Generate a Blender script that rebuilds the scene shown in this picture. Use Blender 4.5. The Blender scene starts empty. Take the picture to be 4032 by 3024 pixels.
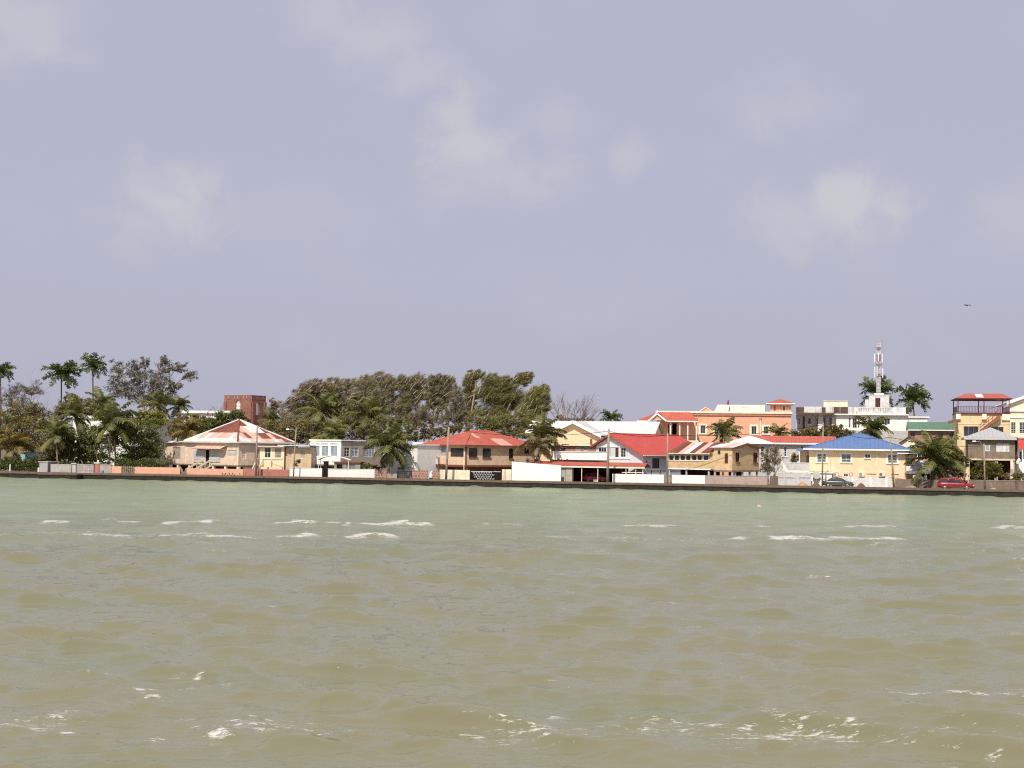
# Waterfront town seen across a choppy bay.  Metres; x right, y away from the camera, z up, water at z = 0.
import bpy, math, random
import numpy as np
from mathutils import Vector, Matrix

# ------------------------------------------------------------------ camera, sky, sun, exposure
scene = bpy.context.scene
FPX, PW, PH = 5800.0, 4032.0, 3024.0          # focal length and frame in photograph pixels
EYE = Vector((0.0, 0.0, 5.6))
PITCH = math.atan(260.0 / FPX)
ROLL = 0.0135
CAM_R = Matrix.Rotation(math.pi / 2 + PITCH, 3, 'X') @ Matrix.Rotation(ROLL, 3, 'Z')
cam_data = bpy.data.cameras.new('camera')
cam_data.sensor_width = 36.0
cam_data.lens = 36.0 * FPX / PW
cam_data.clip_start = 0.5
cam_data.clip_end = 20000.0
cam = bpy.data.objects.new('camera', cam_data)
scene.collection.objects.link(cam)
cam.location = EYE
cam.rotation_euler = CAM_R.to_euler()
scene.camera = cam

SUN_DIR = Vector((-0.21, -0.63, 0.74)).normalized()      # towards the sun
sun_data = bpy.data.lights.new('sun', 'SUN')
sun_data.energy = 4.1
sun_data.angle = math.radians(0.6)
sun_data.color = (1.0, 0.93, 0.82)
sun = bpy.data.objects.new('sun', sun_data)
scene.collection.objects.link(sun)
sun.rotation_euler = SUN_DIR.to_track_quat('Z', 'Y').to_euler()

world = bpy.data.worlds.new('World')
scene.world = world
world.use_nodes = True
wn, wl = world.node_tree.nodes, world.node_tree.links
wn.clear()
w_out = wn.new('ShaderNodeOutputWorld')
w_bg = wn.new('ShaderNodeBackground')
w_bg.inputs['Strength'].default_value = 0.1
w_sky = wn.new('ShaderNodeTexSky')
w_sky.sky_type = 'NISHITA'
w_sky.sun_disc = False
w_sky.sun_elevation = math.asin(SUN_DIR.z)
w_sky.sun_rotation = math.atan2(SUN_DIR.x, SUN_DIR.y)
w_sky.dust_density = 4.0
w_sky.ozone_density = 3.0
w_tc = wn.new('ShaderNodeTexCoord')


def wnode(kind, **kw):
    n = wn.new(kind)
    for k, v in kw.items():
        setattr(n, k, v)
    return n


# milky marine haze over the whole dome: the Nishita blue shows through it a little
w_haze = wnode('ShaderNodeMix', data_type='RGBA')
w_haze.inputs['Factor'].default_value = 0.86
wl.new(w_sky.outputs['Color'], w_haze.inputs['A'])
w_haze.inputs['B'].default_value = (4.55, 4.54, 5.66, 1)
# soft cumulus: large warped noise, everywhere on the dome
w_map = wnode('ShaderNodeMapping')
w_map.inputs['Scale'].default_value = (5.0, 5.0, 7.5)
w_map.inputs['Location'].default_value = (1.3, 0.0, 0.55)
wl.new(w_tc.outputs['Generated'], w_map.inputs['Vector'])
w_n1 = wnode('ShaderNodeTexNoise')
w_n1.inputs['Scale'].default_value = 1.7
w_n1.inputs['Detail'].default_value = 6.0
w_n1.inputs['Roughness'].default_value = 0.52
w_n1.inputs['Distortion'].default_value = 0.35
wl.new(w_map.outputs['Vector'], w_n1.inputs['Vector'])
w_r1 = wnode('ShaderNodeMapRange', interpolation_type='SMOOTHSTEP')
w_r1.inputs['From Min'].default_value = 0.50
w_r1.inputs['From Max'].default_value = 0.78
w_r1.inputs['To Max'].default_value = 0.55
wl.new(w_n1.outputs['Fac'], w_r1.inputs['Value'])
w_fac = w_r1.outputs['Result']


def sky_dir(px, py):
    d = CAM_R @ Vector(((px - PW / 2) / FPX, -(py - PH / 2) / FPX, -1.0))
    return d.normalized()


w_sep = wnode('ShaderNodeSeparateXYZ')
wl.new(w_tc.outputs['Generated'], w_sep.inputs[0])


def wmath(op, a, b=None):
    n = wnode('ShaderNodeMath', operation=op)
    for i, s in enumerate((a, b)):
        if s is None:
            continue
        if isinstance(s, (int, float)):
            n.inputs[i].default_value = s
        else:
            wl.new(s, n.inputs[i])
    return n.outputs[0]


# single clouds of the afternoon: soft patches in the sky's own directions, broken up by the same noise
w_n2 = wnode('ShaderNodeTexNoise')
w_n2.inputs['Scale'].default_value = 30.0
w_n2.inputs['Detail'].default_value = 5.0
w_n2.inputs['Roughness'].default_value = 0.55
w_n2.inputs['Distortion'].default_value = 0.5
wl.new(w_tc.outputs['Generated'], w_n2.inputs['Vector'])
w_brk = wmath('MULTIPLY', wmath('SUBTRACT', w_n2.outputs['Fac'], 0.5), 3.1)
cl_total = None
for (cx, cy, rx, ry, amt) in ((690, 790, 250, 170, 0.75), (560, 880, 190, 120, 0.5), (3330, 790, 270, 150, 0.95), (3140, 850, 190, 170, 0.55), (3420, 880, 160, 110, .4),
                              (1290, 40, 190, 150, .5), (1480, 150, 240, 150, 0.55), (1640, 300, 190, 130, .5), (1790, 440, 170, 150, .75), (1850, 580, 210, 150, 0.75), (1960, 690, 280, 170, 0.5),
                              (2480, 620, 110, 90, 0.5), (60, 90, 240, 170, 0.55), (3080, 420, 230, 130, 0.35), (3980, 850, 200, 150, 0.4), (2180, 470, 200, 100, 0.3), (1150, 850, 300, 120, .2)):
    c = sky_dir(cx, cy)
    sx, sz = 0.76 * rx / FPX, 0.76 * ry / FPX
    dx = wmath('DIVIDE', wmath('SUBTRACT', w_sep.outputs[0], c.x), sx)
    dz = wmath('DIVIDE', wmath('SUBTRACT', w_sep.outputs[2], c.z), sz)
    fwd = wmath('GREATER_THAN', w_sep.outputs[1], 0.0)
    r2 = wmath('ADD', wmath('MULTIPLY', dx, dx), wmath('MULTIPLY', dz, dz))
    r2 = wmath('SUBTRACT', wmath('SQRT', r2), w_brk)
    m = wnode('ShaderNodeMapRange', interpolation_type='SMOOTHSTEP')
    m.inputs['From Min'].default_value = 1.75
    m.inputs['From Max'].default_value = 0.1
    m.inputs['To Max'].default_value = amt * 0.85
    wl.new(r2, m.inputs['Value'])
    v = wmath('MULTIPLY', m.outputs['Result'], fwd)
    cl_total = v if cl_total is None else wmath('MAXIMUM', cl_total, v)
w_fac = wmath('MAXIMUM', wmath('MULTIPLY', w_fac, 0.22), cl_total)
w_cl = wnode('ShaderNodeMix', data_type='RGBA')
wl.new(w_fac, w_cl.inputs['Factor'])
wl.new(w_haze.outputs['Result'], w_cl.inputs['A'])
w_cl.inputs['B'].default_value = (5.55, 5.55, 5.75, 1)
wl.new(w_cl.outputs['Result'], w_bg.inputs['Color'])
wl.new(w_bg.outputs[0], w_out.inputs['Surface'])

vs = scene.view_settings
vs.view_transform = 'Standard'
vs.look = 'None'
vs.gamma = 1.0
vs.exposure = 0.15
vs.use_curve_mapping = False
scene.render.engine = 'CYCLES'
scene.cycles.use_denoising = False
scene.cycles.filter_width = 1.15
scene.cycles.use_adaptive_sampling = False
scene.cycles.sample_clamp_indirect = 3.0
scene.cycles.sample_clamp_direct = 2.5
scene.cycles.max_bounces = 6

# ------------------------------------------------------------------ from photograph to place
COL = scene.collection
G = 0.75                                       # level of the quay behind the sea wall


def zoomed(x0, y0, s):
    return lambda x, y: (x0 + s * x, y0 + s * y)


S0 = zoomed(0, 0, 1.0)
Z1 = zoomed(0, 1350, 0.36166)
Z2 = zoomed(600, 1400, 0.31646)
Z3 = zoomed(1050, 1400, 0.36166)
Z4 = zoomed(1600, 1400, 0.36166)
Z5 = zoomed(2000, 1500, 0.30154)
Z6 = zoomed(2500, 1500, 0.30154)
Z7 = zoomed(3000, 1300, 0.36166)
Z8 = zoomed(3365, 1480, 0.30154)


def ray(P):
    return CAM_R @ Vector(((P[0] - PW / 2) / FPX, -(P[1] - PH / 2) / FPX, -1.0))


def on_level(P, z=0.0):
    d = ray(P)
    return EYE + d * ((z - EYE.z) / d.z)


WALL_A = on_level((0, 1879))
WALL_B = on_level((4032, 1957))
U = (WALL_B - WALL_A); U.z = 0; U.normalize()   # along the sea wall, to the right
V = Vector((-U.y, U.x, 0))                      # inland
WYAW = math.degrees(math.atan2(U.y, U.x))


def on_plane(P, v):
    """where the sight line through P meets the upright plane v metres inland of the sea wall's face"""
    d = ray(P)
    return EYE + d * ((v - (EYE - WALL_A).dot(V)) / d.dot(V))


# ------------------------------------------------------------------ materials
MATS = {}


def mat(name, col, rough=0.85, var=0.10, scale=1.5, streak=0.0, scol=(0.10, 0.07, 0.05), bump=0.0, seam=None, pitch=0.6,
        lap=0.0, brick=None, patch=0.0, pcol=None, pscale=0.7, pthr=0.55, spec=0.3, metal=0.0, rnd=0.06, sscale=2.2):
    if name in MATS:
        return MATS[name]
    m = bpy.data.materials.new(name)
    m.use_nodes = True
    nt = m.node_tree
    N, L = nt.nodes, nt.links
    b = N['Principled BSDF']
    b.inputs['Roughness'].default_value = rough
    b.inputs['Specular IOR Level'].default_value = spec
    b.inputs['Metallic'].default_value = metal
    geo = N.new('ShaderNodeNewGeometry')
    pos = geo.outputs['Position']

    def mix(fac, a, bb, blend='MIX'):
        x = N.new('ShaderNodeMix'); x.data_type = 'RGBA'; x.blend_type = blend
        for sock, val in (('Factor', fac), ('A', a), ('B', bb)):
            if isinstance(val, (int, float)):
                x.inputs[sock].default_value = val
            elif isinstance(val, tuple):
                x.inputs[sock].default_value = (*val[:3], 1)
            else:
                L.new(val, x.inputs[sock])
        return x.outputs['Result']

    def noise(sc, detail=4.0, rough_=0.6, stretch=None):
        n = N.new('ShaderNodeTexNoise')
        n.inputs['Scale'].default_value = sc
        n.inputs['Detail'].default_value = detail
        n.inputs['Roughness'].default_value = rough_
        if stretch:
            mp = N.new('ShaderNodeMapping'); mp.inputs['Scale'].default_value = stretch
            L.new(pos, mp.inputs['Vector']); L.new(mp.outputs[0], n.inputs['Vector'])
        else:
            L.new(pos, n.inputs['Vector'])
        return n.outputs['Fac']

    def ramp(v, lo, hi):
        r = N.new('ShaderNodeMapRange'); r.interpolation_type = 'SMOOTHSTEP'
        r.inputs['From Min'].default_value = lo; r.inputs['From Max'].default_value = hi
        L.new(v, r.inputs['Value'])
        return r.outputs['Result']

    lo = tuple(c * (1 - var) for c in col)
    hi = tuple(min(1, c * (1 + var)) for c in col)
    c = mix(ramp(noise(scale), 0.3, 0.7), lo, hi)
    if brick:
        bt = N.new('ShaderNodeTexBrick')
        bt.inputs['Scale'].default_value = 1.0
        bt.inputs['Brick Width'].default_value = brick[0]; bt.inputs['Row Height'].default_value = brick[1]
        bt.inputs['Mortar Size'].default_value = brick[2]
        bt.inputs['Color1'].default_value = (*lo, 1); bt.inputs['Color2'].default_value = (*hi, 1)
        bt.inputs['Mortar'].default_value = (*brick[3], 1)
        tc = N.new('ShaderNodeTexCoord')
        sp = N.new('ShaderNodeSeparateXYZ'); L.new(tc.outputs['Object'], sp.inputs[0])
        ad = N.new('ShaderNodeMath'); L.new(sp.outputs[0], ad.inputs[0]); L.new(sp.outputs[1], ad.inputs[1])
        cb = N.new('ShaderNodeCombineXYZ'); L.new(ad.outputs[0], cb.inputs[0]); L.new(sp.outputs[2], cb.inputs[1])
        L.new(cb.outputs[0], bt.inputs['Vector'])
        c = mix(ramp(noise(scale), 0.25, 0.75), bt.outputs['Color'], mix(0.35, bt.outputs['Color'], hi))
    if patch:
        c = mix(ramp(noise(pscale, 5, 0.65), pthr, pthr + 0.12), c, mix(patch, c, pcol))
    if streak:
        s = ramp(noise(1.0, 5, 0.7, (sscale, sscale, 0.12)), 0.52, 0.74)
        c = mix(s, c, mix(streak, c, scol))
        s2 = ramp(noise(0.35, 3, 0.6), 0.5, 0.8)
        c = mix(s2, c, mix(streak * 0.4, c, scol))
    if rnd:
        oi = N.new('ShaderNodeObjectInfo')
        mr = N.new('ShaderNodeMapRange')
        mr.inputs['To Min'].default_value = 1 - rnd; mr.inputs['To Max'].default_value = 1 + rnd
        L.new(oi.outputs['Random'], mr.inputs['Value'])
        vm = N.new('ShaderNodeVectorMath'); vm.operation = 'SCALE'
        L.new(c, vm.inputs[0]); L.new(mr.outputs['Result'], vm.inputs['Scale'])
        c = vm.outputs[0]
    height = None
    if seam or lap:
        tc = N.new('ShaderNodeTexCoord')
        sp = N.new('ShaderNodeSeparateXYZ'); L.new(tc.outputs['Object'], sp.inputs[0])
        src = sp.outputs[{'X': 0, 'Y': 1}.get(seam, 2)]
        mu = N.new('ShaderNodeMath'); mu.operation = 'DIVIDE'; L.new(src, mu.inputs[0]); mu.inputs[1].default_value = lap or pitch
        fr = N.new('ShaderNodeMath'); fr.operation = 'FRACT'; L.new(mu.outputs[0], fr.inputs[0])
        height = fr.outputs[0]
        if lap:
            c = mix(ramp(height, 0.80, 0.97), c, mix(0.28, c, (0.06, 0.05, 0.04)))
        else:
            c = mix(ramp(height, 0.86, 0.98), c, mix(0.4, c, (0.08, 0.05, 0.05)))
    if bump or seam or lap:
        bp = N.new('ShaderNodeBump')
        bp.inputs['Strength'].default_value = max(bump, 0.35 if (seam or lap) else 0)
        bp.inputs['Distance'].default_value = 0.03
        L.new(height if height is not None else noise(14.0, 4), bp.inputs['Height'])
        L.new(bp.outputs[0], b.inputs['Normal'])
    L.new(c, b.inputs['Base Color'])
    MATS[name] = m
    return m


def leaf_mat(name, dark, light, dry=None):
    """foliage: colour runs with a per-leaf tint, some light passes through"""
    if name in MATS:
        return MATS[name]
    m = bpy.data.materials.new(name)
    m.use_nodes = True
    nt = m.node_tree; N, L = nt.nodes, nt.links
    N.clear()
    out = N.new('ShaderNodeOutputMaterial')
    at = N.new('ShaderNodeAttribute'); at.attribute_name = 'tint'
    cr = N.new('ShaderNodeValToRGB')
    cr.color_ramp.elements[0].color = (*dark, 1)
    cr.color_ramp.elements[1].color = (*light, 1)
    if dry:
        e = cr.color_ramp.elements.new(0.82); e.color = (*light, 1)
        cr.color_ramp.elements[-1].color = (*dry, 1)
    L.new(at.outputs['Fac'], cr.inputs['Fac'])
    oi = N.new('ShaderNodeObjectInfo')
    mr = N.new('ShaderNodeMapRange'); mr.inputs['To Min'].default_value = 0.85; mr.inputs['To Max'].default_value = 1.2
    L.new(oi.outputs['Random'], mr.inputs['Value'])
    vm = N.new('ShaderNodeVectorMath'); vm.operation = 'SCALE'
    L.new(cr.outputs['Color'], vm.inputs[0]); L.new(mr.outputs['Result'], vm.inputs['Scale'])
    d = N.new('ShaderNodeBsdfDiffuse'); L.new(vm.outputs[0], d.inputs['Color'])
    t = N.new('ShaderNodeBsdfTranslucent'); L.new(vm.outputs[0], t.inputs['Color'])
    g = N.new('ShaderNodeBsdfGlossy'); g.inputs['Roughness'].default_value = 0.5; g.inputs['Color'].default_value = (1, 1, 1, 1)
    a = N.new('ShaderNodeMixShader'); a.inputs[0].default_value = 0.42
    L.new(d.outputs[0], a.inputs[1]); L.new(t.outputs[0], a.inputs[2])
    a2 = N.new('ShaderNodeMixShader'); a2.inputs[0].default_value = 0.025
    L.new(a.outputs[0], a2.inputs[1]); L.new(g.outputs[0], a2.inputs[2])
    L.new(a2.outputs[0], out.inputs['Surface'])
    MATS[name] = m
    return m


# painted masonry and timber
WHITE = mat('white_render', (0.80, 0.78, 0.74), streak=0.18, scol=(0.45, 0.38, 0.32), var=0.05)
WHITE2 = mat('white_trim', (0.80, 0.79, 0.76), var=0.04, rough=0.6)
WHITEDIRTY = mat('weathered_white', (0.68, 0.67, 0.65), streak=0.85, scol=(0.07, 0.06, 0.06), var=0.12, sscale=3.0)
SALMON = mat('salmon_render', (0.68, 0.37, 0.255), streak=0.15, scol=(0.40, 0.2, 0.14), var=0.06)
SALMONDARK = mat('old_salmon_render', (0.42, 0.17, 0.13), streak=0.3, scol=(0.2, 0.09, 0.07), var=0.1)
PINK = mat('pink_render', (0.74, 0.40, 0.255), streak=0.14, scol=(0.5, 0.22, 0.16), var=0.06)
PINKCORN = mat('pink_cornice', (0.47, 0.22, 0.15), streak=0.3, scol=(0.2, 0.1, 0.08))
CREAM = mat('cream_render', (0.80, 0.60, 0.40), streak=0.22, scol=(0.6, 0.38, 0.2), var=0.07, patch=0.25, pcol=(0.82, 0.70, 0.5))
CREAMPALE = mat('pale_cream', (0.80, 0.74, 0.58), streak=0.1, scol=(0.5, 0.4, 0.3))
CREAMSTAIN = mat('stained_cream', (0.80, 0.72, 0.54), streak=0.6, scol=(0.25, 0.12, 0.08), sscale=1.6)
YELLOW = mat('yellow_render', (0.68, 0.54, 0.31), streak=0.25, scol=(0.42, 0.30, 0.14))
TANBOARD = mat('tan_boards', (0.66, 0.47, 0.27), lap=0.2, streak=0.3, scol=(0.32, 0.2, 0.11), var=0.12)
TANWALL = mat('tan_boards_peach', (0.74, 0.54, 0.37), lap=0.28, streak=0.15, scol=(0.4, 0.26, 0.16))
OLDBOARD = mat('bleached_boards', (0.72, 0.56, 0.43), lap=0.2, streak=0.35, scol=(0.30, 0.22, 0.16), var=0.14)
OLDBOARD2 = mat('grey_boards', (0.34, 0.29, 0.24), lap=0.2, streak=0.4, scol=(0.16, 0.12, 0.1), var=0.2)
GREYBOARD = mat('brown_grey_boards', (0.24, 0.19, 0.14), lap=0.22, streak=0.5, scol=(0.12, 0.09, 0.07), var=0.2)
BLUEWHITE = mat('pale_blue_boards', (0.62, 0.68, 0.74), lap=0.2, streak=0.15, scol=(0.4, 0.42, 0.45), var=0.05)
GREYWALL = mat('grey_render', (0.42, 0.40, 0.37), streak=0.4, scol=(0.16, 0.14, 0.12))
MAUVEWALL = mat('stained_mauve_render', (0.40, 0.31, 0.27), streak=0.6, scol=(0.16, 0.12, 0.11), sscale=3.0)
GREYWHITE = mat('grey_white_render', (0.52, 0.51, 0.50), streak=0.3, scol=(0.3, 0.27, 0.25))
ROUGHWALL = mat('mottled_old_wall', (0.20, 0.155, 0.12), streak=0.7, scol=(0.06, 0.05, 0.045), patch=0.6, pcol=(0.36, 0.27, 0.2), pscale=1.6, bump=0.4)
TAN2 = mat('tan_render', (0.60, 0.45, 0.30), streak=0.35, scol=(0.4, 0.26, 0.16))
SHADEWALL = mat('shaded_taupe_render', (0.42, 0.35, 0.29), streak=0.4, scol=(0.2, 0.16, 0.13))  # taupe holds the shade of the sunroom side wall; annex reuses it
BRICK = mat('red_brick', (0.27, 0.108, 0.076), brick=(0.5, 0.17, 0.02, (0.24, 0.15, 0.12)), var=0.3, scale=0.6, streak=0.35, scol=(0.12, 0.05, 0.045))
BROWNBLOCK = mat('brown_blockwork', (0.30, 0.15, 0.11), brick=(0.45, 0.38, 0.035, (0.46, 0.34, 0.28)), var=0.3, streak=0.4, scol=(0.1, 0.05, 0.04))
GREYBLOCK = mat('grey_blockwork', (0.44, 0.39, 0.33), brick=(0.42, 0.21, 0.02, (0.28, 0.24, 0.2)), var=0.15)
BROWN = mat('brown_paint', (0.20, 0.075, 0.045), var=0.15)
MAROON = mat('maroon_paint', (0.13, 0.025, 0.03), var=0.1, rough=0.5)
WOOD = mat('weathered_timber', (0.22, 0.17, 0.12), var=0.25, streak=0.3)
POLEWOOD = mat('pole_timber', (0.29, 0.235, 0.175), var=0.2, streak=0.3)
DARK = mat('dark_paint', (0.016, 0.013, 0.013), var=0.2, rough=0.8, spec=0.1)
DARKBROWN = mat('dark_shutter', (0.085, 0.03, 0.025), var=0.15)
CONCRETE = mat('cap_concrete', (0.15, 0.105, 0.075), streak=0.4, scol=(0.12, 0.085, 0.06), var=0.15, bump=0.3)
SEADARK = mat('wet_wall', (0.022, 0.019, 0.016), streak=0.5, scol=(0.045, 0.05, 0.02), var=0.4, rough=0.5, bump=0.5)
# roofs
RED = mat('red_roof', (0.43, 0.098, 0.062), rough=0.55, var=0.10, seam='X', streak=0.35, scol=(0.55, 0.22, 0.17), patch=0.45, pcol=(0.50, 0.20, 0.15), pscale=0.45)
REDY = mat('red_roof_side', (0.43, 0.098, 0.062), rough=0.55, var=0.10, seam='Y', streak=0.35, scol=(0.55, 0.22, 0.17), patch=0.45, pcol=(0.50, 0.20, 0.15), pscale=0.45)
REDFADE = mat('faded_red_sheet', (0.66, 0.32, 0.26), rough=0.6, var=0.12, streak=0.4, scol=(0.6, 0.12, 0.09))
BRIGHTRED = mat('bright_red_roof', (0.47, 0.065, 0.046), rough=0.5, var=0.10, seam='Y', streak=0.3, scol=(0.52, 0.16, 0.12), patch=0.4, pcol=(0.50, 0.15, 0.11), pscale=0.4)
BLUE = mat('blue_roof', (0.108, 0.185, 0.365), rough=0.5, var=0.08, seam='X', patch=0.3, pcol=(0.14, 0.21, 0.36), pscale=0.4)
BLUEY = mat('blue_roof_side', (0.115, 0.19, 0.35), rough=0.5, var=0.08, seam='Y')
GREEN = mat('green_roof', (0.105, 0.20, 0.13), rough=0.5, var=0.1, seam='X')
RUST = mat('rust_sheet', (0.19, 0.062, 0.042), rough=0.8, var=0.3, scale=2.5, streak=0.15, scol=(0.36, 0.18, 0.13), rnd=0.25, seam='X', pitch=0.27)
RUSTPALE = mat('pale_rust_sheet', (0.66, 0.42, 0.33), rough=0.6, var=0.12, streak=0.4, scol=(0.4, 0.16, 0.1), rnd=0.12, seam='X', pitch=0.27)
ZINC = mat('zinc_sheet', (0.72, 0.68, 0.64), rough=0.5, var=0.06, streak=0.3, scol=(0.55, 0.36, 0.28), rnd=0.08, seam='X', pitch=0.27)
GALV = mat('galvanised_roof', (0.62, 0.61, 0.59), rough=0.5, var=0.06, streak=0.2, scol=(0.4, 0.36, 0.33), seam='X')
GREYROOF = mat('grey_roof', (0.40, 0.40, 0.40), rough=0.6, var=0.06, seam='X')
MINT = mat('mint_roof', (0.36, 0.62, 0.42), rough=0.6)
BROWNROOF = mat('brown_roof', (0.20, 0.10, 0.075), rough=0.7, var=0.2, seam='X')
# glass and metal
GLASS = mat('window_glass', (0.028, 0.032, 0.045), rough=0.08, var=0.3, spec=0.5, rnd=0.3)
GLASSPALE = mat('curtained_glass', (0.30, 0.34, 0.40), rough=0.12, var=0.2, spec=0.5, rnd=0.2)
LOUVRE = mat('grey_louvre', (0.20, 0.20, 0.21), rough=0.5, var=0.2)
STEEL = mat('grey_steel', (0.35, 0.35, 0.36), rough=0.4, metal=0.3)
MESHGREY = mat('grey_mesh_panel', (0.40, 0.34, 0.30), var=0.15)
ASPHALT = mat('asphalt', (0.085, 0.08, 0.075), var=0.2, bump=0.3)
GROUND = mat('dry_ground', (0.15, 0.125, 0.085), var=0.3, bump=0.3)
SAND = mat('orange_sand', (0.46, 0.25, 0.13), var=0.2, bump=0.4)
ROCK = mat('grey_rubble', (0.30, 0.25, 0.21), var=0.3, bump=0.5)
BARK = mat('grey_bark', (0.30, 0.25, 0.20), var=0.25)
PALEBARK = mat('pale_bark', (0.38, 0.31, 0.22), var=0.25)
BARKDARK = mat('dark_bark', (0.13, 0.09, 0.075), var=0.25)
PALMBARK = mat('palm_bark', (0.26, 0.21, 0.15), var=0.2, lap=0.14)
DEADFROND = mat('dead_frond', (0.20, 0.115, 0.06), var=0.3)
RIB = mat('frond_rib', (0.34, 0.27, 0.13), var=0.2)

LEAF_DEEP = leaf_mat('leaf_deep', (0.055, 0.083, 0.019), (0.259, 0.283, 0.069))
LEAF_OLIVE = leaf_mat('leaf_olive', (0.072, 0.074, 0.021), (0.315, 0.248, 0.084), (0.398, 0.261, 0.105))
LEAF_LIME = leaf_mat('leaf_lime', (0.105, 0.117, 0.018), (0.300, 0.285, 0.053))
LEAF_BROWN = leaf_mat('leaf_brown', (0.100, 0.088, 0.040), (0.340, 0.255, 0.130), (0.420, 0.275, 0.160))
LEAF_CASU = leaf_mat('leaf_feathery', (0.085, 0.090, 0.040), (0.360, 0.310, 0.165), (0.450, 0.360, 0.240))
LEAF_CASUG = leaf_mat('leaf_feathery_green', (0.075, 0.091, 0.025), (0.315, 0.289, 0.097), (0.453, 0.352, 0.177))
LEAF_GREY = leaf_mat('leaf_sparse', (0.060, 0.058, 0.038), (0.215, 0.195, 0.130))
LEAF_PALM = leaf_mat('frond_green', (0.062, 0.085, 0.022), (0.236, 0.236, 0.068), (0.495, 0.360, 0.112))
LEAF_PALMGOLD = leaf_mat('frond_gold', (0.077, 0.070, 0.014), (0.280, 0.203, 0.042), (0.476, 0.294, 0.084))
LEAF_ROYAL = leaf_mat('frond_royal', (0.051, 0.078, 0.023), (0.196, 0.241, 0.069))
LEAF_PINK = leaf_mat('blossom_pink', (0.420, 0.130, 0.140), (0.680, 0.320, 0.300))

# ------------------------------------------------------------------ building helpers
class MB:
    """collects faces for one mesh object"""
    def __init__(s):
        s.v, s.f = [], []

    def add(s, verts, faces):
        n = len(s.v)
        s.v.extend(tuple(p) for p in verts)
        s.f.extend(tuple(i + n for i in f) for f in faces)
        return s

    def box(s, x0, x1, y0, y1, z0, z1):
        if x0 > x1: x0, x1 = x1, x0
        if y0 > y1: y0, y1 = y1, y0
        if z0 > z1: z0, z1 = z1, z0
        return s.add([(x0, y0, z0), (x1, y0, z0), (x1, y1, z0), (x0, y1, z0), (x0, y0, z1), (x1, y0, z1), (x1, y1, z1), (x0, y1, z1)],
                     [(0, 3, 2, 1), (4, 5, 6, 7), (0, 1, 5, 4), (1, 2, 6, 5), (2, 3, 7, 6), (3, 0, 4, 7)])

    def slab(s, pts, th, up=True):
        """polygon thickened below itself"""
        P = [Vector(p) for p in pts]
        n = Vector((0, 0, 0))
        for i in range(len(P)):
            a, b = P[i], P[(i + 1) % len(P)]
            n += Vector(((a.y - b.y) * (a.z + b.z), (a.z - b.z) * (a.x + b.x), (a.x - b.x) * (a.y + b.y)))
        n.normalize()
        if up and n.z < 0:
            n = -n; P.reverse()
        k = len(P)
        Q = [p - n * th for p in P]
        faces = [tuple(range(k)), tuple(range(2 * k - 1, k - 1, -1))]
        faces += [(i, k + i, k + (i + 1) % k, (i + 1) % k) for i in range(k)]
        return s.add(P + Q, faces)

    def prism(s, pts, vec):
        P = [Vector(p) for p in pts]
        Q = [p + Vector(vec) for p in P]
        k = len(P)
        return s.add(P + Q, [tuple(range(k)), tuple(range(2 * k - 1, k - 1, -1))] + [(i, k + i, k + (i + 1) % k, (i + 1) % k) for i in range(k)])

    def tube(s, pts, radii, n=6, cap=True):
        P = [Vector(p) for p in pts]
        if isinstance(radii, (int, float)):
            radii = [radii] * len(P)
        base = len(s.v)
        ref = Vector((0.31, 0.87, 0.39))
        for i, p in enumerate(P):
            t = (P[min(i + 1, len(P) - 1)] - P[max(i - 1, 0)])
            if t.length < 1e-9: t = Vector((0, 0, 1))
            t.normalize()
            a = t.cross(ref)
            if a.length < 0.05: a = t.cross(Vector((1, 0, 0)))
            a.normalize(); b = t.cross(a)
            for k in range(n):
                w = 2 * math.pi * k / n
                s.v.append(tuple(p + (a * math.cos(w) + b * math.sin(w)) * radii[i]))
        for i in range(len(P) - 1):
            for k in range(n):
                q = base + i * n
                s.f.append((q + k, q + (k + 1) % n, q + n + (k + 1) % n, q + n + k))
        if cap:
            s.f.append(tuple(base + k for k in range(n - 1, -1, -1)))
            e = base + (len(P) - 1) * n
            s.f.append(tuple(e + k for k in range(n)))
        return s

    def lathe(s, c, prof, n=12):
        base = len(s.v)
        for r, z in prof:
            for k in range(n):
                w = 2 * math.pi * k / n
                s.v.append((c[0] + r * math.cos(w), c[1] + r * math.sin(w), c[2] + z))
        for i in range(len(prof) - 1):
            for k in range(n):
                q = base + i * n
                s.f.append((q + k, q + (k + 1) % n, q + n + (k + 1) % n, q + n + k))
        s.f.append(tuple(base + k for k in range(n - 1, -1, -1)))
        e = base + (len(prof) - 1) * n
        s.f.append(tuple(e + k for k in range(n)))
        return s

    def mesh(s, name, m=None, smooth=False):
        me = bpy.data.meshes.new(name)
        me.from_pydata(s.v, [], s.f)
        if m: me.materials.append(m)
        if smooth:
            me.polygons.foreach_set('use_smooth', [True] * len(me.polygons))
        me.update()
        return me

    def build(s, name, m, parent=None, smooth=False):
        return link(name, s.mesh(name, m, smooth), parent)


def link(name, me, parent=None):
    o = bpy.data.objects.new(name, me)
    COL.objects.link(o)
    if parent is not None:
        o.parent = parent
    return o


def tag(o, label, cat=None, group=None, kind=None):
    if label: o['label'] = label
    if cat: o['category'] = cat
    if group: o['group'] = group
    if kind: o['kind'] = kind
    return o


def thing(name, label, cat, loc=(0, 0, 0), yaw=0.0, group=None):
    o = bpy.data.objects.new(name, None)
    o.empty_display_size = 0.5
    COL.objects.link(o)
    o.location = loc
    o.rotation_euler = (0, 0, yaw)
    return tag(o, label, cat, group)


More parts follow.
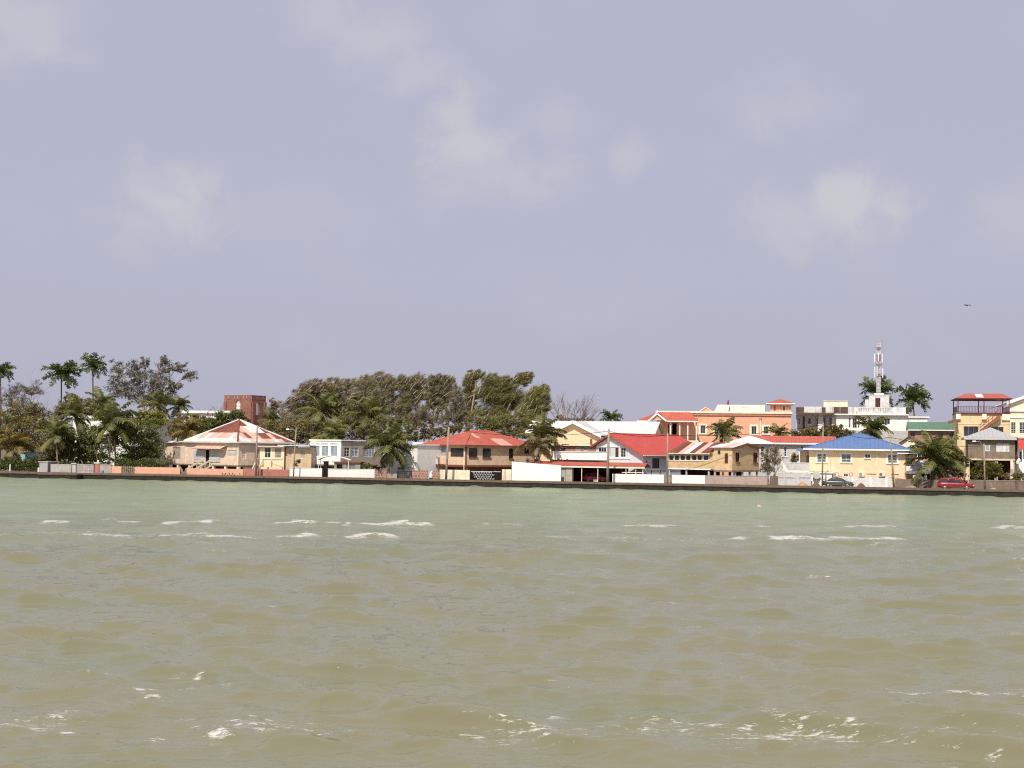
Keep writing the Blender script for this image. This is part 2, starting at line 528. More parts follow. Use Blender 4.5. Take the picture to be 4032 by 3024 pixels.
def amap(ax, pos, a, n, z):
    """a along the wall, n into it, z up; ax 'y' = front wall, 'x' = right-hand wall, 'l' = left-hand wall"""
    if ax == 'y': return (a, pos + n, z)
    if ax == 'x': return (pos - n, a, z)
    return (pos + n, a, z)


def abox(mb, ax, pos, a0, a1, n0, n1, z0, z1):
    p, q = amap(ax, pos, a0, n0, z0), amap(ax, pos, a1, n1, z1)
    return mb.box(p[0], q[0], p[1], q[1], p[2], q[2])


def holed(ax, pos, th, a0, a1, z0, z1, holes):
    """upright slab with rectangular openings and real reveals"""
    A = sorted({a0, a1, *[min(max(h[0], a0), a1) for h in holes], *[min(max(h[1], a0), a1) for h in holes]})
    Zs = sorted({z0, z1, *[min(max(h[2], z0), z1) for h in holes], *[min(max(h[3], z0), z1) for h in holes]})
    nx, nz = len(A) - 1, len(Zs) - 1

    def solid(i, j):
        if i < 0 or j < 0 or i >= nx or j >= nz: return False
        ca, cz = (A[i] + A[i + 1]) / 2, (Zs[j] + Zs[j + 1]) / 2
        return not any(h[0] < ca < h[1] and h[2] < cz < h[3] for h in holes)
    mb = MB()

    def quad(*ps):
        mb.add([amap(ax, pos, *p) for p in ps], [(0, 1, 2, 3)])
    for i in range(nx):
        for j in range(nz):
            if not solid(i, j): continue
            p, q, r, t = A[i], A[i + 1], Zs[j], Zs[j + 1]
            quad((p, 0, r), (q, 0, r), (q, 0, t), (p, 0, t))
            quad((q, th, r), (p, th, r), (p, th, t), (q, th, t))
            if not solid(i - 1, j): quad((p, th, r), (p, 0, r), (p, 0, t), (p, th, t))
            if not solid(i + 1, j): quad((q, 0, r), (q, th, r), (q, th, t), (q, 0, t))
            if not solid(i, j - 1): quad((p, th, r), (q, th, r), (q, 0, r), (p, 0, r))
            if not solid(i, j + 1): quad((p, 0, t), (q, 0, t), (q, th, t), (p, th, t))
    return mb


def window(root, ax, pos, R, nx=2, ny=1, fm=None, gm=None, fw=0.07, sill=None, surround=None, sw=0.18, rec=0.09, name='window', grille=False):
    a0, a1, z0, z1 = R
    fm = fm or WHITE2; gm = gm or GLASS
    mb = MB()
    abox(mb, ax, pos, a0, a0 + fw, rec - 0.04, rec + 0.05, z0, z1)
    abox(mb, ax, pos, a1 - fw, a1, rec - 0.04, rec + 0.05, z0, z1)
    abox(mb, ax, pos, a0 + fw, a1 - fw, rec - 0.04, rec + 0.05, z0, z0 + fw)
    abox(mb, ax, pos, a0 + fw, a1 - fw, rec - 0.04, rec + 0.05, z1 - fw, z1)
    ia0, ia1, iz0, iz1 = a0 + fw, a1 - fw, z0 + fw, z1 - fw
    mw = fw * 0.55
    for k in range(1, nx):
        c = ia0 + (ia1 - ia0) * k / nx
        abox(mb, ax, pos, c - mw / 2, c + mw / 2, rec - 0.025, rec + 0.04, iz0, iz1)
    for k in range(1, ny):
        c = iz0 + (iz1 - iz0) * k / ny
        abox(mb, ax, pos, ia0, ia1, rec - 0.02, rec + 0.035, c - mw / 2, c + mw / 2)
    w = mb.build(name, fm, root)
    for i in range(nx):
        for j in range(ny):
            p = MB()
            abox(p, ax, pos, ia0 + (ia1 - ia0) * i / nx, ia0 + (ia1 - ia0) * (i + 1) / nx, rec + 0.005, rec + 0.02,
                 iz0 + (iz1 - iz0) * j / ny, iz0 + (iz1 - iz0) * (j + 1) / ny)
            p.build('pane', gm, w)
    if grille:
        for k in range(1, 6):
            c = z0 + (z1 - z0) * k / 6
            g = MB(); abox(g, ax, pos, a0, a1, -0.02, -0.005, c - 0.012, c + 0.012); g.build('bar', WHITE2, w)
    if sill:
        p = MB(); abox(p, ax, pos, a0 - sw - 0.05, a1 + sw + 0.05, -0.14, rec - 0.04, z0 - 0.16, z0); p.build('sill', sill, w)
    if surround:
        p = MB()
        for (b0, b1, y0, y1) in ((a0 - sw, a0, z0, z1 + sw), (a1, a1 + sw, z0, z1 + sw), (a0, a1, z1, z1 + sw)):
            abox(p, ax, pos, b0, b1, -0.05, 0.06, y0, y1)
        p.build('surround', surround, w)
    return w


def door(root, ax, pos, R, m, name='door', fm=None):
    a0, a1, z0, z1 = R
    mb = MB(); abox(mb, ax, pos, a0 + .06, a1 - .06, 0.08, 0.13, z0, z1 - .06)
    d = mb.build(name, m, root)
    f = MB()
    abox(f, ax, pos, a0, a0 + .06, 0.03, 0.16, z0, z1); abox(f, ax, pos, a1 - .06, a1, 0.03, 0.16, z0, z1); abox(f, ax, pos, a0 + .06, a1 - .06, 0.03, 0.16, z1 - .06, z1)
    f.build('frame', fm or WHITE2, d)
    h = MB(); abox(h, ax, pos, a1 - .18, a1 - .12, 0.03, 0.08, z0 + .95, z0 + 1.1); h.build('handle', STEEL, d)
    return d


class Bld:
    """a building (or other upright thing) with its own axes: x along its front, y into it, z up from the quay"""
    def __init__(s, name, label, cat, P, v, yaw=None, group=None):
        p = on_plane(P, v)
        s.o = Vector((p.x, p.y, G))
        s.yaw = math.radians(WYAW if yaw is None else yaw)
        s.M = Matrix.Rotation(-s.yaw, 3, 'Z')
        s.e = s.M @ (EYE - s.o)
        s.root = thing(name, label, cat, s.o, s.yaw, group)

    def f(s, P, y=0.0):
        d = s.M @ ray(P); t = (y - s.e.y) / d.y
        return (s.e.x + d.x * t, s.e.z + d.z * t)

    def g(s, P, x=0.0):
        d = s.M @ ray(P); t = (x - s.e.x) / d.x
        return (s.e.y + d.y * t, s.e.z + d.z * t)

    def R(s, Z, x0, y0, x1, y1, y=0.0):
        a, b = s.f(Z(x0, y1), y), s.f(Z(x1, y0), y)
        return (a[0], b[0], a[1], b[1])

    def RS(s, Z, x0, y0, x1, y1, x=0.0):
        a, b = s.g(Z(x0, y1), x), s.g(Z(x1, y0), x)
        return (min(a[0], b[0]), max(a[0], b[0]), a[1], b[1])

    def box(s, name, m, *b, parent=None):
        return MB().box(*b).build(name, m, parent or s.root)

    def slab(s, name, m, pts, th=0.08, parent=None):
        return MB().slab(pts, th).build(name, m, parent or s.root)

    def facade(s, m, a0, a1, z0, z1, wins, ax='y', pos=0.0, th=0.22, name='wall', **style):
        w = holed(ax, pos, th, a0, a1, z0, z1, [x[0] for x in wins]).build(name, m, s.root)
        for x in wins:
            kw = dict(style); kw.update(x[1] if len(x) > 1 else {})
            if kw.pop('open', False): continue
            dm = kw.pop('door', None)
            if dm: door(s.root, ax, pos, x[0], dm)
            else: window(s.root, ax, pos, x[0], **kw)
        return w

    def shell(s, m, x0, x1, y0, y1, z0, z1, th=0.22, sides='lrb', floor=True, floorz=None):
        """the walls the front does not show, leaving a hollow inside"""
        if 'l' in sides: s.box('wall', m, x0, x0 + th, y0, y1, z0, z1)
        if 'r' in sides: s.box('wall', m, x1 - th, x1, y0, y1, z0, z1)
        if 'b' in sides: s.box('wall', m, x0 + th, x1 - th, y1 - th, y1, z0, z1)
        if floor:
            fz = z0 if floorz is None else floorz
            s.box('floor', CONCRETE, x0 + th, x1 - th, y0 + th, y1 - th, fz, fz + 0.12)

    def hip(s, mx, my, x0, x1, y0, y1, ze, zr, rx0, rx1, ry=None, th=0.1, parent=None, ridge=None, faces='fblr'):
        ym = (y0 + y1) / 2 if ry is None else ry
        a, b, c, d = (x0, y0, ze), (x1, y0, ze), (x1, y1, ze), (x0, y1, ze)
        p, q = (rx0, ym, zr), (rx1, ym, zr)
        same = abs(rx0 - rx1) < 0.05
        out = []
        for k, pts, m in (('f', [a, b, p] if same else [a, b, q, p], mx), ('b', [c, d, p] if same else [c, d, p, q], mx), ('l', [d, a, p], my), ('r', [b, c, q], my)):
            if k in faces:
                out.append(s.slab('roof_slope', m, pts, th, parent))
        if ridge:
            mb = MB()
            for e, f_ in ((p, a), (q, b), (q, c), (p, d), (p, q)):
                if e != f_: mb.tube([Vector(e) + Vector((0, 0, .02)), Vector(f_) + Vector((0, 0, .02))], 0.09, 5)
            mb.build('ridge_cap', ridge, parent or s.root)
        return out

    def fascia(s, m, x0, x1, y0, y1, z, h=0.2, t=0.06, name='fascia', sides='fblr'):
        """board or gutter round the eaves"""
        if 'f' in sides: s.box(name, m, x0, x1, y0 - t, y0, z - h, z)
        if 'b' in sides: s.box(name, m, x0, x1, y1, y1 + t, z - h, z)
        if 'l' in sides: s.box(name, m, x0 - t, x0, y0 - t, y1 + t, z - h, z)
        if 'r' in sides: s.box(name, m, x1, x1 + t, y0 - t, y1 + t, z - h, z)


def clip_poly(poly, a, b):
    """keep the part of a 2-D polygon left of the line a>b"""
    out = []
    def side(p): return (b[0] - a[0]) * (p[1] - a[1]) - (b[1] - a[1]) * (p[0] - a[0])
    for i in range(len(poly)):
        p, q = poly[i], poly[(i + 1) % len(poly)]
        sp, sq = side(p), side(q)
        if sp >= 0: out.append(p)
        if (sp >= 0) != (sq >= 0):
            t = sp / (sp - sq)
            out.append((p[0] + (q[0] - p[0]) * t, p[1] + (q[1] - p[1]) * t))
    return out


def sheeted(root, A, B, poly_top, width, rows, pick, th=0.03, name='roof_sheet', parent=None):
    """lay metal sheets up a slope. A>B is the eave; poly_top are the upper corners seen from B back to A; pick(col,row,s)>material"""
    A, B = Vector(A), Vector(B)
    T = [Vector(p) for p in poly_top]
    e = (B - A); ln = e.length; e.normalize()
    up = (T[0] - A) - e * (T[0] - A).dot(e)
    h = max(((t - A) - e * (t - A).dot(e)).length for t in T)
    up.normalize()
    nrm = e.cross(up)
    if nrm.z < 0: nrm = -nrm
    out2 = [(0, 0), (ln, 0)] + [((t - A).dot(e), (t - A).dot(up)) for t in T]
    ncol = max(1, int(round(ln / width)))
    rows = [r * h for r in rows]
    for j in range(len(rows) - 1):
        off = 0.0 if j == 0 else -0.03
        for i in range(ncol):
            s0, s1 = ln * i / ncol, ln * (i + 1) / ncol
            p = [(s0, rows[j] + off * h * 0), (s1, rows[j]), (s1, rows[j + 1]), (s0, rows[j + 1])]
            for k in range(len(out2)):
                if len(p) < 3: break
                p = clip_poly(p, out2[k], out2[(k + 1) % len(out2)])
            if len(p) < 3: continue
            ar = abs(sum(p[k][0] * p[(k + 1) % len(p)][1] - p[(k + 1) % len(p)][0] * p[k][1] for k in range(len(p)))) / 2
            if ar < 0.03: continue
            lift = 0.012 * ((i + j) % 2) + 0.02 * j
            pts = [A + e * q[0] + up * q[1] + nrm * lift for q in p]
            MB().slab(pts, th).build(name, pick(i / ncol, j, i), parent or root)


# ------------------------------------------------------------------ the setting: water, ground, road, sea wall
def build_water():
    rng = np.random.default_rng(11)
    th_d = np.linspace(-math.radians(27), math.radians(27), 900)
    th_c = np.linspace(math.radians(27), 2 * math.pi - math.radians(27), 40)[1:-1]
    th = np.concatenate([th_d, th_c])
    r_n = [4.0, 9.0, 15.0, 20.0]
    r = 22.0
    rs = []
    while r < 262:
        rs.append(r); r *= 1.0042
    r_f = [290, 340, 450, 700, 1200, 2500, 6000, 14000]
    R = np.array(r_n + rs + r_f)
    nt, nr = len(th), len(R)
    RR, TT = np.meshgrid(R, th, indexing='ij')
    X = RR * np.sin(TT); Y = RR * np.cos(TT)
    # directional wind sea running in from the lower left, crests nearly across the view
    comps = []
    for k in range(66):
        lam = 0.40 * (9.6 ** (k / 65.0))
        lam *= rng.uniform(0.9, 1.1)
        d = math.radians(rng.normal(68, 34 if lam < 2.0 else 24))
        amp = 0.0070 * lam ** 1.14
        if lam < 1.3: d = math.radians(rng.normal(94, 28))
        if lam > 3.4: amp *= (3.4 / lam) ** 1.2
        comps.append((lam, d, amp, rng.uniform(0, 2 * math.pi)))
    dense = (np.abs(TT) <= math.radians(27.01)) & (RR >= 21) & (RR < 262)
    Zz = np.zeros_like(X); DX = np.zeros_like(X); DY = np.zeros_like(X)
    # local patchiness so the sea is not even everywhere
    patch = np.zeros_like(X)
    for k in range(12):
        lam = rng.uniform(2.6, 11.0); a = rng.uniform(0, math.pi); ph = rng.uniform(0, 6.28)
        patch += np.sin(2 * math.pi * (X * math.cos(a) + 0.8 * Y * math.sin(a)) / lam + ph)
    patch = np.clip(0.82 + 0.50 * patch / 2.4, 0.22, 1.9)
    shelter = 1.0 - 0.45 * np.clip((RR - 70.0) / 45.0, 0, 1)
    for lam, d, amp, ph in comps:
        kx, ky = 2 * math.pi / lam * math.cos(d), 2 * math.pi / lam * math.sin(d)
        q = kx * X + ky * Y + ph
        fade = np.clip((lam / (RR * 0.0042) - 2.0) / 2.5, 0, 1)
        a = amp * fade * shelter * (patch if lam > 1.2 else 1.25)
        Zz += a * np.sin(q)
        DX += a * math.cos(d) * np.cos(q); DY += a * math.sin(d) * np.cos(q)
    sg = 0.085       # peaked crests, flat troughs
    Zz = sg * (np.exp(0.55 * 2.2 * np.tanh(Zz / sg / 2.2)) - 1.1) / 0.62
    Zz *= dense; DX *= dense; DY *= dense
    # breakers on the shoal: long low crests with foam
    foam = np.zeros_like(X)
    frng = random.Random(4)

    def streak(x0, y0, x1, y1, amt, w, ridge=0.0, jag=1.0):
        nonlocal Zz, foam
        A, B = on_level((x0, y0)), on_level((x1, y1))
        ax, ay = A.x, A.y; dx, dy = B.x - A.x, B.y - A.y; L = math.hypot(dx, dy)
        ux, uy = dx / L, dy / L
        s = (X - ax) * ux + (Y - ay) * uy
        t = -(X - ax) * uy + (Y - ay) * ux
        wob = 0.0
        for lam_, am_ in ((7, .5), (3.1, .35), (1.3, .16)):
            wob = wob + am_ * jag * np.sin(s * 6.28 / lam_ + frng.uniform(0, 6))
        t = t - wob * w * 1.1
        end = np.clip(np.minimum(s, L - s) / (0.12 * L + .3) + .3, 0, 1)
        wloc = w * (0.62 + 0.38 * (0.5 + 0.5 * np.sin(s * 6.28 / (L * .37 + 1) + frng.uniform(0, 6))))
        g = np.exp(-(t / wloc) ** 2) * end
        foam = np.maximum(foam, amt * g)
        if ridge: Zz += ridge * np.exp(-((t - w * .4) / (w * 1.6)) ** 2) * end * dense
    for x0, x1, a in ((-300, -60, .8), (150, 292, .8), (385, 470, .5), (470, 580, .7), (600, 920, .95), (1060, 1360, .85), (1330, 1720, .95), (1900, 2080, .6), (2190, 2290, .4), (2470, 2672, .75),
                      (2960, 3040, .7), (3290, 3560, .7), (3885, 4200, .85)):
        j0, j1 = frng.uniform(-4, 5), frng.uniform(-4, 5)
        streak(x0, 2056 + .0075 * x0 + j0, x1, 2056 + .0075 * x1 + j1, min(1.0, a * 1.15), 1.2, .18, 1.0)
    for x0, x1, a in ((-200, 40, .6), (40, 230, .4), (305, 525, .8), (610, 830, .7), (850, 965, 1.0), (1095, 1280, .95), (1280, 1590, .85), (2130, 2250, .6), (2400, 2520, .5), (2825, 2935, .85),
                      (3000, 3280, 1.0), (3280, 3560, .9), (3700, 3780, .3)):
        j0, j1 = frng.uniform(-5, 6), frng.uniform(-5, 6)
        streak(x0, 2115 + .004 * x0 + j0, x1, 2115 + .004 * x1 + j1, min(1.0, a * 1.15), 1.1, .18, 1.0)
    for k in range(46):       # stray whitecaps between and beyond the two lines
        x0 = frng.uniform(-200, 4100); y0 = frng.choice((frng.uniform(2040, 2150), frng.uniform(2040, 2150), frng.uniform(1960, 2300), frng.uniform(2300, 2700)))
        x1 = x0 + frng.uniform(25, 150)
        streak(x0, y0 + .006 * x0, x1, y0 + .006 * x1 + frng.uniform(-4, 4), frng.uniform(.35, .7), frng.uniform(.3, .8) * (1.0 if y0 < 2300 else .3), .08, 1.0)
    for k in range(120):       # loose lacy foam of the near rip
        band = frng.choice(((0, 250, 2790, 2900), (560, 1050, 2820, 2900), (1760, 2260, 2810, 2930), (2350, 2660, 2820, 2920), (2700, 3400, 2840, 2930), (3000, 3500, 2840, 2920),
                            (3400, 4100, 2700, 2760), (3560, 4100, 2860, 2990), (3600, 4100, 2950, 3030), (780, 1000, 2845, 2870), (1750, 2300, 2830, 2900), (200, 900, 2640, 2760)))
        x0 = frng.uniform(band[0], band[1]); y0 = frng.uniform(band[2], band[3]); ln = frng.uniform(25, 170)
        streak(x0, y0, x0 + ln, y0 + frng.uniform(-8, 12), frng.uniform(.42, .82), frng.uniform(.10, .30), 0.02, 1.0)
    for (cx, cy, rx, ry, a) in ((3120, 2890, 330, 60, .58), (2050, 2890, 330, 50, .48), (1100, 2870, 420, 45, .46), (3800, 2900, 330, 60, .52), (120, 2850, 260, 50, .46), (2600, 2860, 300, 45, .42), (250, 2100, 300, 16, .45), (700, 2110, 500, 18, .42), (2600, 2125, 500, 14, .35), (3300, 2128, 400, 14, .4), (3900, 2140, 300, 14, .4), (1500, 2100, 600, 16, .38)):
        c, ex, ey = on_level((cx, cy)), on_level((cx + rx, cy)), on_level((cx, cy + ry))
        sx, sy = abs(ex.x - c.x), abs(ey.y - c.y)
        foam = np.maximum(foam, a * np.exp(-((X - c.x) / sx) ** 2 - ((Y - c.y) / sy) ** 2))
    # slop against the sea wall
    dw = (X - WALL_A.x) * V.x + (Y - WALL_A.y) * V.y
    su = (X - WALL_A.x) * U.x + (Y - WALL_A.y) * U.y
    near = np.exp(-((dw + 1.2) / 1.6) ** 2)
    Zz += dense * near * (0.05 * np.sin(su * 6.28 / 5.3) + 0.05 * np.sin(su * 6.28 / 3.1 + 1) + 0.05 * np.sin(su * 6.28 / 11.7 + 2))
    for k in range(26):
        s0 = frng.uniform(0, 150); w0 = frng.uniform(.5, 2.0)
        foam = np.maximum(foam, frng.uniform(.4, .95) * np.exp(-((su - s0) / w0) ** 2) * np.exp(-((dw + .5) / .6) ** 2))
    # whitecap flecks on the highest crests
    crest = np.clip((Zz - 0.22) / 0.2, 0, 1) * dense * (RR < 75)
    foam = np.maximum(foam, 0.36 * crest)
    P = np.stack([X + DX * 0.5, Y + DY * 0.5, Zz], -1).reshape(-1, 3)
    idx = np.arange(nr * nt).reshape(nr, nt)
    a = idx[:-1, :]; b = np.roll(idx, -1, 1)[:-1, :]; c = np.roll(idx, -1, 1)[1:, :]; d = idx[1:, :]
    F = np.stack([a, b, c, d], -1).reshape(-1, 4)
    me = bpy.data.meshes.new('water')
    me.vertices.add(len(P)); me.vertices.foreach_set('co', P.ravel())
    me.loops.add(F.size); me.loops.foreach_set('vertex_index', F.ravel().astype(np.int32))
    me.polygons.add(len(F)); me.polygons.foreach_set('loop_start', np.arange(0, F.size, 4, dtype=np.int32))
    me.update(calc_edges=True)
    me.polygons.foreach_set('use_smooth', np.ones(len(F), dtype=bool))
    at = me.attributes.new('foam', 'FLOAT', 'POINT'); at.data.foreach_set('value', np.clip(foam, 0, 1).ravel().astype(np.float32))
    me.materials.append(water_mat())
    o = link('water', me)
    tag(o, 'choppy green brown bay water with lines of white foam', None, None, 'structure')


def water_mat():
    m = bpy.data.materials.new('turbid_water')
    m.use_nodes = True
    N, L = m.node_tree.nodes, m.node_tree.links
    b = N['Principled BSDF']
    geo = N.new('ShaderNodeNewGeometry')
    sp = N.new('ShaderNodeSeparateXYZ'); L.new(geo.outputs['Position'], sp.inputs[0])

    def noise(scale, stretch, detail=4, rough=0.6, dist=0.0):
        mp = N.new('ShaderNodeMapping'); mp.inputs['Scale'].default_value = stretch
        mp.inputs['Rotation'].default_value = (0, 0, math.radians(-6))
        L.new(geo.outputs['Position'], mp.inputs['Vector'])
        n = N.new('ShaderNodeTexNoise'); n.inputs['Scale'].default_value = scale; n.inputs['Detail'].default_value = detail
        n.inputs['Roughness'].default_value = rough; n.inputs['Distortion'].default_value = dist
        L.new(mp.outputs[0], n.inputs['Vector'])
        return n.outputs['Fac']

    def rng(v, a, c, lo=0.0, hi=1.0):
        r = N.new('ShaderNodeMapRange'); r.interpolation_type = 'SMOOTHSTEP'
        r.inputs['From Min'].default_value = a; r.inputs['From Max'].default_value = c
        r.inputs['To Min'].default_value = lo; r.inputs['To Max'].default_value = hi
        L.new(v, r.inputs['Value'])
        return r.outputs['Result']

    def mix(f, a, c):
        x = N.new('ShaderNodeMix'); x.data_type = 'RGBA'
        for sock, val in (('Factor', f), ('A', a), ('B', c)):
            if isinstance(val, tuple): x.inputs[sock].default_value = (*val, 1)
            elif isinstance(val, float): x.inputs[sock].default_value = val
            else: L.new(val, x.inputs[sock])
        return x.outputs['Result']

    def math_(op, a, c):
        n = N.new('ShaderNodeMath'); n.operation = op
        for i, s in enumerate((a, c)):
            if isinstance(s, (int, float)): n.inputs[i].default_value = s
            else: L.new(s, n.inputs[i])
        return n.outputs[0]
    # silt: brown over the near shoal, green in the deeper channel by the far wall
    dist = math_('ADD', sp.outputs[1], math_('MULTIPLY', math_('SUBTRACT', noise(0.02, (1, 2, 1), 3), 0.5), 60.0))
    body = mix(rng(dist, 55.0, 165.0), (0.226, 0.212, 0.126), (0.240, 0.284, 0.168))
    body = mix(rng(noise(0.11, (1, 1.6, 1), 4, 0.6), 0.42, 0.7), body, mix(0.55, body, (0.19, 0.206, 0.122)))
    body = mix(rng(noise(0.06, (1, 2.2, 1), 3, 0.6), 0.55, 0.75), body, mix(0.4, body, (0.232, 0.188, 0.122)))
    at = N.new('ShaderNodeAttribute'); at.attribute_name = 'foam'
    lace = noise(1.9, (0.8, 2.6, 1), 7, 0.74, 0.8)
    lace2 = noise(7.0, (0.8, 2.2, 1), 6, 0.72, 0.6)
    net = math_('ADD', math_('MULTIPLY', lace, 0.55), math_('MULTIPLY', lace2, 0.45))
    net = rng(net, 0.36, 0.66)
    thr = math_('SUBTRACT', 1.06, math_('MULTIPLY', at.outputs['Fac'], 0.86))
    fm = rng(math_('SUBTRACT', net, thr), -0.12, 0.24, 0.0, 0.8)
    # ripples too fine to model roughen the far water
    far = rng(sp.outputs[1], 40.0, 170.0, 0.10, 0.24)
    # wind ripples
    h = math_('ADD', math_('MULTIPLY', noise(1.5, (1, 2.6, 1), 3, 0.62, 0.9), 1.0), math_('MULTIPLY', noise(4.5, (1, 3.0, 1), 2, 0.6, 0.7), 0.42))
    bp = N.new('ShaderNodeBump'); bp.inputs['Strength'].default_value = 1.0; bp.inputs['Distance'].default_value = 0.026
    L.new(h, bp.inputs['Height'])
    # silt scatters light from below the surface (no facets); the surface itself mirrors the sky by Fresnel
    N.remove(b)
    out = [n for n in N if n.type == 'OUTPUT_MATERIAL'][0]
    up = N.new('ShaderNodeCombineXYZ'); up.inputs[2].default_value = 1.0
    d1 = N.new('ShaderNodeBsdfDiffuse'); L.new(body, d1.inputs['Color']); L.new(up.outputs[0], d1.inputs['Normal'])
    g1 = N.new('ShaderNodeBsdfGlossy'); L.new(far, g1.inputs['Roughness']); L.new(bp.outputs[0], g1.inputs['Normal']); g1.inputs['Color'].default_value = (0.96, 1.0, 0.91, 1)
    fr = N.new('ShaderNodeFresnel'); fr.inputs['IOR'].default_value = 1.33; L.new(bp.outputs[0], fr.inputs['Normal'])
    fe = math_('MULTIPLY', fr.outputs[0], rng(sp.outputs[1], 50.0, 150.0, 1.0, 0.52))   # unresolved chop masks the grazing mirror
    ms = N.new('ShaderNodeMixShader'); L.new(fe, ms.inputs[0]); L.new(d1.outputs[0], ms.inputs[1]); L.new(g1.outputs[0], ms.inputs[2])
    d2 = N.new('ShaderNodeBsdfDiffuse'); d2.inputs['Color'].default_value = (0.60, 0.59, 0.56, 1)
    ms2 = N.new('ShaderNodeMixShader'); L.new(fm, ms2.inputs[0]); L.new(ms.outputs[0], ms2.inputs[1]); L.new(d2.outputs[0], ms2.inputs[2])
    L.new(ms2.outputs[0], out.inputs['Surface'])
    return m


build_water()


def wpt(u, v, z=0.0):
    return WALL_A + U * u + V * v + Vector((0, 0, z))


def strip(name, m, u0, u1, v0, v1, z, kind='structure'):
    o = MB().add([wpt(u0, v0, z), wpt(u1, v0, z), wpt(u1, v1, z), wpt(u0, v1, z)], [(0, 1, 2, 3)]).build(name, m)
    tag(o, None, None, None, kind)
    return o


WLEN = (WALL_B - WALL_A).length
strip('ground', GROUND, -6000, 6000, 0.5, 9000, G - 0.01)
strip('road', ASPHALT, -400, WLEN + 400, 0.62, 6.6, G)
sw = thing('sea_wall', 'dark wet concrete sea wall with a pale cap along the shore', 'sea wall', WALL_A, math.radians(WYAW))
MB().box(-200, WLEN + 200, 0, 0.5, -3, 0.66).build('wall', SEADARK, sw)
crng = random.Random(2)
x = -200.0
while x < WLEN + 200:
    ln = crng.uniform(9, 15)
    MB().box(x, x + ln - 0.03, -0.13, 0.62, 0.662, 0.995 + crng.uniform(-.02, .02)).build('cap', CONCRETE, sw)
    x += ln
# a lower landing stage in front of the wall at the far left
b = Bld('landing_stage', 'dark low landing platform against the sea wall at far left', 'platform', Z1(410, 1460), -2.0)
R_ = b.R(Z1, 410, 1402, 835, 1470)
b.box('deck', CONCRETE, R_[0], R_[1], 0, 1.85, -0.15, 0.02)
b.box('face', SEADARK, R_[0] + .1, R_[1] - .1, 0.15, 1.8, -3, -0.152)

# ------------------------------------------------------------------ boundary walls, gates and fences along the quay
def pwall(label, Z, x0, y0, x1, y1=None, v=6.9, m=None, th=0.2, coping=None, name='boundary_wall', cat='wall', group=None, ch=0.08):
    b = Bld(name, label, cat, Z(x0, y0), v, group=group)
    h0 = b.f(Z(x0, y0))[1]
    X1, h1 = b.f(Z(x1, y0 if y1 is None else y1))
    if y1 is None: h1 = h0
    MB().prism([(0, 0, -.3), (X1, 0, -.3), (X1, 0, h1), (0, 0, h0)], (0, th, 0)).build('panel', m or WHITE, b.root)
    if coping:
        MB().prism([(-.03, -.05, h0 + .002), (X1 + .03, -.05, h1 + .002), (X1 + .03, -.05, h1 + ch), (-.03, -.05, h0 + ch)], (0, th + .1, 0)).build('coping', coping, b.root)
    b.X1, b.h = X1, h0
    return b


def pillar(label, Z, x0, y0, x1, v, m, cap=None, ball=None, group=None):
    b = Bld('gate_pillar', label, 'pillar', Z(x0, y0), v, group=group)
    X1, h = b.f(Z(x1, y0)); h = b.f(Z(x0, y0))[1]
    b.box('shaft', m, 0, X1, 0, X1, -.3, h)
    if cap: b.box('cap', cap, -.12, X1 + .12, -.12, X1 + .12, h, h + .14)
    if ball:
        r = 0.16
        MB().lathe((X1 / 2, X1 / 2, h + .14), [(0.07, 0), (0.07, .06), (r * .7, .1), (r, .22), (r * .75, .34), (0.02, .42)], 10).build('finial', ball, b.root)
    return b


def slat_fence(label, Z, x0, y0, x1, v, m, pitch=0.34, w=0.2, rng=None, name='slat_fence'):
    b = Bld(name, label, 'fence', Z(x0, y0), v)
    X1, h = b.f(Z(x1, y0)); h = b.f(Z(x0, y0))[1]
    rng = rng or random.Random(5)
    for zz in (0.25, h - 0.3): b.box('rail', m, 0, X1, 0.05, 0.1, zz, zz + .09)
    x = 0.0
    while x < X1 - w:
        b.box('slat', m, x, x + w, 0, 0.045, 0.02, h + rng.uniform(-.08, .04)); x += pitch
    return b


VL = 5.2
b = Bld('concrete_hut', 'squat grey concrete block hut at the left end of the walls', 'hut', Z1(430, 1292), VL)
X1, h = b.f(Z1(520, 1292)); h = b.f(Z1(430, 1292))[1]
b.box('wall', GREYWALL, 0, X1, 0, 3.0, -.3, h - .12)
b.box('roof', GREYWHITE, -.12, X1 + .12, -.12, 3.1, h - .118, h)
b.box('buttress', WHITE2, -.35, -.14, .1, .3, -.3, h * .45)
pwall('low plain grey wall right of the squat concrete hut', Z1, 552, 1325, 778, v=VL, m=GREYWALL, coping=GREYWHITE)
pillar('grey gate pillar with a wide cap left of the mesh gate', Z1, 785, 1318, 826, VL - .1, GREYWALL, GREYWHITE)
b = Bld('mesh_gate', 'pale framed mesh gate between the grey and brown pillars', 'gate', Z1(838, 1322), VL)
X1, h = b.f(Z1(1020, 1322)); h = b.f(Z1(838, 1322))[1]
mb = MB()
for xx in (0, X1 * .44, X1 - .07): mb.box(xx, xx + .07, -.03, .04, 0.05, h)
for zz in (.1, h * .42, h - .07): mb.box(.071, X1 - .071, -.02, .03, zz, zz + .07)
mb.build('frame', GREYWHITE, b.root)
for k in range(9):
    xx = .09 + (X1 - .18) * k / 9
    b.box('panel_strip', MESHGREY, xx, xx + (X1 - .18) / 9 - .03, .045, .07, .1, h - .05)
pillar('brown gate pillar with white cap and ball finial', Z1, 1032, 1312, 1079, VL - .1, SALMONDARK, WHITE2, WHITE2)
b = Bld('leaning_pole', 'thin pale pole leaning above the ball finial pillar', 'pole', Z1(1065, 1290), VL + 1.0)
z0 = 0.0; xt, zt = b.f(Z1(1020, 1110)); xb, zb = b.f(Z1(1065, 1290))
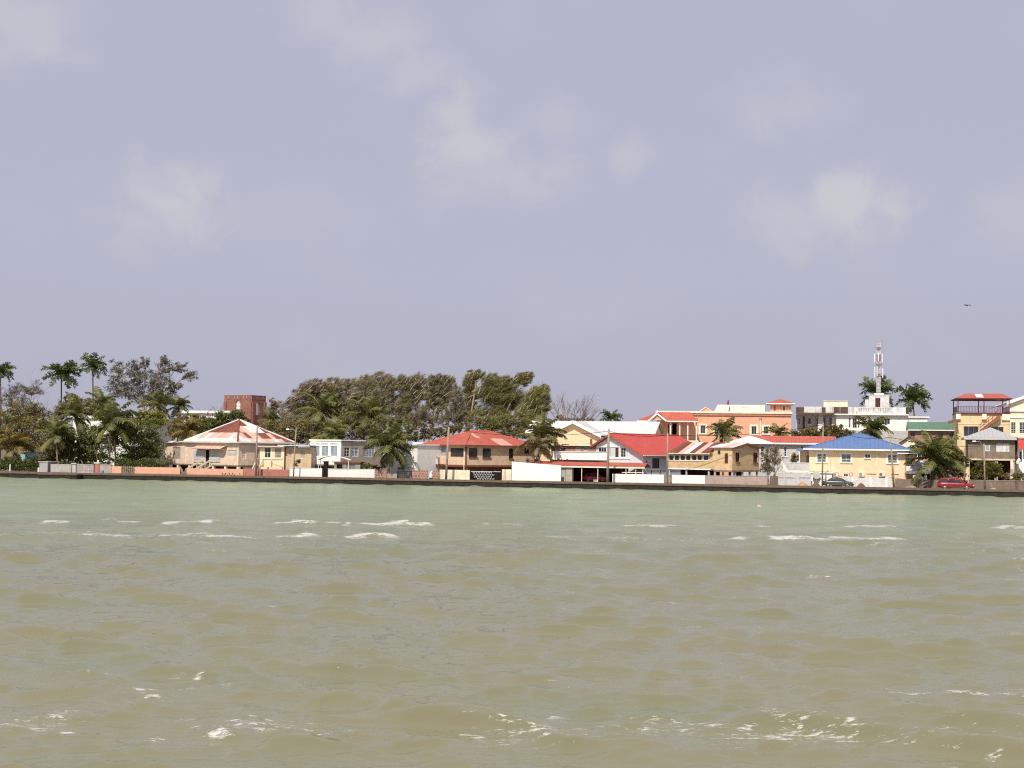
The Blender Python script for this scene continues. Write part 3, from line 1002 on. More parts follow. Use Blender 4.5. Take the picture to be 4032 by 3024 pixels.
MB().tube([(xb + .12, 0, 0), (xb, 0, zb), (xt, 0, zt)], [.05, .045, .03], 6).build('shaft', WOOD, b.root)
MB().tube([(xb - .06, 0, zb - .05), (xb + .06, 0, zb)], .07, 6).build('collar', STEEL, b.root)
pwall('grey wall section between brown pillar and short salmon wall', Z1, 1085, 1328, 1212, v=VL, m=MESHGREY, coping=GREYWALL)
b = Bld('barrel', 'small blue drum on the quay by the brown pillar', 'drum', Z1(1100, 1420), VL - 1.2)
r = 0.26; h = b.f(Z1(1100, 1388))[1]
MB().lathe((.2, 0, 0), [(r, 0), (r, h * .3), (r * 1.05, h * .33), (r, h * .36), (r, h * .64), (r * 1.05, h * .67), (r, h * .7), (r, h - .04), (r * .9, h)], 12).build('body', mat('blue_plastic', (0.12, 0.28, 0.36), rough=.5), b.root)
MB().lathe((.2, 0, h), [(r * .85, 0), (r * .8, .03)], 12).build('lid', STEEL, b.root)
pwall('short salmon wall panel left of the dark slat fence', Z1, 1215, 1343, 1320, v=VL, m=SALMON)
slat_fence('dark weathered slat fence between two salmon walls', Z1, 1322, 1340, 1463, VL, WOOD)
pwall('long plain salmon wall left of the broken branches', Z1, 1466, 1350, 1960, v=VL, m=SALMON)
b = Bld('white_bollard', 'thin white post on the quay at far left', 'post', Z1(101, 1410), 3.0)
h = b.f(Z1(101, 1326))[1]; w = b.f(Z1(113, 1326))[0]
b.box('shaft', WHITE2, 0, w, 0, w, 0, h)
MB().lathe((w / 2, w / 2, h), [(w * .5, 0), (w * .3, .05), (.01, .07)], 8).build('top', WHITE2, b.root)
b = Bld('rock_pile', 'small pale rubble heap on the quay at far left', 'rubble', Z1(275, 1412), 2.2)
rr = random.Random(9)
for k in range(6):
    c = Vector((rr.uniform(-.7, .7), rr.uniform(-.2, .3), .08)); q = rr.uniform(.12, .24)
    MB().lathe(c, [(q * .6, -q * .5), (q, 0), (q * .7, q * .5), (q * .2, q * .7)], 6).build('rock', SAND if k % 2 else ROCK, b.root)

# driftwood and split palings in the gap
b = Bld('broken_branches', 'bleached broken branches leaning in the gap in the salmon wall', 'branches', Z2(370, 1490), VL + .2)
for (x0, y0, x1, y1, r0) in ((335, 1370, 390, 1490, .09), (350, 1400, 365, 1490, .06), (430, 1410, 400, 1490, .12), (425, 1400, 395, 1445, .08), (345, 1380, 405, 1480, .05)):
    a, c = b.f(Z2(x0, y0)), b.f(Z2(x1, y1))
    MB().tube([(c[0], 0, max(-.1, c[1] - .3)), ((a[0] + c[0]) / 2 + .06, -.05, (a[1] + c[1]) / 2), (a[0], .1, a[1])], [r0, r0 * .9, r0 * .5], 6).build('branch', BARK, b.root)
b = pwall('long salmon wall pierced by small vent holes before the rusty-roofed house', Z2, 428, 1402, 1130, v=VL, m=SALMON)
for (x, y) in ((870, 1470), (912, 1470), (957, 1470), (1000, 1470), (1088, 1472), (893, 1486), (935, 1488), (978, 1487), (1020, 1488)):
    a = b.f(Z2(x, y))
    MB().lathe((a[0], -.012, a[1]), [(.001, -.12), (.07, -.08), (.085, .0), (.07, .08), (.001, .12)], 8).build('vent_hole', DARK, b.root)
pwall('darker red-brown section at the right end of the salmon wall', Z2, 1134, 1410, 1700, v=VL, m=SALMONDARK)
pwall('white wall section right of the red-brown wall', Z2, 1708, 1402, 2112, v=VL, m=WHITE, coping=WHITE2)
b = Bld('dark_pillar', 'tall black gate pillar between two white walls', 'pillar', Z3(607, 1345), VL - .25)
w, h = b.f(Z3(662, 1150)); h = b.f(Z3(607, 1150))[1]
b.box('base', DARK, 0, w, 0, .8, -.2, h * .52); b.box('shaft', DARK, .1, w - .05, .1, .7, h * .52, h - .1); b.box('cap', DARK, .02, w, .02, .78, h - .098, h)
pwall('long white wall right of the black pillar', Z3, 668, 1236, 1176, v=VL, m=WHITE, coping=WHITE2)
pwall('brown blockwork wall right of the long white wall', Z3, 1181, 1246, 1308, v=VL, m=BROWNBLOCK)
pwall('low dark grey wall panel beside brown blockwork', Z3, 1312, 1285, 1418, v=VL + .1, m=MAUVEWALL)
b = Bld('bar_gate', 'dark barred gate between grey panel and brown blockwork', 'gate', Z3(1422, 1252), VL + .3)
X1 = b.f(Z3(1580, 1252))[0]; h = b.f(Z3(1422, 1252))[1]
for xx in (0, X1 * .5 - .04, X1 - .08): b.box('stile', DARK, xx, xx + .08, 0, .06, 0, h)
for zz in (.1, h - .1): b.box('rail', DARK, .081, X1 - .081, .01, .05, zz, zz + .08)
for k in range(1, 14):
    if k != 7: b.box('bar', DARK, .04 + (X1 - .08) * k / 14 - .03, .04 + (X1 - .08) * k / 14 + .03, .055, .085, .1, h - .05)
b.box('back_sheet', GREYWALL, .3, X1 - .9, .3, .34, 0, h * .6)
pwall('brown blockwork wall left of the green bin', Z3, 1584, 1250, 1749, v=VL, m=BROWNBLOCK)
b = Bld('green_bin', 'green bin standing in the gap under a white cloth', 'bin', Z3(1765, 1370), VL + .4)
w = b.f(Z3(1800, 1330))[0]; h = b.f(Z3(1765, 1330))[1]
GREENP = mat('green_plastic', (0.03, 0.10, 0.05), rough=.5)
MB().slab([(0.05, .05, .08), (w - .05, .05, .08), (w - .05, w - .05, .08), (.05, w - .05, .08)], .06).build('base', GREENP, b.root)
MB().add([(.06, .06, .08), (w - .06, .06, .08), (w - .06, w - .06, .08), (.06, w - .06, .08), (0, 0, h), (w, 0, h), (w, w, h), (0, w, h)],
         [(0, 3, 2, 1), (4, 5, 6, 7), (0, 1, 5, 4), (1, 2, 6, 5), (2, 3, 7, 6), (3, 0, 4, 7)]).build('body', GREENP, b.root)
for xx in (.1, w - .1): MB().tube([(xx - .03, w, .1), (xx + .03, w, .1)], .1, 10).build('wheel', DARK, b.root)
b2 = Bld('white_cloth', 'crumpled white cloth heaped on the green bin', 'cloth', Z3(1762, 1330), VL + .4)
zt = b2.f(Z3(1762, 1262))[1]; z0 = b2.f(Z3(1762, 1332))[1]; w = b2.f(Z3(1803, 1330))[0]
rr = random.Random(3); mb = MB(); n = 9
for j, (q, zz) in enumerate(((.9, z0), (1.05, z0 + .25), (.95, z0 + .5), (.62, z0 + .8), (.75, zt - .12), (.45, zt))):
    for k in range(n):
        a = 6.283 * k / n; s_ = q * w * .5 * rr.uniform(.75, 1.15)
        mb.v.append((w / 2 + .12 * (j > 3) + s_ * math.cos(a), w / 2 + s_ * math.sin(a), zz + rr.uniform(-.04, .04)))
for j in range(5):
    for k in range(n): mb.f.append((j * n + k, j * n + (k + 1) % n, (j + 1) * n + (k + 1) % n, (j + 1) * n + k))
mb.f.append(tuple(5 * n + k for k in range(n)))
mb.build('fold', WHITE2, b2.root, True)
pwall('narrow brown blockwork wall right of the green bin', Z3, 1807, 1258, 1872, v=VL, m=BROWNBLOCK)
pwall('cream wall with dark run stains left of the screen gate', Z4, 362, 1242, 690, v=VL + .6, m=CREAMSTAIN)
b = Bld('screen_gate', 'black gate with rows of white pierced ornaments', 'gate', Z4(696, 1258), VL + .5)
X1 = b.f(Z4(1035, 1258))[0]; h = b.f(Z4(696, 1258))[1]
b.box('back_panel', DARK, 0, X1, .05, .12, 0, h)
b.box('top_rail', WHITE2, .12, X1 - .02, -.03, .048, h - .07, h)
for xx in (0, X1 * .72, X1 - .12): b.box('post', DARK, xx, xx + .12, -.06, .045, 0, h + .05)
petal = MB()
petal.add([(0, -.02, -.13), (.055, -.02, 0), (0, -.02, .13), (-.055, -.02, 0), (0, .04, -.13), (.055, .04, 0), (0, .04, .13), (-.055, .04, 0)],
          [(0, 1, 2, 3), (0, 4, 5, 1), (1, 5, 6, 2), (2, 6, 7, 3), (3, 7, 4, 0)])
pm = petal.mesh('ornament', WHITE2)
for j in range(5):
    for i in range(13):
        a = b.f(Z4(728 + i * 18 + (j % 2) * 9, 1277 + j * 22))
        if i < j - 1: continue
        o = link('ornament', pm, b.root); o.location = (a[0], -.0, a[1]); o.rotation_euler = (0, (.35 if (i + j) % 2 else -.35), 0)
pwall('cream wall panel between screen gate and tall white wall', Z4, 1042, 1238, 1144, v=VL + .6, m=CREAMSTAIN)
pwall('tall bright white wall stepping down to the carport', Z4, 1149, 1155, 1684, 1196, v=VL + .3, m=WHITE)

# ------------------------------------------------------------------ houses, left to right
# white villa half hidden in the palms
b = Bld('white_villa', 'white flat-roofed villa half hidden by the left palms', 'house', Z1(790, 1200), 34, -20)
Rr = b.R(Z1, 786, 797, 1600, 1100)
b.box('roof', WHITE2, Rr[0] - .3, b.f(Z1(1112, 800))[0], -.4, 9, Rr[3] - .5, Rr[3])
b.facade(WHITE, Rr[0], Rr[1], 0, Rr[3] - .52, [(b.R(Z1, 830, 910, 900, 990),), (b.R(Z1, 980, 910, 1050, 990),), (b.R(Z1, 1400, 930, 1480, 1010),)], fm=WHITE2, gm=GLASS)
b.shell(WHITE, Rr[0], Rr[1], .22, 9, 0, Rr[3] - .52)
R2 = b.R(Z1, 1340, 850, 1600, 900)
b.box('roof', WHITE2, R2[0], R2[1] + .3, -.5, 9, R2[3] - .5, R2[3] - .15)
b = Bld('blue_shed', 'small pale blue shed glimpsed behind the golden palm', 'shed', Z1(200, 1260), 16, -20)
Rr = b.R(Z1, 200, 1185, 275, 1215)
b.facade(mat('aqua_paint', (0.25, 0.42, 0.46)), Rr[0], Rr[1], 0, Rr[3], [((Rr[0] + .5, Rr[0] + 1.4, .1, 2.0), dict(door=WHITE2))])
b.shell(MATS['aqua_paint'], Rr[0], Rr[1], .22, 3.5, 0, Rr[3]); b.box('roof', GALV, Rr[0] - .3, Rr[1] + .3, -.4, 3.8, Rr[3], Rr[3] + .12)
b = Bld('long_white_hall', 'long low white building far behind, left of the brick tower', 'building', Z2(410, 700), 95, -18)
Rr = b.R(Z2, 405, 688, 960, 760)
b.box('roof', WHITE2, Rr[0] - .4, Rr[1] + .4, -.6, 5, Rr[3] - .55, Rr[3])
b.facade(WHITE, Rr[0], Rr[1], 0, Rr[3] - .552, [((Rr[0] + 1 + 2.1 * k, Rr[0] + 2.2 + 2.1 * k, Rr[3] - 3.0, Rr[3] - 1.7),) for k in range(5)], gm=LOUVRE)
b.shell(WHITE, Rr[0], Rr[1], .22, 4.6, 0, Rr[3] - .552)

# brick church tower
b = Bld('brick_tower', 'square red brick church tower with lancet windows above the trees', 'tower', Z2(1235, 700), 105, -28)
zt = b.f(Z2(1235, 492))[1]
xl = b.f(Z2(897, 500))[0]; yr = b.g(Z2(1413, 500))[0]
L_ = b.R(Z2, 1036, 550, 1095, 672); Rg = b.RS(Z2, 1286, 572, 1336, 742)
zp = zt - 1.0
b.facade(BRICK, xl, 0, 0, zp, [(L_, dict(open=True))], th=.6)
b.facade(BRICK, .6, yr, 0, zp, [(Rg, dict(open=True))], ax='x', th=.6)
b.box('wall', BRICK, xl, xl + .6, .6, yr, 0, zp); b.box('wall', BRICK, xl + .6, -.6, yr - .6, yr, 0, zp)
for (R4, ax) in ((L_, 'y'), (Rg, 'x')):
    mb = MB(); am = (R4[0] + R4[1]) / 2; w2 = (R4[1] - R4[0]) / 2
    abox(mb, ax, 0, R4[0], R4[1], .3, .36, R4[2], R4[3]); lv = mb.build('louvre_board', WHITE2, b.root)
    for k in range(7):
        zz = R4[2] + (R4[3] - R4[2]) * (k + .3) / 7
        sl = MB(); abox(sl, ax, 0, R4[0], R4[1], .2, .3, zz, zz + .1); sl.build('slat', WHITE2, lv)
    for sgn in (0, 1):     # brick spandrels that make the head pointed
        a0 = R4[0] if sgn == 0 else R4[1]
        pts = [(a0, R4[3])] + [(am + (a0 - am) * math.cos(t * 1.57), R4[3] - w2 * 1.2 * (1 - math.sin(t * 1.57))) for t in (1, .8, .6, .4, .2, 0)]
        P3 = [amap(ax, 0, p[0], -.003, p[1]) for p in pts]
        n_ = (0, .32, 0) if ax == 'y' else (-.32, 0, 0)
        MB().prism(P3, n_).build('arch_spandrel', BRICK, b.root)
    for k in range(7):
        t = (k - 3) / 3.0
        vs_ = MB(); abox(vs_, ax, 0, am + t * w2 * 1.15 - .12, am + t * w2 * 1.15 + .12, -.06, .02, R4[3] - abs(t) * w2 * .9 + .0, R4[3] - abs(t) * w2 * .9 + .35)
        vs_.build('voussoir', BRICK, b.root)
for (ax, a0, a1) in (('y', xl, 0), ('x', 0, yr)):
    mb = MB(); abox(mb, ax, 0, a0 - .02, a1 + .02, -.03, .5, zp, zp + .12); mb.build('string_course', BRICK, b.root)
    mb = MB(); abox(mb, ax, 0, a0, a1, .002, .45, zp + .122, zt - .15); mb.build('parapet', BRICK, b.root)
    for k in (1, 3, 4, 6, 7):
        c = a0 + (a1 - a0) * (k + .3) / 9
        mb = MB(); abox(mb, ax, 0, c - .07, c + .07, -.02, .001, zt - .62, zt - .2); mb.build('plaster_patch', GREYWALL, b.root)
    mb = MB(); abox(mb, ax, 0, a0 - .08, a1 + .08, -.05, .5, zt - .148, zt); mb.build('coping', BRICK, b.root)
for xx in (xl + .0, -.75):
    MB().box(xx, xx + .75, -.3, -.002, 0, zp - .5).build('buttress', BRICK, b.root)
MB().box(.002, .3, 0, .75, 0, zp - .5).build('buttress', BRICK, b.root)
MB().box(.002, .3, yr - .75, yr, 0, zp - .5).build('buttress', BRICK, b.root)

# timber house with the patchwork rusty roof
b = Bld('timber_house', 'bleached timber house on piers under a patchwork rusty hip roof', 'house', Z2(1065, 1380), 9.5, -45)
zF = b.f(Z2(1065, 1366))[1]; zE = b.f(Z2(1065, 1070))[1]
xL = b.f(Z2(420, 1200))[0]; xLL = b.f(Z2(160, 1200))[0]
xE = b.f(Z2(392, 1055), -.55)[0]; yE = b.g(Z2(1770, 1068), .55)[0]
yR = yE - .55
ym = (yE - .55) / 2; xm = (xE + .55) / 2
zA = b.f(Z2(1085, 800), ym)[1]
wins = [(b.R(Z2, 245, 1140, 350, 1290), dict(gm=OLDBOARD2, fm=OLDBOARD, nx=1, ny=6)), (b.R(Z2, 655, 1170, 710, 1358), dict(door=DARK, fm=OLDBOARD2)),
        (b.R(Z2, 770, 1172, 800, 1206), dict(nx=1, fm=OLDBOARD2)), (b.R(Z2, 935, 1178, 1052, 1262), dict(gm=GREYWHITE, fm=OLDBOARD, nx=2, ny=5))]
b.facade(OLDBOARD, xLL, 0, zF, zE, wins, th=.16)
b.facade(OLDBOARD, .16, yR, zF, zE, [(b.RS(Z2, 1112, 1152, 1170, 1285), dict(gm=OLDBOARD, fm=WHITE2, nx=1, ny=6)), (b.RS(Z2, 1275, 1160, 1330, 1285), dict(gm=OLDBOARD2, fm=OLDBOARD, nx=1, ny=5))], ax='x', th=.16)
b.box('wall', OLDBOARD, xLL, xLL + .16, .16, yR * .7, zF, zE - .5); b.box('wall', OLDBOARD, xLL + .16, -.16, yR - .16, yR, zF, zE)
b.box('floor', WOOD, xLL + .02, -.02, .02, yR - .02, zF - .22, zF - .002)
b.box('corner_board', CREAMPALE, -.12, .05, -.05, .12, zF, zE)
b.box('corner_board', CREAMPALE, xL - .08, xL + .08, -.04, -.002, zF, zE - .1)
for x0, x1 in ((518, 650), (714, 845)):      # boarded-in veranda beside the door
    Rr = b.R(Z2, x0, 1172, x1, 1312)
    p = b.box('veranda_panel', GREYWHITE, Rr[0], Rr[1], -.07, -.002, Rr[2] - .2, Rr[3])
    for k in range(5):
        zz = Rr[2] - .2 + (Rr[3] - Rr[2] + .2) * (k + .1) / 5
        b.box('board', GREYWHITE, Rr[0], Rr[1], -.11, -.072, zz, zz + (Rr[3] - Rr[2]) / 5 - .06, parent=p)
# awning over the veranda
a0, _ = b.f(Z2(505, 1160), -1.0); a1, za = b.f(Z2(850, 1160), -1.0)
zh = b.f(Z2(700, 1112), 0)[1]
aw = b.slab('awning', RUSTPALE, [(a0, -1.2, za), (a1, -1.2, za), (a1 + .3, -.005, zh), (a0, -.005, zh)], .06)
b.slab('barge_board', WHITE2, [(a1 + .02, -1.25, za + .02), (a1 + .5, -1.0, za + .28), (a1 + .62, -.01, zh + .1), (a1 + .3, -.01, zh + .06)], .05, parent=aw)
for xx in (a0 + .1, a1 - .15): b.box('bracket', CREAMPALE, xx, xx + .08, -1.1, -.02, za - .12, za - .04)
# roof: sheets in two courses
C = {'r': RUST, 'p': RUSTPALE, 'z': ZINC}
ROWS = (0, .15, .40, .70, 1.0)
SL = ('zzzzzzzzzzzzzzzz', 'zzppzpppppppzpzz', 'zzzrrrrrrrrrrrrr', 'zzzzzrrrrrrrrrrr')
SR = ('pzzppzpzppzpprrz', 'pzprrppprrpprrrz', 'rrrrppzzzzrprrrz', 'rpprrrrzzzrrrrrr')
A0, B0, C0, D0 = (xE, -.55, zE), (.55, -.55, zE), (.55, yE, zE), (xE, yE, zE)
AP = (xm, ym, zA)
W_ = .95
sheeted(b.root, A0, B0, [AP], W_, ROWS, lambda s, j, i: C[SL[j][min(15, int(s * 16))]])
sheeted(b.root, B0, C0, [AP], W_, ROWS, lambda s, j, i: C[SR[j][min(15, int(s * 16))]])
b.slab('roof_slope', RUST, [C0, D0, AP], .05); b.slab('roof_slope', RUST, [D0, A0, AP], .05)
mb = MB(); mb.tube([Vector(AP) + Vector((0, 0, .05)), Vector(B0) + Vector((0, 0, .05))], .16, 6); mb.build('hip_cap', RUST, b.root)
mb = MB(); mb.tube([Vector(AP) + Vector((0, 0, .05)), Vector(A0) + Vector((0, 0, .05))], .14, 6); mb.build('hip_cap', ZINC, b.root)
mb = MB(); mb.tube([Vector(AP) + Vector((0, 0, .05)), Vector(C0) + Vector((0, 0, .05))], .14, 6); mb.build('hip_cap', ZINC, b.root)
b.fascia(ZINC, xE, .55, -.55, yE, zE - .01, .22, .07, 'gutter')
# lean-to at the left end
zl = b.f(Z2(130, 1085))[1]
b.slab('lean_to_roof', ZINC, [(xLL - .5, -.5, zl), (xL + .5, -.5, zE - .05), (xL + .5, yR * .7, zE - .05), (xLL - .5, yR * .7, zl)], .1)
# piers
for k in range(7):
    xx = xLL + .1 + (0 - xLL - .55) * k / 6
    b.box('pier', CREAMPALE, xx, xx + .45, .05, .5, -.2, zF - .222)
for yy in (3, 6, 9): b.box('pier', CREAMPALE, -.5, -.05, yy, yy + .45, -.2, zF - .222)
b.box('underfloor_shade_sheet', DARKBROWN, xLL + .5, -.5, 1.2, 1.35, -.2, zF - .222)  # dark sheet standing in for the shade beneath the raised floor


def stair(b, x0, x1, ytop, ztop, run, n, m, rail, landing=0.0):
    z0 = 0.05
    for k in range(n):
        zz = ztop - (ztop - z0) * (k + 1) / n; yy = ytop - landing - run * k / n
        b.box('step', m, x0 + .1, x1 - .1, yy - run / n, yy, zz, zz + .05)
    if landing: b.box('landing', m, x0, x1, ytop - landing, ytop - .003, ztop - .06, ztop)
    for xx in (x0, x1 - .09):
        P = [(xx, ytop - landing, ztop + 1.0), (xx, ytop - landing - run, z0 + .9), (xx, ytop - landing - run, z0 + .62), (xx, ytop - landing, ztop + .68)]
        MB().prism(P, (.09, 0, 0)).build('handrail', rail, b.root)
        P = [(xx, ytop - landing, ztop + .0), (xx, ytop - landing - run, z0), (xx, ytop - landing - run, z0 - .2), (xx, ytop - landing, ztop - .25)]
        MB().prism(P, (.09, 0, 0)).build('stringer', rail, b.root)
        for k in range(4):
            q = (k + .5) / 4
            yy = ytop - landing - run * q; zz = ztop + (z0 - ztop) * q
            b.box('baluster', rail, xx + .01, xx + .08, yy - .04, yy + .04, zz, zz + .64)


xa = b.f(Z2(636, 1270), -.2)[0]; xb2 = b.f(Z2(722, 1270), -.2)[0]
stair(b, xa - .3, xb2 + .2, 0, zF, 3.5, 9, WOOD, CREAMPALE)

b = Bld('house_annex', 'tan flat-roofed annex with glazed porch right of the rusty-roofed house', 'house', Z2(1345, 1400), 8.6)
zT = b.f(Z2(1640, 1120))[1]; zFl = b.f(Z2(1500, 1385))[1]
x0 = b.f(Z2(1345, 1200))[0]; x1 = b.f(Z2(1480, 1200))[0]; x2 = b.f(Z2(1640, 1200))[0]; x3 = b.f(Z2(1962, 1200))[0]
zs = b.f(Z2(1500, 1280))[1]
b.facade(CREAM, x0, x2, 0, zT - .25, [(b.R(Z2, 1393, 1146, 1474, 1272), dict(nx=2, ny=2, gm=GLASS, fm=CREAMPALE, sill=CREAMPALE)), (b.R(Z2, 1520, 1150, 1606, 1272), dict(nx=1, ny=6, gm=LOUVRE, fm=OLDBOARD, sill=CREAMPALE))], th=.18)
b.facade(TAN2, x2, x3, 0, zT - .25, [(b.R(Z2, 1680, 1170, 1720, 1280), dict(nx=1, fm=OLDBOARD, gm=SHADEWALL)), (b.R(Z2, 1820, 1170, 1890, 1280), dict(nx=1, fm=OLDBOARD, gm=SHADEWALL))], th=.18, pos=.6)
b.box('corner_board', CREAMPALE, x1 - .05, x1 + .1, -.05, -.003, 0, zT - .25)
b.box('corner_board', CREAMPALE, x0 - .05, x0 + .1, -.05, -.003, 0, zT - .25)
b.shell(SHADEWALL, x0, x3, .79, 5.5, 0, zT - .25)
b.box('roof', GREYWHITE, x0 - .3, x2 + .2, -.7, 5.6, zT - .249, zT - .08); b.box('roof', GREYWHITE, x2 - 1.0, x3 - .05, -.5, 5.7, zT - .248 + .17, zT + .12)
b.box('ledge', WHITE2, x0 + .2, x2 - .3, -.12, -.004, zs - .14, zs - .02)
b.box('step_wall', CREAM, x0 + .2, x2 + .2, -1.2, -.8, 0, b.f(Z2(1500, 1380))[1] * .95)
stair(b, x0 - .55, x0 + .55, -.05, zFl + .4, 2.4, 8, WOOD, CREAMPALE)

# white house with the sun room
b = Bld('sunroom_house', 'white flat-roofed house with a glazed sunroom behind the front palm', 'house', Z3(800, 1240), 9.0, -38)
zT = b.f(Z3(800, 928))[1]; zB = b.f(Z3(800, 1190))[1]
xl = b.f(Z3(472, 1000))[0]; yr = b.g(Z3(1262, 1000))[0]
sun_w = [(b.R(Z3, x0, 985, x1, 1096), dict(nx=2, ny=1, fm=WHITE2, gm=GLASSPALE, rec=.12)) for x0, x1 in ((497, 575), (592, 670), (690, 768))]
b.facade(WHITE2, xl, 0, zB, zT, sun_w, th=.2)
for x0, x1 in ((490, 575), (590, 670), (690, 768)):
    Rr = b.R(Z3, x0, 948, x1, 966); b.box('transom_panel', GREYWHITE, Rr[0], Rr[1], -.03, -.002, Rr[2], Rr[3])
zm = b.g(Z3(1000, 950))[1]
b.facade(SHADEWALL, .2, yr, .0, zT - .1, [(b.RS(Z3, 845, 1000, 905, 1100), dict(nx=2, ny=3, fm=WHITE2, gm=GLASS)), (b.RS(Z3, 925, 1000, 1000, 1100), dict(nx=2, ny=3, fm=WHITE2, gm=GLASSPALE)), (b.RS(Z3, 1052, 1000, 1180, 1105), dict(nx=4, ny=4, fm=WHITE2, gm=GLASSPALE))], ax='x', th=.2)  # side of the white house, its shade put into the wall colour
b.box('wall', WHITE, xl, xl + .2, .2, yr, zB, zT - .1); b.box('wall', WHITE, xl + .2, -.2, yr - .2, yr, 0, zT - .1)
b.box('floor', CONCRETE, xl + .05, -.22, .05, yr - .2, zB - .25, zB - .003)
b.box('roof', WHITE2, xl - .15, .25, -.15, yr + .2, zT, zT + .18)
for xx in (xl + .6, -.5): b.box('post', WHITE2, xx, xx + .35, .3, .65, 0, zB - .252)
b.box('wall', SALMONDARK, xl + .3, -.2, 2.5, 2.7, 0, zB - .252)
# side wing
x2 = b.f(Z3(1265, 1100), yr * .55)[0]; x3 = b.f(Z3(1640, 1100), yr * .55)[0]; zt2 = b.f(Z3(1400, 962), yr * .55)[1]
y2 = yr * .55
b.facade(WHITE, x2, x3, 0, zt2 - .2, [(b.R(Z3, 1480, 985, 1525, 1062, y2), dict(nx=1, ny=4, gm=LOUVRE)), (b.R(Z3, 1422, 1212, 1492, 1250, y2), dict(nx=2, ny=1, gm=LOUVRE))], pos=y2)
b.box('ledge', GREYWHITE, b.f(Z3(1480, 1190), y2)[0], x3 - 1.2, y2 - .4, y2 - .004, b.f(Z3(1480, 1212), y2)[1], b.f(Z3(1480, 1186), y2)[1])
b.shell(WHITE, x2, x3, y2 + .22, y2 + 7, 0, zt2 - .2)
b.box('roof', WHITE2, x2 - .2, x3 + .2, y2 - .4, y2 + 7.2, zt2 - .198, zt2)
b = Bld('garden_shed', 'low dark shed with brown flat roof before the sunroom house', 'shed', Z3(735, 1240), 7.2)
Rr = b.R(Z3, 735, 1168, 1020, 1240)
b.facade(OLDBOARD2, 0, Rr[1], 0, Rr[3], [((.4, 1.4, .05, Rr[3] - .3), dict(open=True)), ((Rr[1] * .45, Rr[1] * .8, .8, Rr[3] - .3), dict(gm=LOUVRE, fm=OLDBOARD2, nx=3))], th=.1)
b.shell(OLDBOARD2, 0, Rr[1], .1, 1.5, 0, Rr[3], th=.1); b.box('roof', BROWN, -.3, Rr[1] + .2, -.3, 1.7, Rr[3], Rr[3] + .14)
b = Bld('arched_canopy', 'curved white canopy behind the black pillar', 'canopy', Z3(552, 1200), 6.6)
x0, z0 = b.f(Z3(552, 1132)); x1 = b.f(Z3(900, 1130))[0]
mb = MB(); prof = [(x0 + (x1 - x0) * t, z0 + .75 * max(0.0, math.sin(3.1416 * t)) ** .8 * (1 - .35 * t)) for t in [k / 12 for k in range(13)]]
for k in range(12):
    (p, pz), (q, qz) = prof[k], prof[k + 1]
    mb.slab([(p, 0, pz), (q, 0, qz), (q, 1.3, qz), (p, 1.3, pz)], .06)
mb.build('cover', WHITE2, b.root)
for xx in (x0 + .1, x1 - .2):
    for yy in (.1, 1.1): b.box('post', WHITE2, xx, xx + .08, yy, yy + .08, 0, z0 + .02)

# two-storey tan house with the red hip roof
b = Bld('red_hip_house', 'tan two-storey house with red hip roof and brown balcony', 'house', Z4(645, 1300), 10.5, -50)
zE = b.f(Z4(645, 972))[1]; zF = b.f(Z4(645, 1192))[1]
xl = b.f(Z4(212, 1050))[0]; yr = b.g(Z4(1400, 1050))[0]
xe = b.f(Z4(168, 955), -.6)[0]; ye = b.g(Z4(1436, 975), .6)[0]
zR = b.g(Z4(660, 822), (xe) / 2)[1]
lw = [(b.R(Z4, 225, 1010, 300, 1188), dict(nx=2, fm=BROWN, name='glass_door')), (b.R(Z4, 380, 990, 436, 1086), dict(nx=1, fm=BROWN, gm=GLASSPALE)), (b.R(Z4, 480, 1006, 626, 1102), dict(nx=3, fm=BROWN, gm=GLASS))]
rw = [(b.RS(Z4, 680, 1006, 776, 1106), dict(nx=2, fm=BROWN, sill=BROWN, sw=0)), (b.RS(Z4, 830, 1010, 922, 1112), dict(nx=2, fm=BROWN, sill=BROWN, sw=0)),
      (b.RS(Z4, 1116, 1012, 1166, 1122), dict(nx=1, ny=2, fm=BROWN, sill=BROWN, sw=0)), (b.RS(Z4, 1286, 1010, 1336, 1070), dict(nx=1, fm=BROWN))]
b.facade(TANWALL, xl, 0, zF, zE, lw)
b.facade(TANWALL, .22, yr, zF, zE, rw, ax='x')
b.box('wall', TANWALL, xl, xl + .22, .22, yr, zF, zE); b.box('wall', TANWALL, xl + .22, -.22, yr - .22, yr, zF, zE)
b.box('floor', BROWN, xl - .02, .06, -.06, yr, zF - .32, zF - .002)
b.box('corner_post', BROWN, -.15, .06, -.06, .12, zF, zE); b.box('downpipe', CREAMPALE, -.42, -.3, -.12, -.004, .5, zE - .2)
# lower storey
for xx in [xl + .3 + k * (-.6 - xl) / 4 for k in range(5)]: b.box('post', BROWN, xx, xx + .3, .2, .5, 0, zF - .322)
for k in range(6): b.box('post', BROWN, -.5, -.2, .8 + k * (yr - 1.4) / 5, 1.1 + k * (yr - 1.4) / 5, 0, zF - .322)
b.box('lower_wall', mat('brown_render', (0.30, 0.14, 0.10), streak=.5), xl + 1.0, -1.0, 2.0, 2.2, 0, zF - .322)
b.box('lower_wall', MATS['brown_render'], -1.4, -1.2, 2.2, yr - .3, 0, zF - .322)
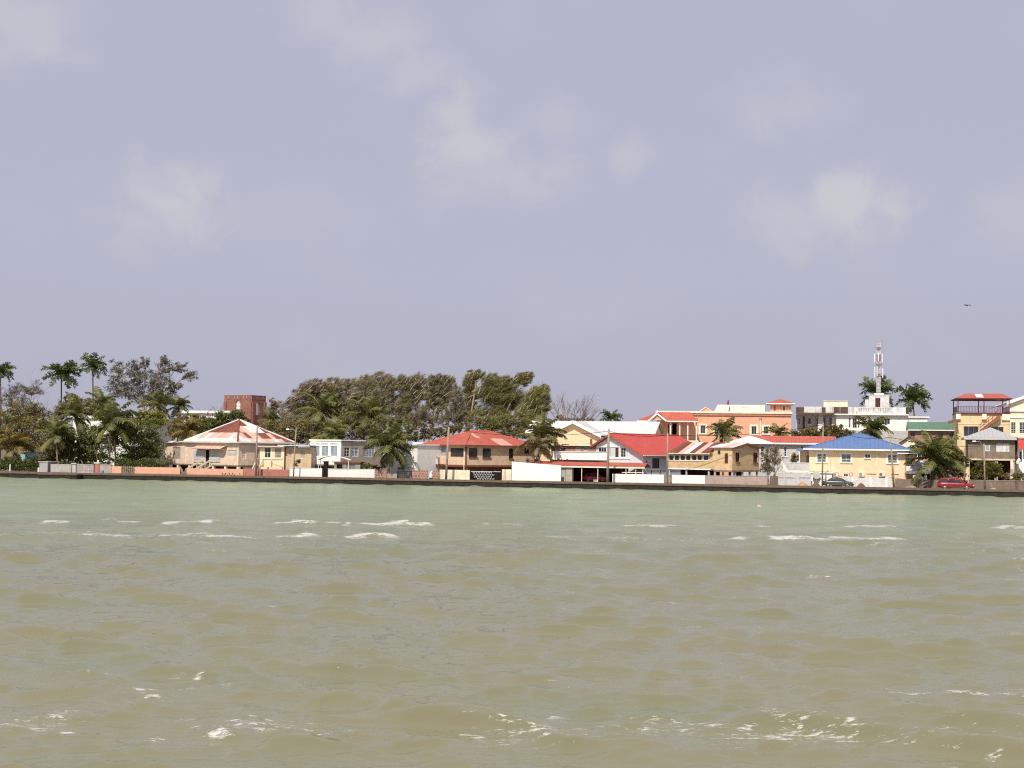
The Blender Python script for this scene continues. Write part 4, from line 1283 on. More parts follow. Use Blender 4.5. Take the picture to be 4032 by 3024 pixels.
# roof with a few faded sheets
b.hip(RED, REDY, xe, .6, -.6, ye, zE, zR, xe / 2 + .3, xe / 2 + .3, th=.1, faces='')
xm = (xe + .6) / 2; ry0 = -.6 + (.6 - xe) / 2; ry1 = ye - (.6 - xe) / 2
A0, B0, C0, D0 = (xe, -.6, zE), (.6, -.6, zE), (.6, ye, zE), (xe, ye, zE); P0, Q0 = (xm, ry0, zR), (xm, ry1, zR)
fade = {(5, 1), (9, 0), (10, 0), (8, 0)}
sheeted(b.root, A0, B0, [P0], .9, (0, .5, 1.0), lambda s, j, i: RED)
sheeted(b.root, B0, C0, [Q0, P0], .9, (0, .5, 1.0), lambda s, j, i: REDFADE if (i, j) in fade else REDY)
b.slab('roof_slope', RED, [C0, D0, Q0], .06); b.slab('roof_slope', REDY, [D0, A0, P0, Q0], .06)
mb = MB()
for e, f_ in ((P0, A0), (P0, B0), (Q0, C0), (P0, Q0)): mb.tube([Vector(e) + Vector((0, 0, .04)), Vector(f_) + Vector((0, 0, .04))], .12, 6)
mb.build('ridge_cap', RED, b.root)
b.fascia(BROWN, xe, .6, -.6, ye, zE - .01, .28, .06)
b.slab('soffit', CREAMPALE, [(xe, -.58, zE - .2), (.58, -.58, zE - .2), (.58, ye, zE - .2), (xe, ye, zE - .2)], .03)
# balcony and sun porch at the left end
bx0 = b.f(Z4(120, 1150), -1.3)[0]; bx1 = b.f(Z4(352, 1150), -1.3)[0]
zb0 = b.f(Z4(250, 1180), -1.3)[1]; zb1 = b.f(Z4(250, 1108), -1.3)[1]
b.box('balcony_floor', BROWN, bx0, bx1, -1.35, -.07, zb0 - .35, zb0)
for k, (p, q) in enumerate(((0, .6), (.6, 1.0))):
    c0, c1 = bx0 + (bx1 - bx0) * p, bx0 + (bx1 - bx0) * q
    pan = b.box('balcony_panel', GREYWHITE, c0 + .12, c1 - .06, -1.3, -1.22, zb0 + .003, zb1 - .1)
    if k == 0: b.box('inset', BROWN, c0 + .9, c1 - .9, -1.33, -1.302, zb0 + .15, zb1 - .25, parent=pan)
for p in (0, .6, 1.0): b.box('post', BROWN, bx0 + (bx1 - bx0) * p - (.06 if p else 0) , bx0 + (bx1 - bx0) * p + .1, -1.36, -1.21, zb0 + .003, zb1 + .02)
b.box('top_rail', BROWN, bx0 + .1, bx1 - .06, -1.34, -1.2, zb1 - .098, zb1)
w = window(b.root, 'y', 0.0, b.R(Z4, 118, 1012, 212, 1096), nx=2, fm=WHITE2, gm=GLASSPALE)
Rw = b.R(Z4, 100, 960, 211, 1190)
b.facade(WHITE, Rw[0], Rw[1], zF, Rw[3], [(b.R(Z4, 118, 1012, 210, 1096), dict(open=True))], th=.2, name='porch_wall')
b.box('porch_roof', WHITE2, Rw[0] - .5, Rw[1] - .1, -.3, 4, Rw[3], Rw[3] + .2)
b.box('porch_wall', WHITE, Rw[0], Rw[0] + .2, .2, 4, zF - 2.2, Rw[3])
b.box('porch_wall', WHITE, Rw[0] + .2, Rw[1], .0, .2, 0, zF - .33)

# ------------------------------------------------------------------ middle: carport, warehouse, gabled house
# long cream warehouse with the pale metal roof
b = Bld('warehouse', 'cream gabled warehouse with a long pale metal roof behind the carport', 'building', Z5(860, 850), 30, -16)
xp, zp = b.f(Z5(860, 518)); x0, z0e = b.f(Z5(560, 690)); x1, z1e = b.f(Z5(1240, 722))
ze = (z0e + z1e) / 2
xw0, xw1 = xp - (x1 - xp) * .95, x1 - .6
x9 = b.f(Z5(1935, 600), 5)[0]
zr = b.f(Z5(1300, 527), 9)[1]
MB().prism([(xw0, 0, 0), (xw1, 0, 0), (xw1, 0, ze - .2), (xp, 0, zp - .35), (xw0, 0, ze - .2)], (0, .25, 0)).build('gable_wall', CREAM, b.root)
for sg in (-1, 1):
    xe_ = xp + sg * (x1 - xp)
    pts = [(xp, -.9, zp), (xe_, -.9, ze), (xe_, 9, ze), (xp, 9, zp)]
    b.slab('roof_slope', GALV, pts, .12)
    b.slab('barge_board', WHITE2, [(xp, -.95, zp + .04), (xe_, -.95, ze + .04), (xe_, -.88, ze + .04), (xp, -.88, zp + .04)], .5)
b.slab('roof_slope', GALV, [(xw0 - 5, 3.2, ze - .1), (x9, 3.2, ze - .1), (x9, 9, zr), (xw0 - 5, 9, zr)], .12)
b.slab('roof_slope', GALV, [(xw0 - 5, 15, ze - .1), (x9, 15, ze - .1), (x9, 9, zr), (xw0 - 5, 9, zr)], .12)
b.facade(CREAM, xw0 - 4.5, xw0, 0, ze - .3, [((xw0 - 3.4, xw0 - 2, 2, 3.4),)], pos=4)
b.facade(CREAM, xw1, x9 - .5, 0, ze - .3, [((xw1 + 2 + k * 4, xw1 + 3.6 + k * 4, 2.2, 3.6),) for k in range(4)], pos=4)
MB().prism([(x9 - .5, 4, 0), (x9 - .5, 14.5, 0), (x9 - .5, 14.5, ze - .3), (x9 - .5, 9, zr - .3), (x9 - .5, 4, ze - .3)], (-.25, 0, 0)).build('gable_wall', CREAM, b.root)

b = Bld('brown_lean_to', 'low brown building with small windows under the cream gable', 'building', Z5(600, 900), 24)
x0 = b.f(Z5(570, 850))[0]; x1, zt = b.f(Z5(1165, 850))
b.facade(mat('brown_boards', (0.34, 0.20, 0.15), lap=.25, streak=.3), x0, x1, 0, zt, [(b.R(Z5, 885, 868, 938, 905), dict(gm=GLASSPALE)), (b.R(Z5, 990, 870, 1035, 908),), (b.R(Z5, 680, 870, 760, 905), dict(nx=3))])
b.shell(MATS['brown_boards'], x0, x1, .22, 4, 0, zt)
b.box('roof', CREAMPALE, x0 - .2, x1 + .2, -.5, 4.2, zt, zt + .15)
xm0 = b.f(Z5(905, 840), 1)[0]; xm1, zm = b.f(Z5(1070, 800), 2)
b.slab('mint_roof_sheet', MINT, [(xm0, -.2, zt + .2), (xm1, -.2, zt + .2), (xm1 , 2, zm + .1), (xm0 + 1.6, 2, zm)], .06)
b.box('chimney', BROWN, b.f(Z5(1072, 800))[0], b.f(Z5(1096, 800))[0], 0, .5, zt + .15, b.f(Z5(1085, 757))[1])
b.box('roof_tank', DARK, b.f(Z5(700, 830))[0], b.f(Z5(780, 830))[0], .2, 1.2, zt + .15, b.f(Z5(740, 824))[1])

b = Bld('parapet_block', 'white flat block with a plain parapet above the carport roof', 'building', Z5(527, 1030), 17)
x1, zt = b.f(Z5(1285, 922)); x1 += .2; zt = b.f(Z5(527, 918))[1]; zb = b.f(Z5(527, 1026))[1]
b.box('parapet', WHITE, 0, x1, 0, .25, zb, zt - .08); b.box('coping', WHITE2, -.1, x1 + .1, -.1, .35, zt - .078, zt + .04)
b.box('slab', CONCRETE, 0, x1, .252, 8, zb, zb + .3)
b.facade(MAUVEWALL, .3, x1 - .3, 0, zb, [((1.5 + k * 3.4, 3.6 + k * 3.4, zb - 1.5, zb - .35), dict(gm=GLASS, nx=3)) for k in range(5)], pos=1.2)
b.shell(MAUVEWALL, .3, x1 - .3, 1.42, 7.5, 0, zb)
b.box('return_wall', WHITE, x1 - .25, x1, .26, 8, zb, zt - .08)

# carport
b = Bld('carport', 'long open carport with a low red roof and grey block end wall', 'carport', Z5(240, 1340), 7.3)
xa = b.f(Z5(230, 1060))[0]; xb_, zf = b.f(Z5(1780, 1112)); zf0 = b.f(Z5(700, 1112))[1]
zb = b.f(Z5(900, 1058), 3.6)[1]
b.slab('roof_slope', RED, [(xa, -.3, zf0 + .05), (xb_, -.3, zf0 - .0), (xb_, 3.6, zb), (xa, 3.6, zb + .05)], .1)
b.slab('roof_slope', RED, [(xa, 3.6, zb + .05), (xb_, 3.6, zb), (xb_, 7.5, zf0), (xa, 7.5, zf0)], .1)
x2 = b.f(Z5(1895, 1115))[0]
b.box('fascia', CREAMPALE, b.f(Z5(697, 1110))[0], xb_ + .1, -.36, -.3, zf0 - .18, zf0 + .02)
for p, q, m in ((697, 748, GREYWALL), (750, 842, GREYBLOCK)):
    Rr = b.R(Z5, p, 1130, q, 1335); b.box('end_wall', m, Rr[0], Rr[1] - .01, .0 if m is GREYWALL else -.05, 1.2, 0, zf0 - .1)
for px, w in ((962, .1), (1172, .1), (1320, .12), (1540, .09), (1668, .09), (1760, .09)):
    x = b.f(Z5(px, 1200))[0]; b.box('post', CREAMPALE if w < .12 else DARK, x, x + w, -.2, -.2 + w, 0, zf0 - .05)
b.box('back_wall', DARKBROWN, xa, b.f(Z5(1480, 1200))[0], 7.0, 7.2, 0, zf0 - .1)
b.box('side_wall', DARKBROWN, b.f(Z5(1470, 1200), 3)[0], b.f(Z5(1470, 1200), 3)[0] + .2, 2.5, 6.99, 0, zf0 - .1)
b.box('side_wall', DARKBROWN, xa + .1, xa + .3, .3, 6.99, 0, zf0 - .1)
b.box('tie_beam', CREAMPALE, b.f(Z5(1490, 1195))[0], xb_, -.18, -.1, b.f(Z5(1600, 1200))[1], b.f(Z5(1600, 1192))[1])
b.box('store_box', GREYWALL, b.f(Z5(1120, 1300), 1)[0], b.f(Z5(1180, 1300), 1)[0], .8, 1.4, 0, b.f(Z5(1140, 1288), 1)[1])
b = Bld('picnic_table', 'plain timber table on the terrace right of the carport', 'table', Z5(1845, 1215), 8.8)
x1, zt = b.f(Z5(2000, 1155))
b.box('top', WOOD, 0, x1, 0, 1.0, zt - .08, zt)
for xx in (.15, x1 - .3):
    for yy in (.1, .8): b.box('leg', WOOD, xx, xx + .12, yy, yy + .12, 0, zt - .081)
for k, x in enumerate((700, 760, 820)): pass

pwall('white wall right of the carport with hairline cracks', Z5, 1364, 1212, 2036, v=6.9, m=WHITE)
slat_fence('grey weathered paling gate between two white walls', Z5, 2042, 1225, 2140, 7.0, WOOD, .26, .2, name='paling_gate')

# pale blue gabled house with the bright red roof
b = Bld('gabled_house', 'pale blue gabled house with a long bright red roof', 'house', Z5(1590, 1200), 15.5, -40)
xp, zp = b.f(Z5(1325, 688), -.7); xl, zl = b.f(Z5(1075, 852), -.7); xr, zr = b.f(Z5(1765, 965), -.7)
yb = b.g(Z6(575, 700), xp)[0]
xw0 = b.f(Z5(1162, 950))[0]; xw1 = b.f(Z5(1748, 1000))[0]
slope_l = (zp - zl) / (xp - xl); slope_r = (zp - zr) / (xr - xp)
hz = lambda x: (zp - .25 - (slope_l * (xp - x) if x < xp else slope_r * (x - xp)))
zg = b.f(Z5(1370, 862))[1]; zs = b.f(Z5(1370, 1000))[1]
xm1 = b.f(Z5(1588, 1000))[0]
W5 = [(b.R(Z5, 1180, 872, 1285, 985), dict(nx=3, ny=2)), (b.R(Z5, 1322, 875, 1340, 992), dict(nx=1)), (b.R(Z5, 1395, 870, 1448, 996), dict(door=DARKBROWN)), (b.R(Z5, 1468, 872, 1536, 996), dict(nx=2, ny=3, fm=WHITE2))]
b.facade(BLUEWHITE, xw0, xm1, 0, zg, W5)
MB().prism([(xw0, 0, zg + .001), (xm1, 0, zg + .001), (xm1, 0, hz(xm1)), (xp, 0, hz(xp)), (xw0, 0, hz(xw0))], (0, .22, 0)).build('gable_wall', BLUEWHITE, b.root)
MB().prism([(xm1 + .001, .02, 0), (xw1, .02, 0), (xw1, .02, hz(xw1)), (xm1 + .001, .02, hz(xm1))], (0, .2, 0)).build('wall', BLUEWHITE, b.root)
b.box('trim_band', WHITE2, xw0 - .1, xm1 + .1, -.09, -.003, zg - .04, zg + .12)
b.box('sill_band', WHITE2, xw0 - .1, xm1 + .1, -.16, -.003, zs - .22, zs - .02)
b.box('lower_panel', WHITE2, xw0, xm1, -.06, -.003, zs - 1.2, zs - .24)
for px in (1162, 1455, 1580): x = b.f(Z5(px, 950))[0]; b.box('pilaster', WHITE2, x - .07, x + .07, -.07, -.004, zs - .02, zg - .04)
yE = yb - .3
b.facade(BLUEWHITE, .24, yE, 0, hz(xw1) - .02, [(b.RS(Z5, 1885, 1010, 1978, 1140, xw1), dict(nx=1, ny=1, fm=DARK, gm=GLASS, name='doorway')), (b.RS(Z5, 1800, 1030, 1830, 1110, xw1), dict(nx=1))], ax='x', pos=xw1)
b.box('wall', BLUEWHITE, xw0, xw0 + .22, .22, yE, 0, hz(xw0) - .02); b.box('wall', BLUEWHITE, xw0 + .22, xw1 - .22, yE - .22, yE, 0, hz(xw0) - .02)
b.slab('roof_slope', BRIGHTRED, [(xl, -.7, zl), (xp, -.7, zp), (xp, yb, zp), (xl, yb, zl)], .1)
b.slab('roof_slope', BRIGHTRED, [(xp, -.7, zp), (xr, -.7, zr), (xr, yb + 1.5, zr), (xp, yb, zp)], .1)
for (xa, za, xc, zc) in ((xl, zl, xp, zp), (xp, zp, xr, zr)):
    b.slab('barge_board', BROWN if xa == xl else REDY, [(xa, -.76, za + .03), (xc, -.76, zc + .03), (xc, -.7, zc + .03), (xa, -.7, za + .03)], .3)
mb = MB(); mb.tube([(xp, -.7, zp + .03), (xp, yb, zp + .03)], .11, 6); mb.build('ridge_cap', BRIGHTRED, b.root)
b.box('gutter', WHITE2, xr, xr + .14, -.7, yb + 1.2, zr - .16, zr - .03)
b.box('downpipe', WHITE2, xw1 + .01, xw1 + .1, .1, .2, 0, zr - .2)

# timber house with the long veranda
pwall('white wall in front of the veranda house', Z6, 487, 1226, 920, v=6.9, m=WHITE)
b = Bld('veranda_house', 'tan boarded house with window-lined veranda and rusty roof', 'house', Z6(1270, 1200), 9.0, -38)
zB = b.f(Z6(1000, 1150))[1]
xv0 = b.f(Z6(430, 1050))[0]; xv1 = b.f(Z6(968, 1050))[0]; xt0 = b.f(Z6(1030, 1050))[0]
zvt = b.f(Z6(700, 944))[1]; zB2 = b.f(Z6(1150, 1165))[1]
vw = [(b.R(Z6, x0, 966, x1, 1040), dict(nx=1, fm=CREAMPALE, gm=GLASS)) for x0, x1 in ((440, 506), (513, 580), (588, 655), (661, 726), (738, 805), (810, 876), (890, 962))]
b.facade(TANBOARD, xv0, xt0, zB, zvt, vw, th=.14)
b.box('veranda_sill', CREAMPALE, xv0, xv1, -.08, -.003, b.f(Z6(700, 1046))[1], b.f(Z6(700, 1040))[1])
b.box('veranda_floor', WOOD, xv0 - .05, xt0, -.05, 4.0, zB - .2, zB - .003)
b.box('edge_board', WHITE2, xv0 - .08, xv1 + .3, -.11, -.055, zB - .16, zB + .02)
b.box('wall', TANBOARD, xv0, xv0 + .14, .14, 4, zB, zvt)
zvr = b.f(Z6(800, 800), 3.6)[1]
xr0 = b.f(Z6(425, 938), -.5)[0]; xr1 = b.f(Z6(880, 938), -.5)[0]
sheeted(b.root, (xr0, -.5, zvt + .05), (xt0 - .1, -.5, zvt + .05), [(xt0 + 1.6, 3.8, zvr), (xr0 + .4, 3.8, zvr)], .95, (0, 1.0), lambda s, j, i: RUSTPALE if i in (2, 5) else (ZINC if i in (3,) else RUST))
b.box('gutter', CREAMPALE, xr0, xt0 - .4, -.58, -.5, zvt - .1, zvt + .02)
# two-storey end
zt = b.f(Z6(1270, 872))[1]; ysd = b.g(Z6(1622, 1000))[0]
lw = [(b.R(Z6, 1080, 908, 1117, 962), dict(nx=1, fm=WOOD)), (b.R(Z6, 1170, 945, 1216, 1080), dict(nx=1, fm=WOOD, gm=DARKBROWN, name='shutter'))]
rw = [(b.RS(Z6, 1315, 936, 1365, 1056), dict(nx=1, fm=DARKBROWN, gm=DARKBROWN, name='shutter', sill=WOOD, sw=.05)), (b.RS(Z6, 1546, 940, 1600, 1066), dict(nx=1, fm=DARKBROWN, gm=DARKBROWN, name='shutter', sill=WOOD, sw=.05))]
b.facade(TANBOARD, xt0 + .001, 0, zB2, zt, lw, th=.16)
b.facade(TANBOARD, .16, ysd, zB2, zt, rw, ax='x', th=.16)
zpk = b.g(Z6(1432, 812))[1]; ypk = b.g(Z6(1440, 830))[0]
MB().prism([(0, 0, zt + .001), (0, ysd, zt + .001), (0, ypk, zpk - .1)], (-.16, 0, 0)).build('gable_wall', TANBOARD, b.root)
b.box('wall', TANBOARD, xt0, xt0 + .16, .16, ysd, zB2, zt); b.box('wall', TANBOARD, xt0 + .16, -.16, ysd - .16, ysd, zB2, zt)
b.box('floor', WOOD, xt0 + .17, -.17, .17, ysd - .17, zB2 - .25, zB2 - .003)
b.box('floor_beam', WOOD, xt0, .03, -.03, .15, zB2 - .25, zB2 - .003); b.box('floor_beam', WOOD, -.12, .03, .151, ysd, zB2 - .25, zB2 - .003)
sheeted(b.root, (xt0 - .6, -.4, zt + .02), (.4, -.4, zt + .02), [(.4, ypk, zpk), (xt0 - .6, ypk, zpk)], .95, (0, 1.0), lambda s, j, i: ZINC if i != 2 else RUSTPALE)
sheeted(b.root, (.4, ysd + .4, zt + .02), (xt0 - .6, ysd + .4, zt + .02), [(xt0 - .6, ypk, zpk), (.4, ypk, zpk)], .95, (0, 1.0), lambda s, j, i: RUST)
for (ya, za, yc, zc) in ((-.4, zt, ypk, zpk), (ysd + .4, zt, ypk, zpk)):
    b.slab('barge_board', BROWN, [(.4, ya, za + .02), (.46, ya, za + .02), (.46, yc, zc + .02), (.4, yc, zc + .02)], .24)
for px in (960, 1040, 1265): x = b.f(Z6(px, 1200))[0]; b.box('pier', GREYWHITE, x - .12, x + .12, .05, .3, 0, zB2 - .252)
for px in (440, 660): x = b.f(Z6(px, 1200))[0]; b.box('pier', GREYWHITE, x, x + .2, .05, .3, 0, zB - .202)
for k in range(4): b.box('pier', GREYWHITE, -.3, -.06, 1 + k * (ysd - 1.5) / 3, 1.3 + k * (ysd - 1.5) / 3, 0, zB2 - .252)
b.box('undercroft_shade_sheet', DARKBROWN, xv0 + .4, xv1, 3.2, 3.35, 0, zB - .21); b.box('undercroft_shade_sheet', DARKBROWN, xt0 + .2, -.6, 4.2, 4.35, 0, zB2 - .26)  # dark sheets painted in for the shade under the open house
for k, px in enumerate((560, 720, 880)):
    x, _ = b.f(Z6(px, 1200), 1.5); b.box('store_crate', BROWNROOF if k % 2 else WOOD, x, x + .9, 1.5, 2.3, 0, 1.0 + .2 * k)

# red-roofed grey house behind
b = Bld('long_red_roof_house', 'grey house with a long red roof and white gable end', 'house', Z6(1800, 1000), 24, -12)
xg, zg = b.f(Z6(1500, 712), 3); x0, ze = b.f(Z6(1240, 790), -.4); x1 = b.f(Z7(800, 1170), 3)[0]; x2 = b.f(Z6(1800, 800), -.5)[0]
zr = zg
x3 = b.f(Z7(600, 1220), -.6)[0]
b.slab('roof_slope', RED, [(x2, -.6, ze - .1), (x1 + .5, -.6, ze - .1), (x1, 3.4, zr), (xg, 3.4, zr)], .1)
b.slab('roof_slope', RED, [(xg, 3.4, zr), (x1, 3.4, zr), (x1 + .5, 7.6, ze - .1), (x0, 7.6, ze - .1)], .1)
b.slab('gable_slope', mat('weathered_white_roof', (0.72, .68, .64), streak=.5, scol=(.45, .2, .16)), [(x0, -.6, ze), (x2 - .003, -.6, ze - .1), (xg, 3.4, zr)], .1)
b.slab('roof_slope', RED, [(x0, 7.6, ze - .1), (x0, -.6, ze), (xg, 3.4, zr)], .1)
b.box('gutter', WHITE2, x0, x1 + .5, -.7, -.6, ze - .35, ze - .12)
b.facade(GREYWHITE, x0 + .6, x1, 0, ze - .2, [(b.R(Z6, 1945, 855, 1982, 985), dict(nx=1, ny=4, fm=WHITE2, gm=GLASS, sill=WHITE2)), (b.R(Z6, 1640, 850, 1690, 960), dict(nx=1, ny=3)), (b.R(Z7, 420, 1260, 452, 1370), dict(nx=1, ny=3))], th=.2)
b.shell(GREYWHITE, x0 + .6, x1, .2, 7, 0, ze - .2)

# ------------------------------------------------------------------ pink hotel block on the rise behind
b = Bld('pink_building', 'large flat-roofed pink building with red-roofed porch and corner turret', 'building', Z6(800, 780), 46, -10)
x0 = b.f(Z6(285, 600))[0]; x1, zt = b.f(Z6(2040, 405)); zt = b.f(Z6(900, 395))[1]
PW5 = [(b.R(Z6, 855, 580, 921, 686), dict(nx=2)), (b.R(Z6, 1035, 583, 1095, 688), dict(nx=2)), (b.R(Z6, 1520, 592, 1590, 696), dict(nx=2)), (b.R(Z6, 1680, 596, 1742, 692), dict(nx=2)),
       (b.R(Z6, 425, 552, 450, 700), dict(door=DARK, fm=WHITE2)), (b.R(Z6, 485, 552, 546, 700), dict(open=True))]
for q in PW5[:4]: q[1].update(fm=WHITE2, gm=GLASS, surround=CREAMPALE, sill=CREAMPALE, sw=.3, rec=.14)
b.facade(PINK, x0, x1, 0, zt - .35, PW5, th=.3)
b.shell(PINK, x0, x1, .3, 15, 0, zt - .35, th=.3, floorz=b.f(Z6(600, 770))[1])
b.box('roof_slab', CREAMPALE, x0 - .05, x1 + .05, .3, 15, zt - .348, zt - .2)
b.box('cornice', PINKCORN, x0 - .1, x1 + .12, -.22, .28, zt - .75, zt - .36)
b.box('parapet_cap', CREAMPALE, x0 - .2, x1 + .2, -.35, .29, zt - .358, zt)
# porch
px0 = b.f(Z6(122, 600), -3.2)[0]; px1 = b.f(Z6(808, 600), -3.2)[0]
ze = b.f(Z6(600, 520), -3.6)[1]; zr = b.f(Z6(500, 405), -1.0)[1]; zfl = b.f(Z6(600, 775), -3.2)[1]
xe0 = b.f(Z6(25, 520), -3.9)[0]; xe1 = b.f(Z6(818, 520), -3.9)[0]
xg0 = b.f(Z6(172, 525), -3.9)[0]; xg1 = b.f(Z6(418, 525), -3.9)[0]; xgp, zgp = b.f(Z6(290, 412), -3.9)
b.slab('porch_roof_slope', RED, [(xg1, -3.9, ze), (xe1, -3.9, ze), (b.f(Z6(725, 405), -.4)[0], -.36, zr), (xgp, -.36, zr)], .1)
b.slab('porch_roof_slope', REDY, [(xe0, -3.7, ze), (xg0, -3.7, ze), (xgp, -.36, zr)], .1)
b.slab('porch_roof_slope', REDY, [(xe0, -3.7, ze), (xgp, -.36, zr), (xgp, 4, zr), (xe0, 4, ze)], .1)
for xa in (xg0, xg1):
    b.slab('gable_slope', REDY, [(xa, -4.0, ze), (xgp, -4.0, zgp), (xgp, -.4, zgp), (xa, -.4, ze)], .08)
    b.slab('barge_board', WHITE2, [(xa, -4.06, ze + .03), (xgp, -4.06, zgp + .03), (xgp, -4.0, zgp + .03), (xa, -4.0, ze + .03)], .28)
MB().prism([(xg0 + .3, -3.7, ze + .05), (xg1 - .3, -3.7, ze + .05), (xgp, -3.7, zgp - .3)], (0, .12, 0)).build('gable_panel', PINK, b.root)
b.box('fascia', WHITE2, xg1, xe1, -3.98, -3.9, ze - .2, ze - .02); b.box('fascia', WHITE2, xe0, xg0, -3.78, -3.7, ze - .2, ze - .02)
b.box('porch_floor', CREAMPALE, px0 - .2, px1 + .3, -3.5, -.002, zfl - .3, zfl)
b.box('porch_base', PINK, px0, px1, -3.2, -.003, 0, zfl - .302)
for px in (122, 283, 465, 585, 690, 803):
    x = b.f(Z6(px, 650), -3.3)[0]; b.box('column', WHITE2, x - .11, x + .11, -3.41, -3.19, zfl + .002, ze - .2)
MB().box(px0, px0 + 3.6, -3.36, -3.3, zfl + .9, zfl + .96).build('porch_rail', MAROON, b.root)
for k in range(8): b.box('baluster', MAROON, px0 + .3 + k * .42, px0 + .34 + k * .42, -3.35, -3.31, zfl + .002, zfl + .9)
# on the roof
Rr = b.R(Z6, 1020, 315, 1698, 400, 3.0)
xs = b.f(Z6(1210, 400), 3)[0]
MB().prism([(Rr[0], 3, Rr[2] - .4), (xs, 3, Rr[2] - .4), (xs + .4, 3, Rr[3]), (Rr[0] + .8, 3, Rr[3])], (0, 5, 0)).build('roof_stair_housing', CREAMPALE, b.root)
b.facade(CREAMPALE, xs + .41, Rr[1], Rr[2] - .4, Rr[3], [(b.R(Z6, 1390, 345, 1485, 392, 3), dict(gm=CREAMPALE, fm=CREAMPALE, nx=1)), (b.R(Z6, 1250, 340, 1300, 392, 3), dict(gm=CREAMPALE, fm=CREAMPALE, nx=1))], pos=3.0, name='roof_room')
b.box('roof_room', CREAMPALE, xs + .41, Rr[1], 3.23, 8, Rr[2] - .4, Rr[3] - .01)
Rr = b.R(Z6, 855, 342, 992, 392, 1.5)
MB().prism([(Rr[0], 1.5, Rr[2]), (Rr[1] + .4, 1.5, Rr[2]), ((Rr[0] + Rr[1]) / 2 + .1, 1.5, Rr[3])], (0, 4, 0)).build('roof_gable', PINK, b.root)
b.slab('gable_cap', CREAMPALE, [(Rr[0] - .2, 1.3, Rr[2]), ((Rr[0] + Rr[1]) / 2 + .1, 1.3, Rr[3] + .1), ((Rr[0] + Rr[1]) / 2 + .1, 5.5, Rr[3] + .1), (Rr[0] - .2, 5.5, Rr[2])], .12)
xa, za = b.f(Z6(1217, 245), 4); zb_ = b.f(Z6(1217, 312), 4)[1]
MB().lathe((xa, 4, zb_ - .1), [(.22, 0), (.16, .3), (.08, 1.0), (.01, za - zb_ + .1)], 6).build('finial_spike', MAROON, b.root)
# turret
Rr = b.R(Z6, 1765, 300, 2040, 400, .6)
b.facade(PINK, Rr[0], Rr[1], zt - .2, Rr[3], [(b.R(Z6, 1812, 318, 1838, 392, .6), dict(nx=1, gm=PINKCORN, fm=PINKCORN)), (b.R(Z6, 1930, 320, 1964, 394, .6), dict(nx=2, fm=CREAMPALE))], pos=.6, name='turret_wall')
wd = Rr[1] - Rr[0]
b.box('turret_wall', PINK, Rr[0], Rr[0] + .2, .83, .6 + wd, zt - .2, Rr[3]); b.box('turret_wall', PINK, Rr[1] - .2, Rr[1], .83, .6 + wd, zt - .2, Rr[3]); b.box('turret_wall', PINK, Rr[0] + .2, Rr[1] - .2, .4 + wd, .6 + wd, zt - .2, Rr[3])
e = b.R(Z6, 1718, 290, 2088, 300, -.1)
za = b.f(Z6(1905, 234), .6 + wd / 2)[1]
xm = (e[0] + e[1]) / 2
b.hip(RED, REDY, e[0], e[1], -.2, 1.4 + wd, Rr[3] + .12, za, xm, xm, th=.1)
b.fascia(WHITE2, e[0], e[1], -.2, 1.4 + wd, Rr[3] + .1, .2, .05)
for px in (803, 1640):
    x, zz = b.f(Z6(px, 505)); b.box('downpipe', CREAMPALE, x - .06, x + .06, -.14, -.003, zfl * .8, zz); b.box('hopper', PINKCORN, x - .2, x + .2, -.2, -.004, zz, zz + .35)

# ------------------------------------------------------------------ white concrete building with the mast
b = Bld('white_building', 'stained white flat-roofed building with brown parapet panels and roof terrace', 'building', Z7(810, 1095), 54, -13)
x0 = b.f(Z7(372, 1000), 3.0)[0]; xm = b.f(Z7(810, 1000))[0]; x1 = b.f(Z7(1590, 1000))[0]
zb = b.f(Z7(1000, 912))[1]; zt = b.f(Z7(1000, 838))[1]
LW = [(b.R(Z7, 402, 950, 418, 1030, 3), dict(nx=1)), (b.R(Z7, 443, 936, 467, 1080, 3), dict(nx=1, fm=DARK, name='tall_window')), (b.R(Z7, 500, 955, 536, 1025, 3), dict(nx=1, gm=GLASS, sill=WHITE2, sw=.05)),
      (b.R(Z7, 590, 950, 622, 1055, 3), dict(nx=1, gm=LOUVRE)), (b.R(Z7, 666, 945, 697, 1055, 3), dict(nx=1, gm=LOUVRE)), (b.R(Z7, 730, 948, 764, 1055, 3), dict(nx=1, gm=LOUVRE))]
b.facade(GREYWHITE, x0, xm, 0, zb, LW, pos=3.0)
RW_ = [(b.R(Z7, 945, 952, 968, 1064), dict(nx=1, ny=2, fm=WHITE2)), (b.R(Z7, 985, 955, 1036, 1066), dict(nx=2, ny=1, fm=CREAMPALE)), (b.R(Z7, 1042, 957, 1062, 1066), dict(nx=1, fm=CREAMPALE)), (b.R(Z7, 1300, 960, 1396, 1026), dict(nx=3, fm=WHITE2))]
b.facade(WHITE, xm, x1, b.f(Z7(1200, 1092))[1], zb, RW_)
b.facade(mat('stone_base', (0.55, 0.53, 0.50), streak=.6, brick=(.6, .3, .03, (.35, .33, .3))), xm, x1, 0, b.f(Z7(1200, 1092))[1] - .002, [((x1 - 4, x1 - 2.4, 1.5, 3),)], pos=-.05)
b.shell(WHITE, x0, x1, 3.22, 14, 0, zb); b.box('wall', WHITE, xm, xm + .22, .222, 3.0, 0, zb); b.box('wall', WHITE, x1 - .22, x1, .222, 3.2, 0, zb)
b.box('roof_slab', CONCRETE, x0, x1, .23, 14, zb + .001, zb + .2)
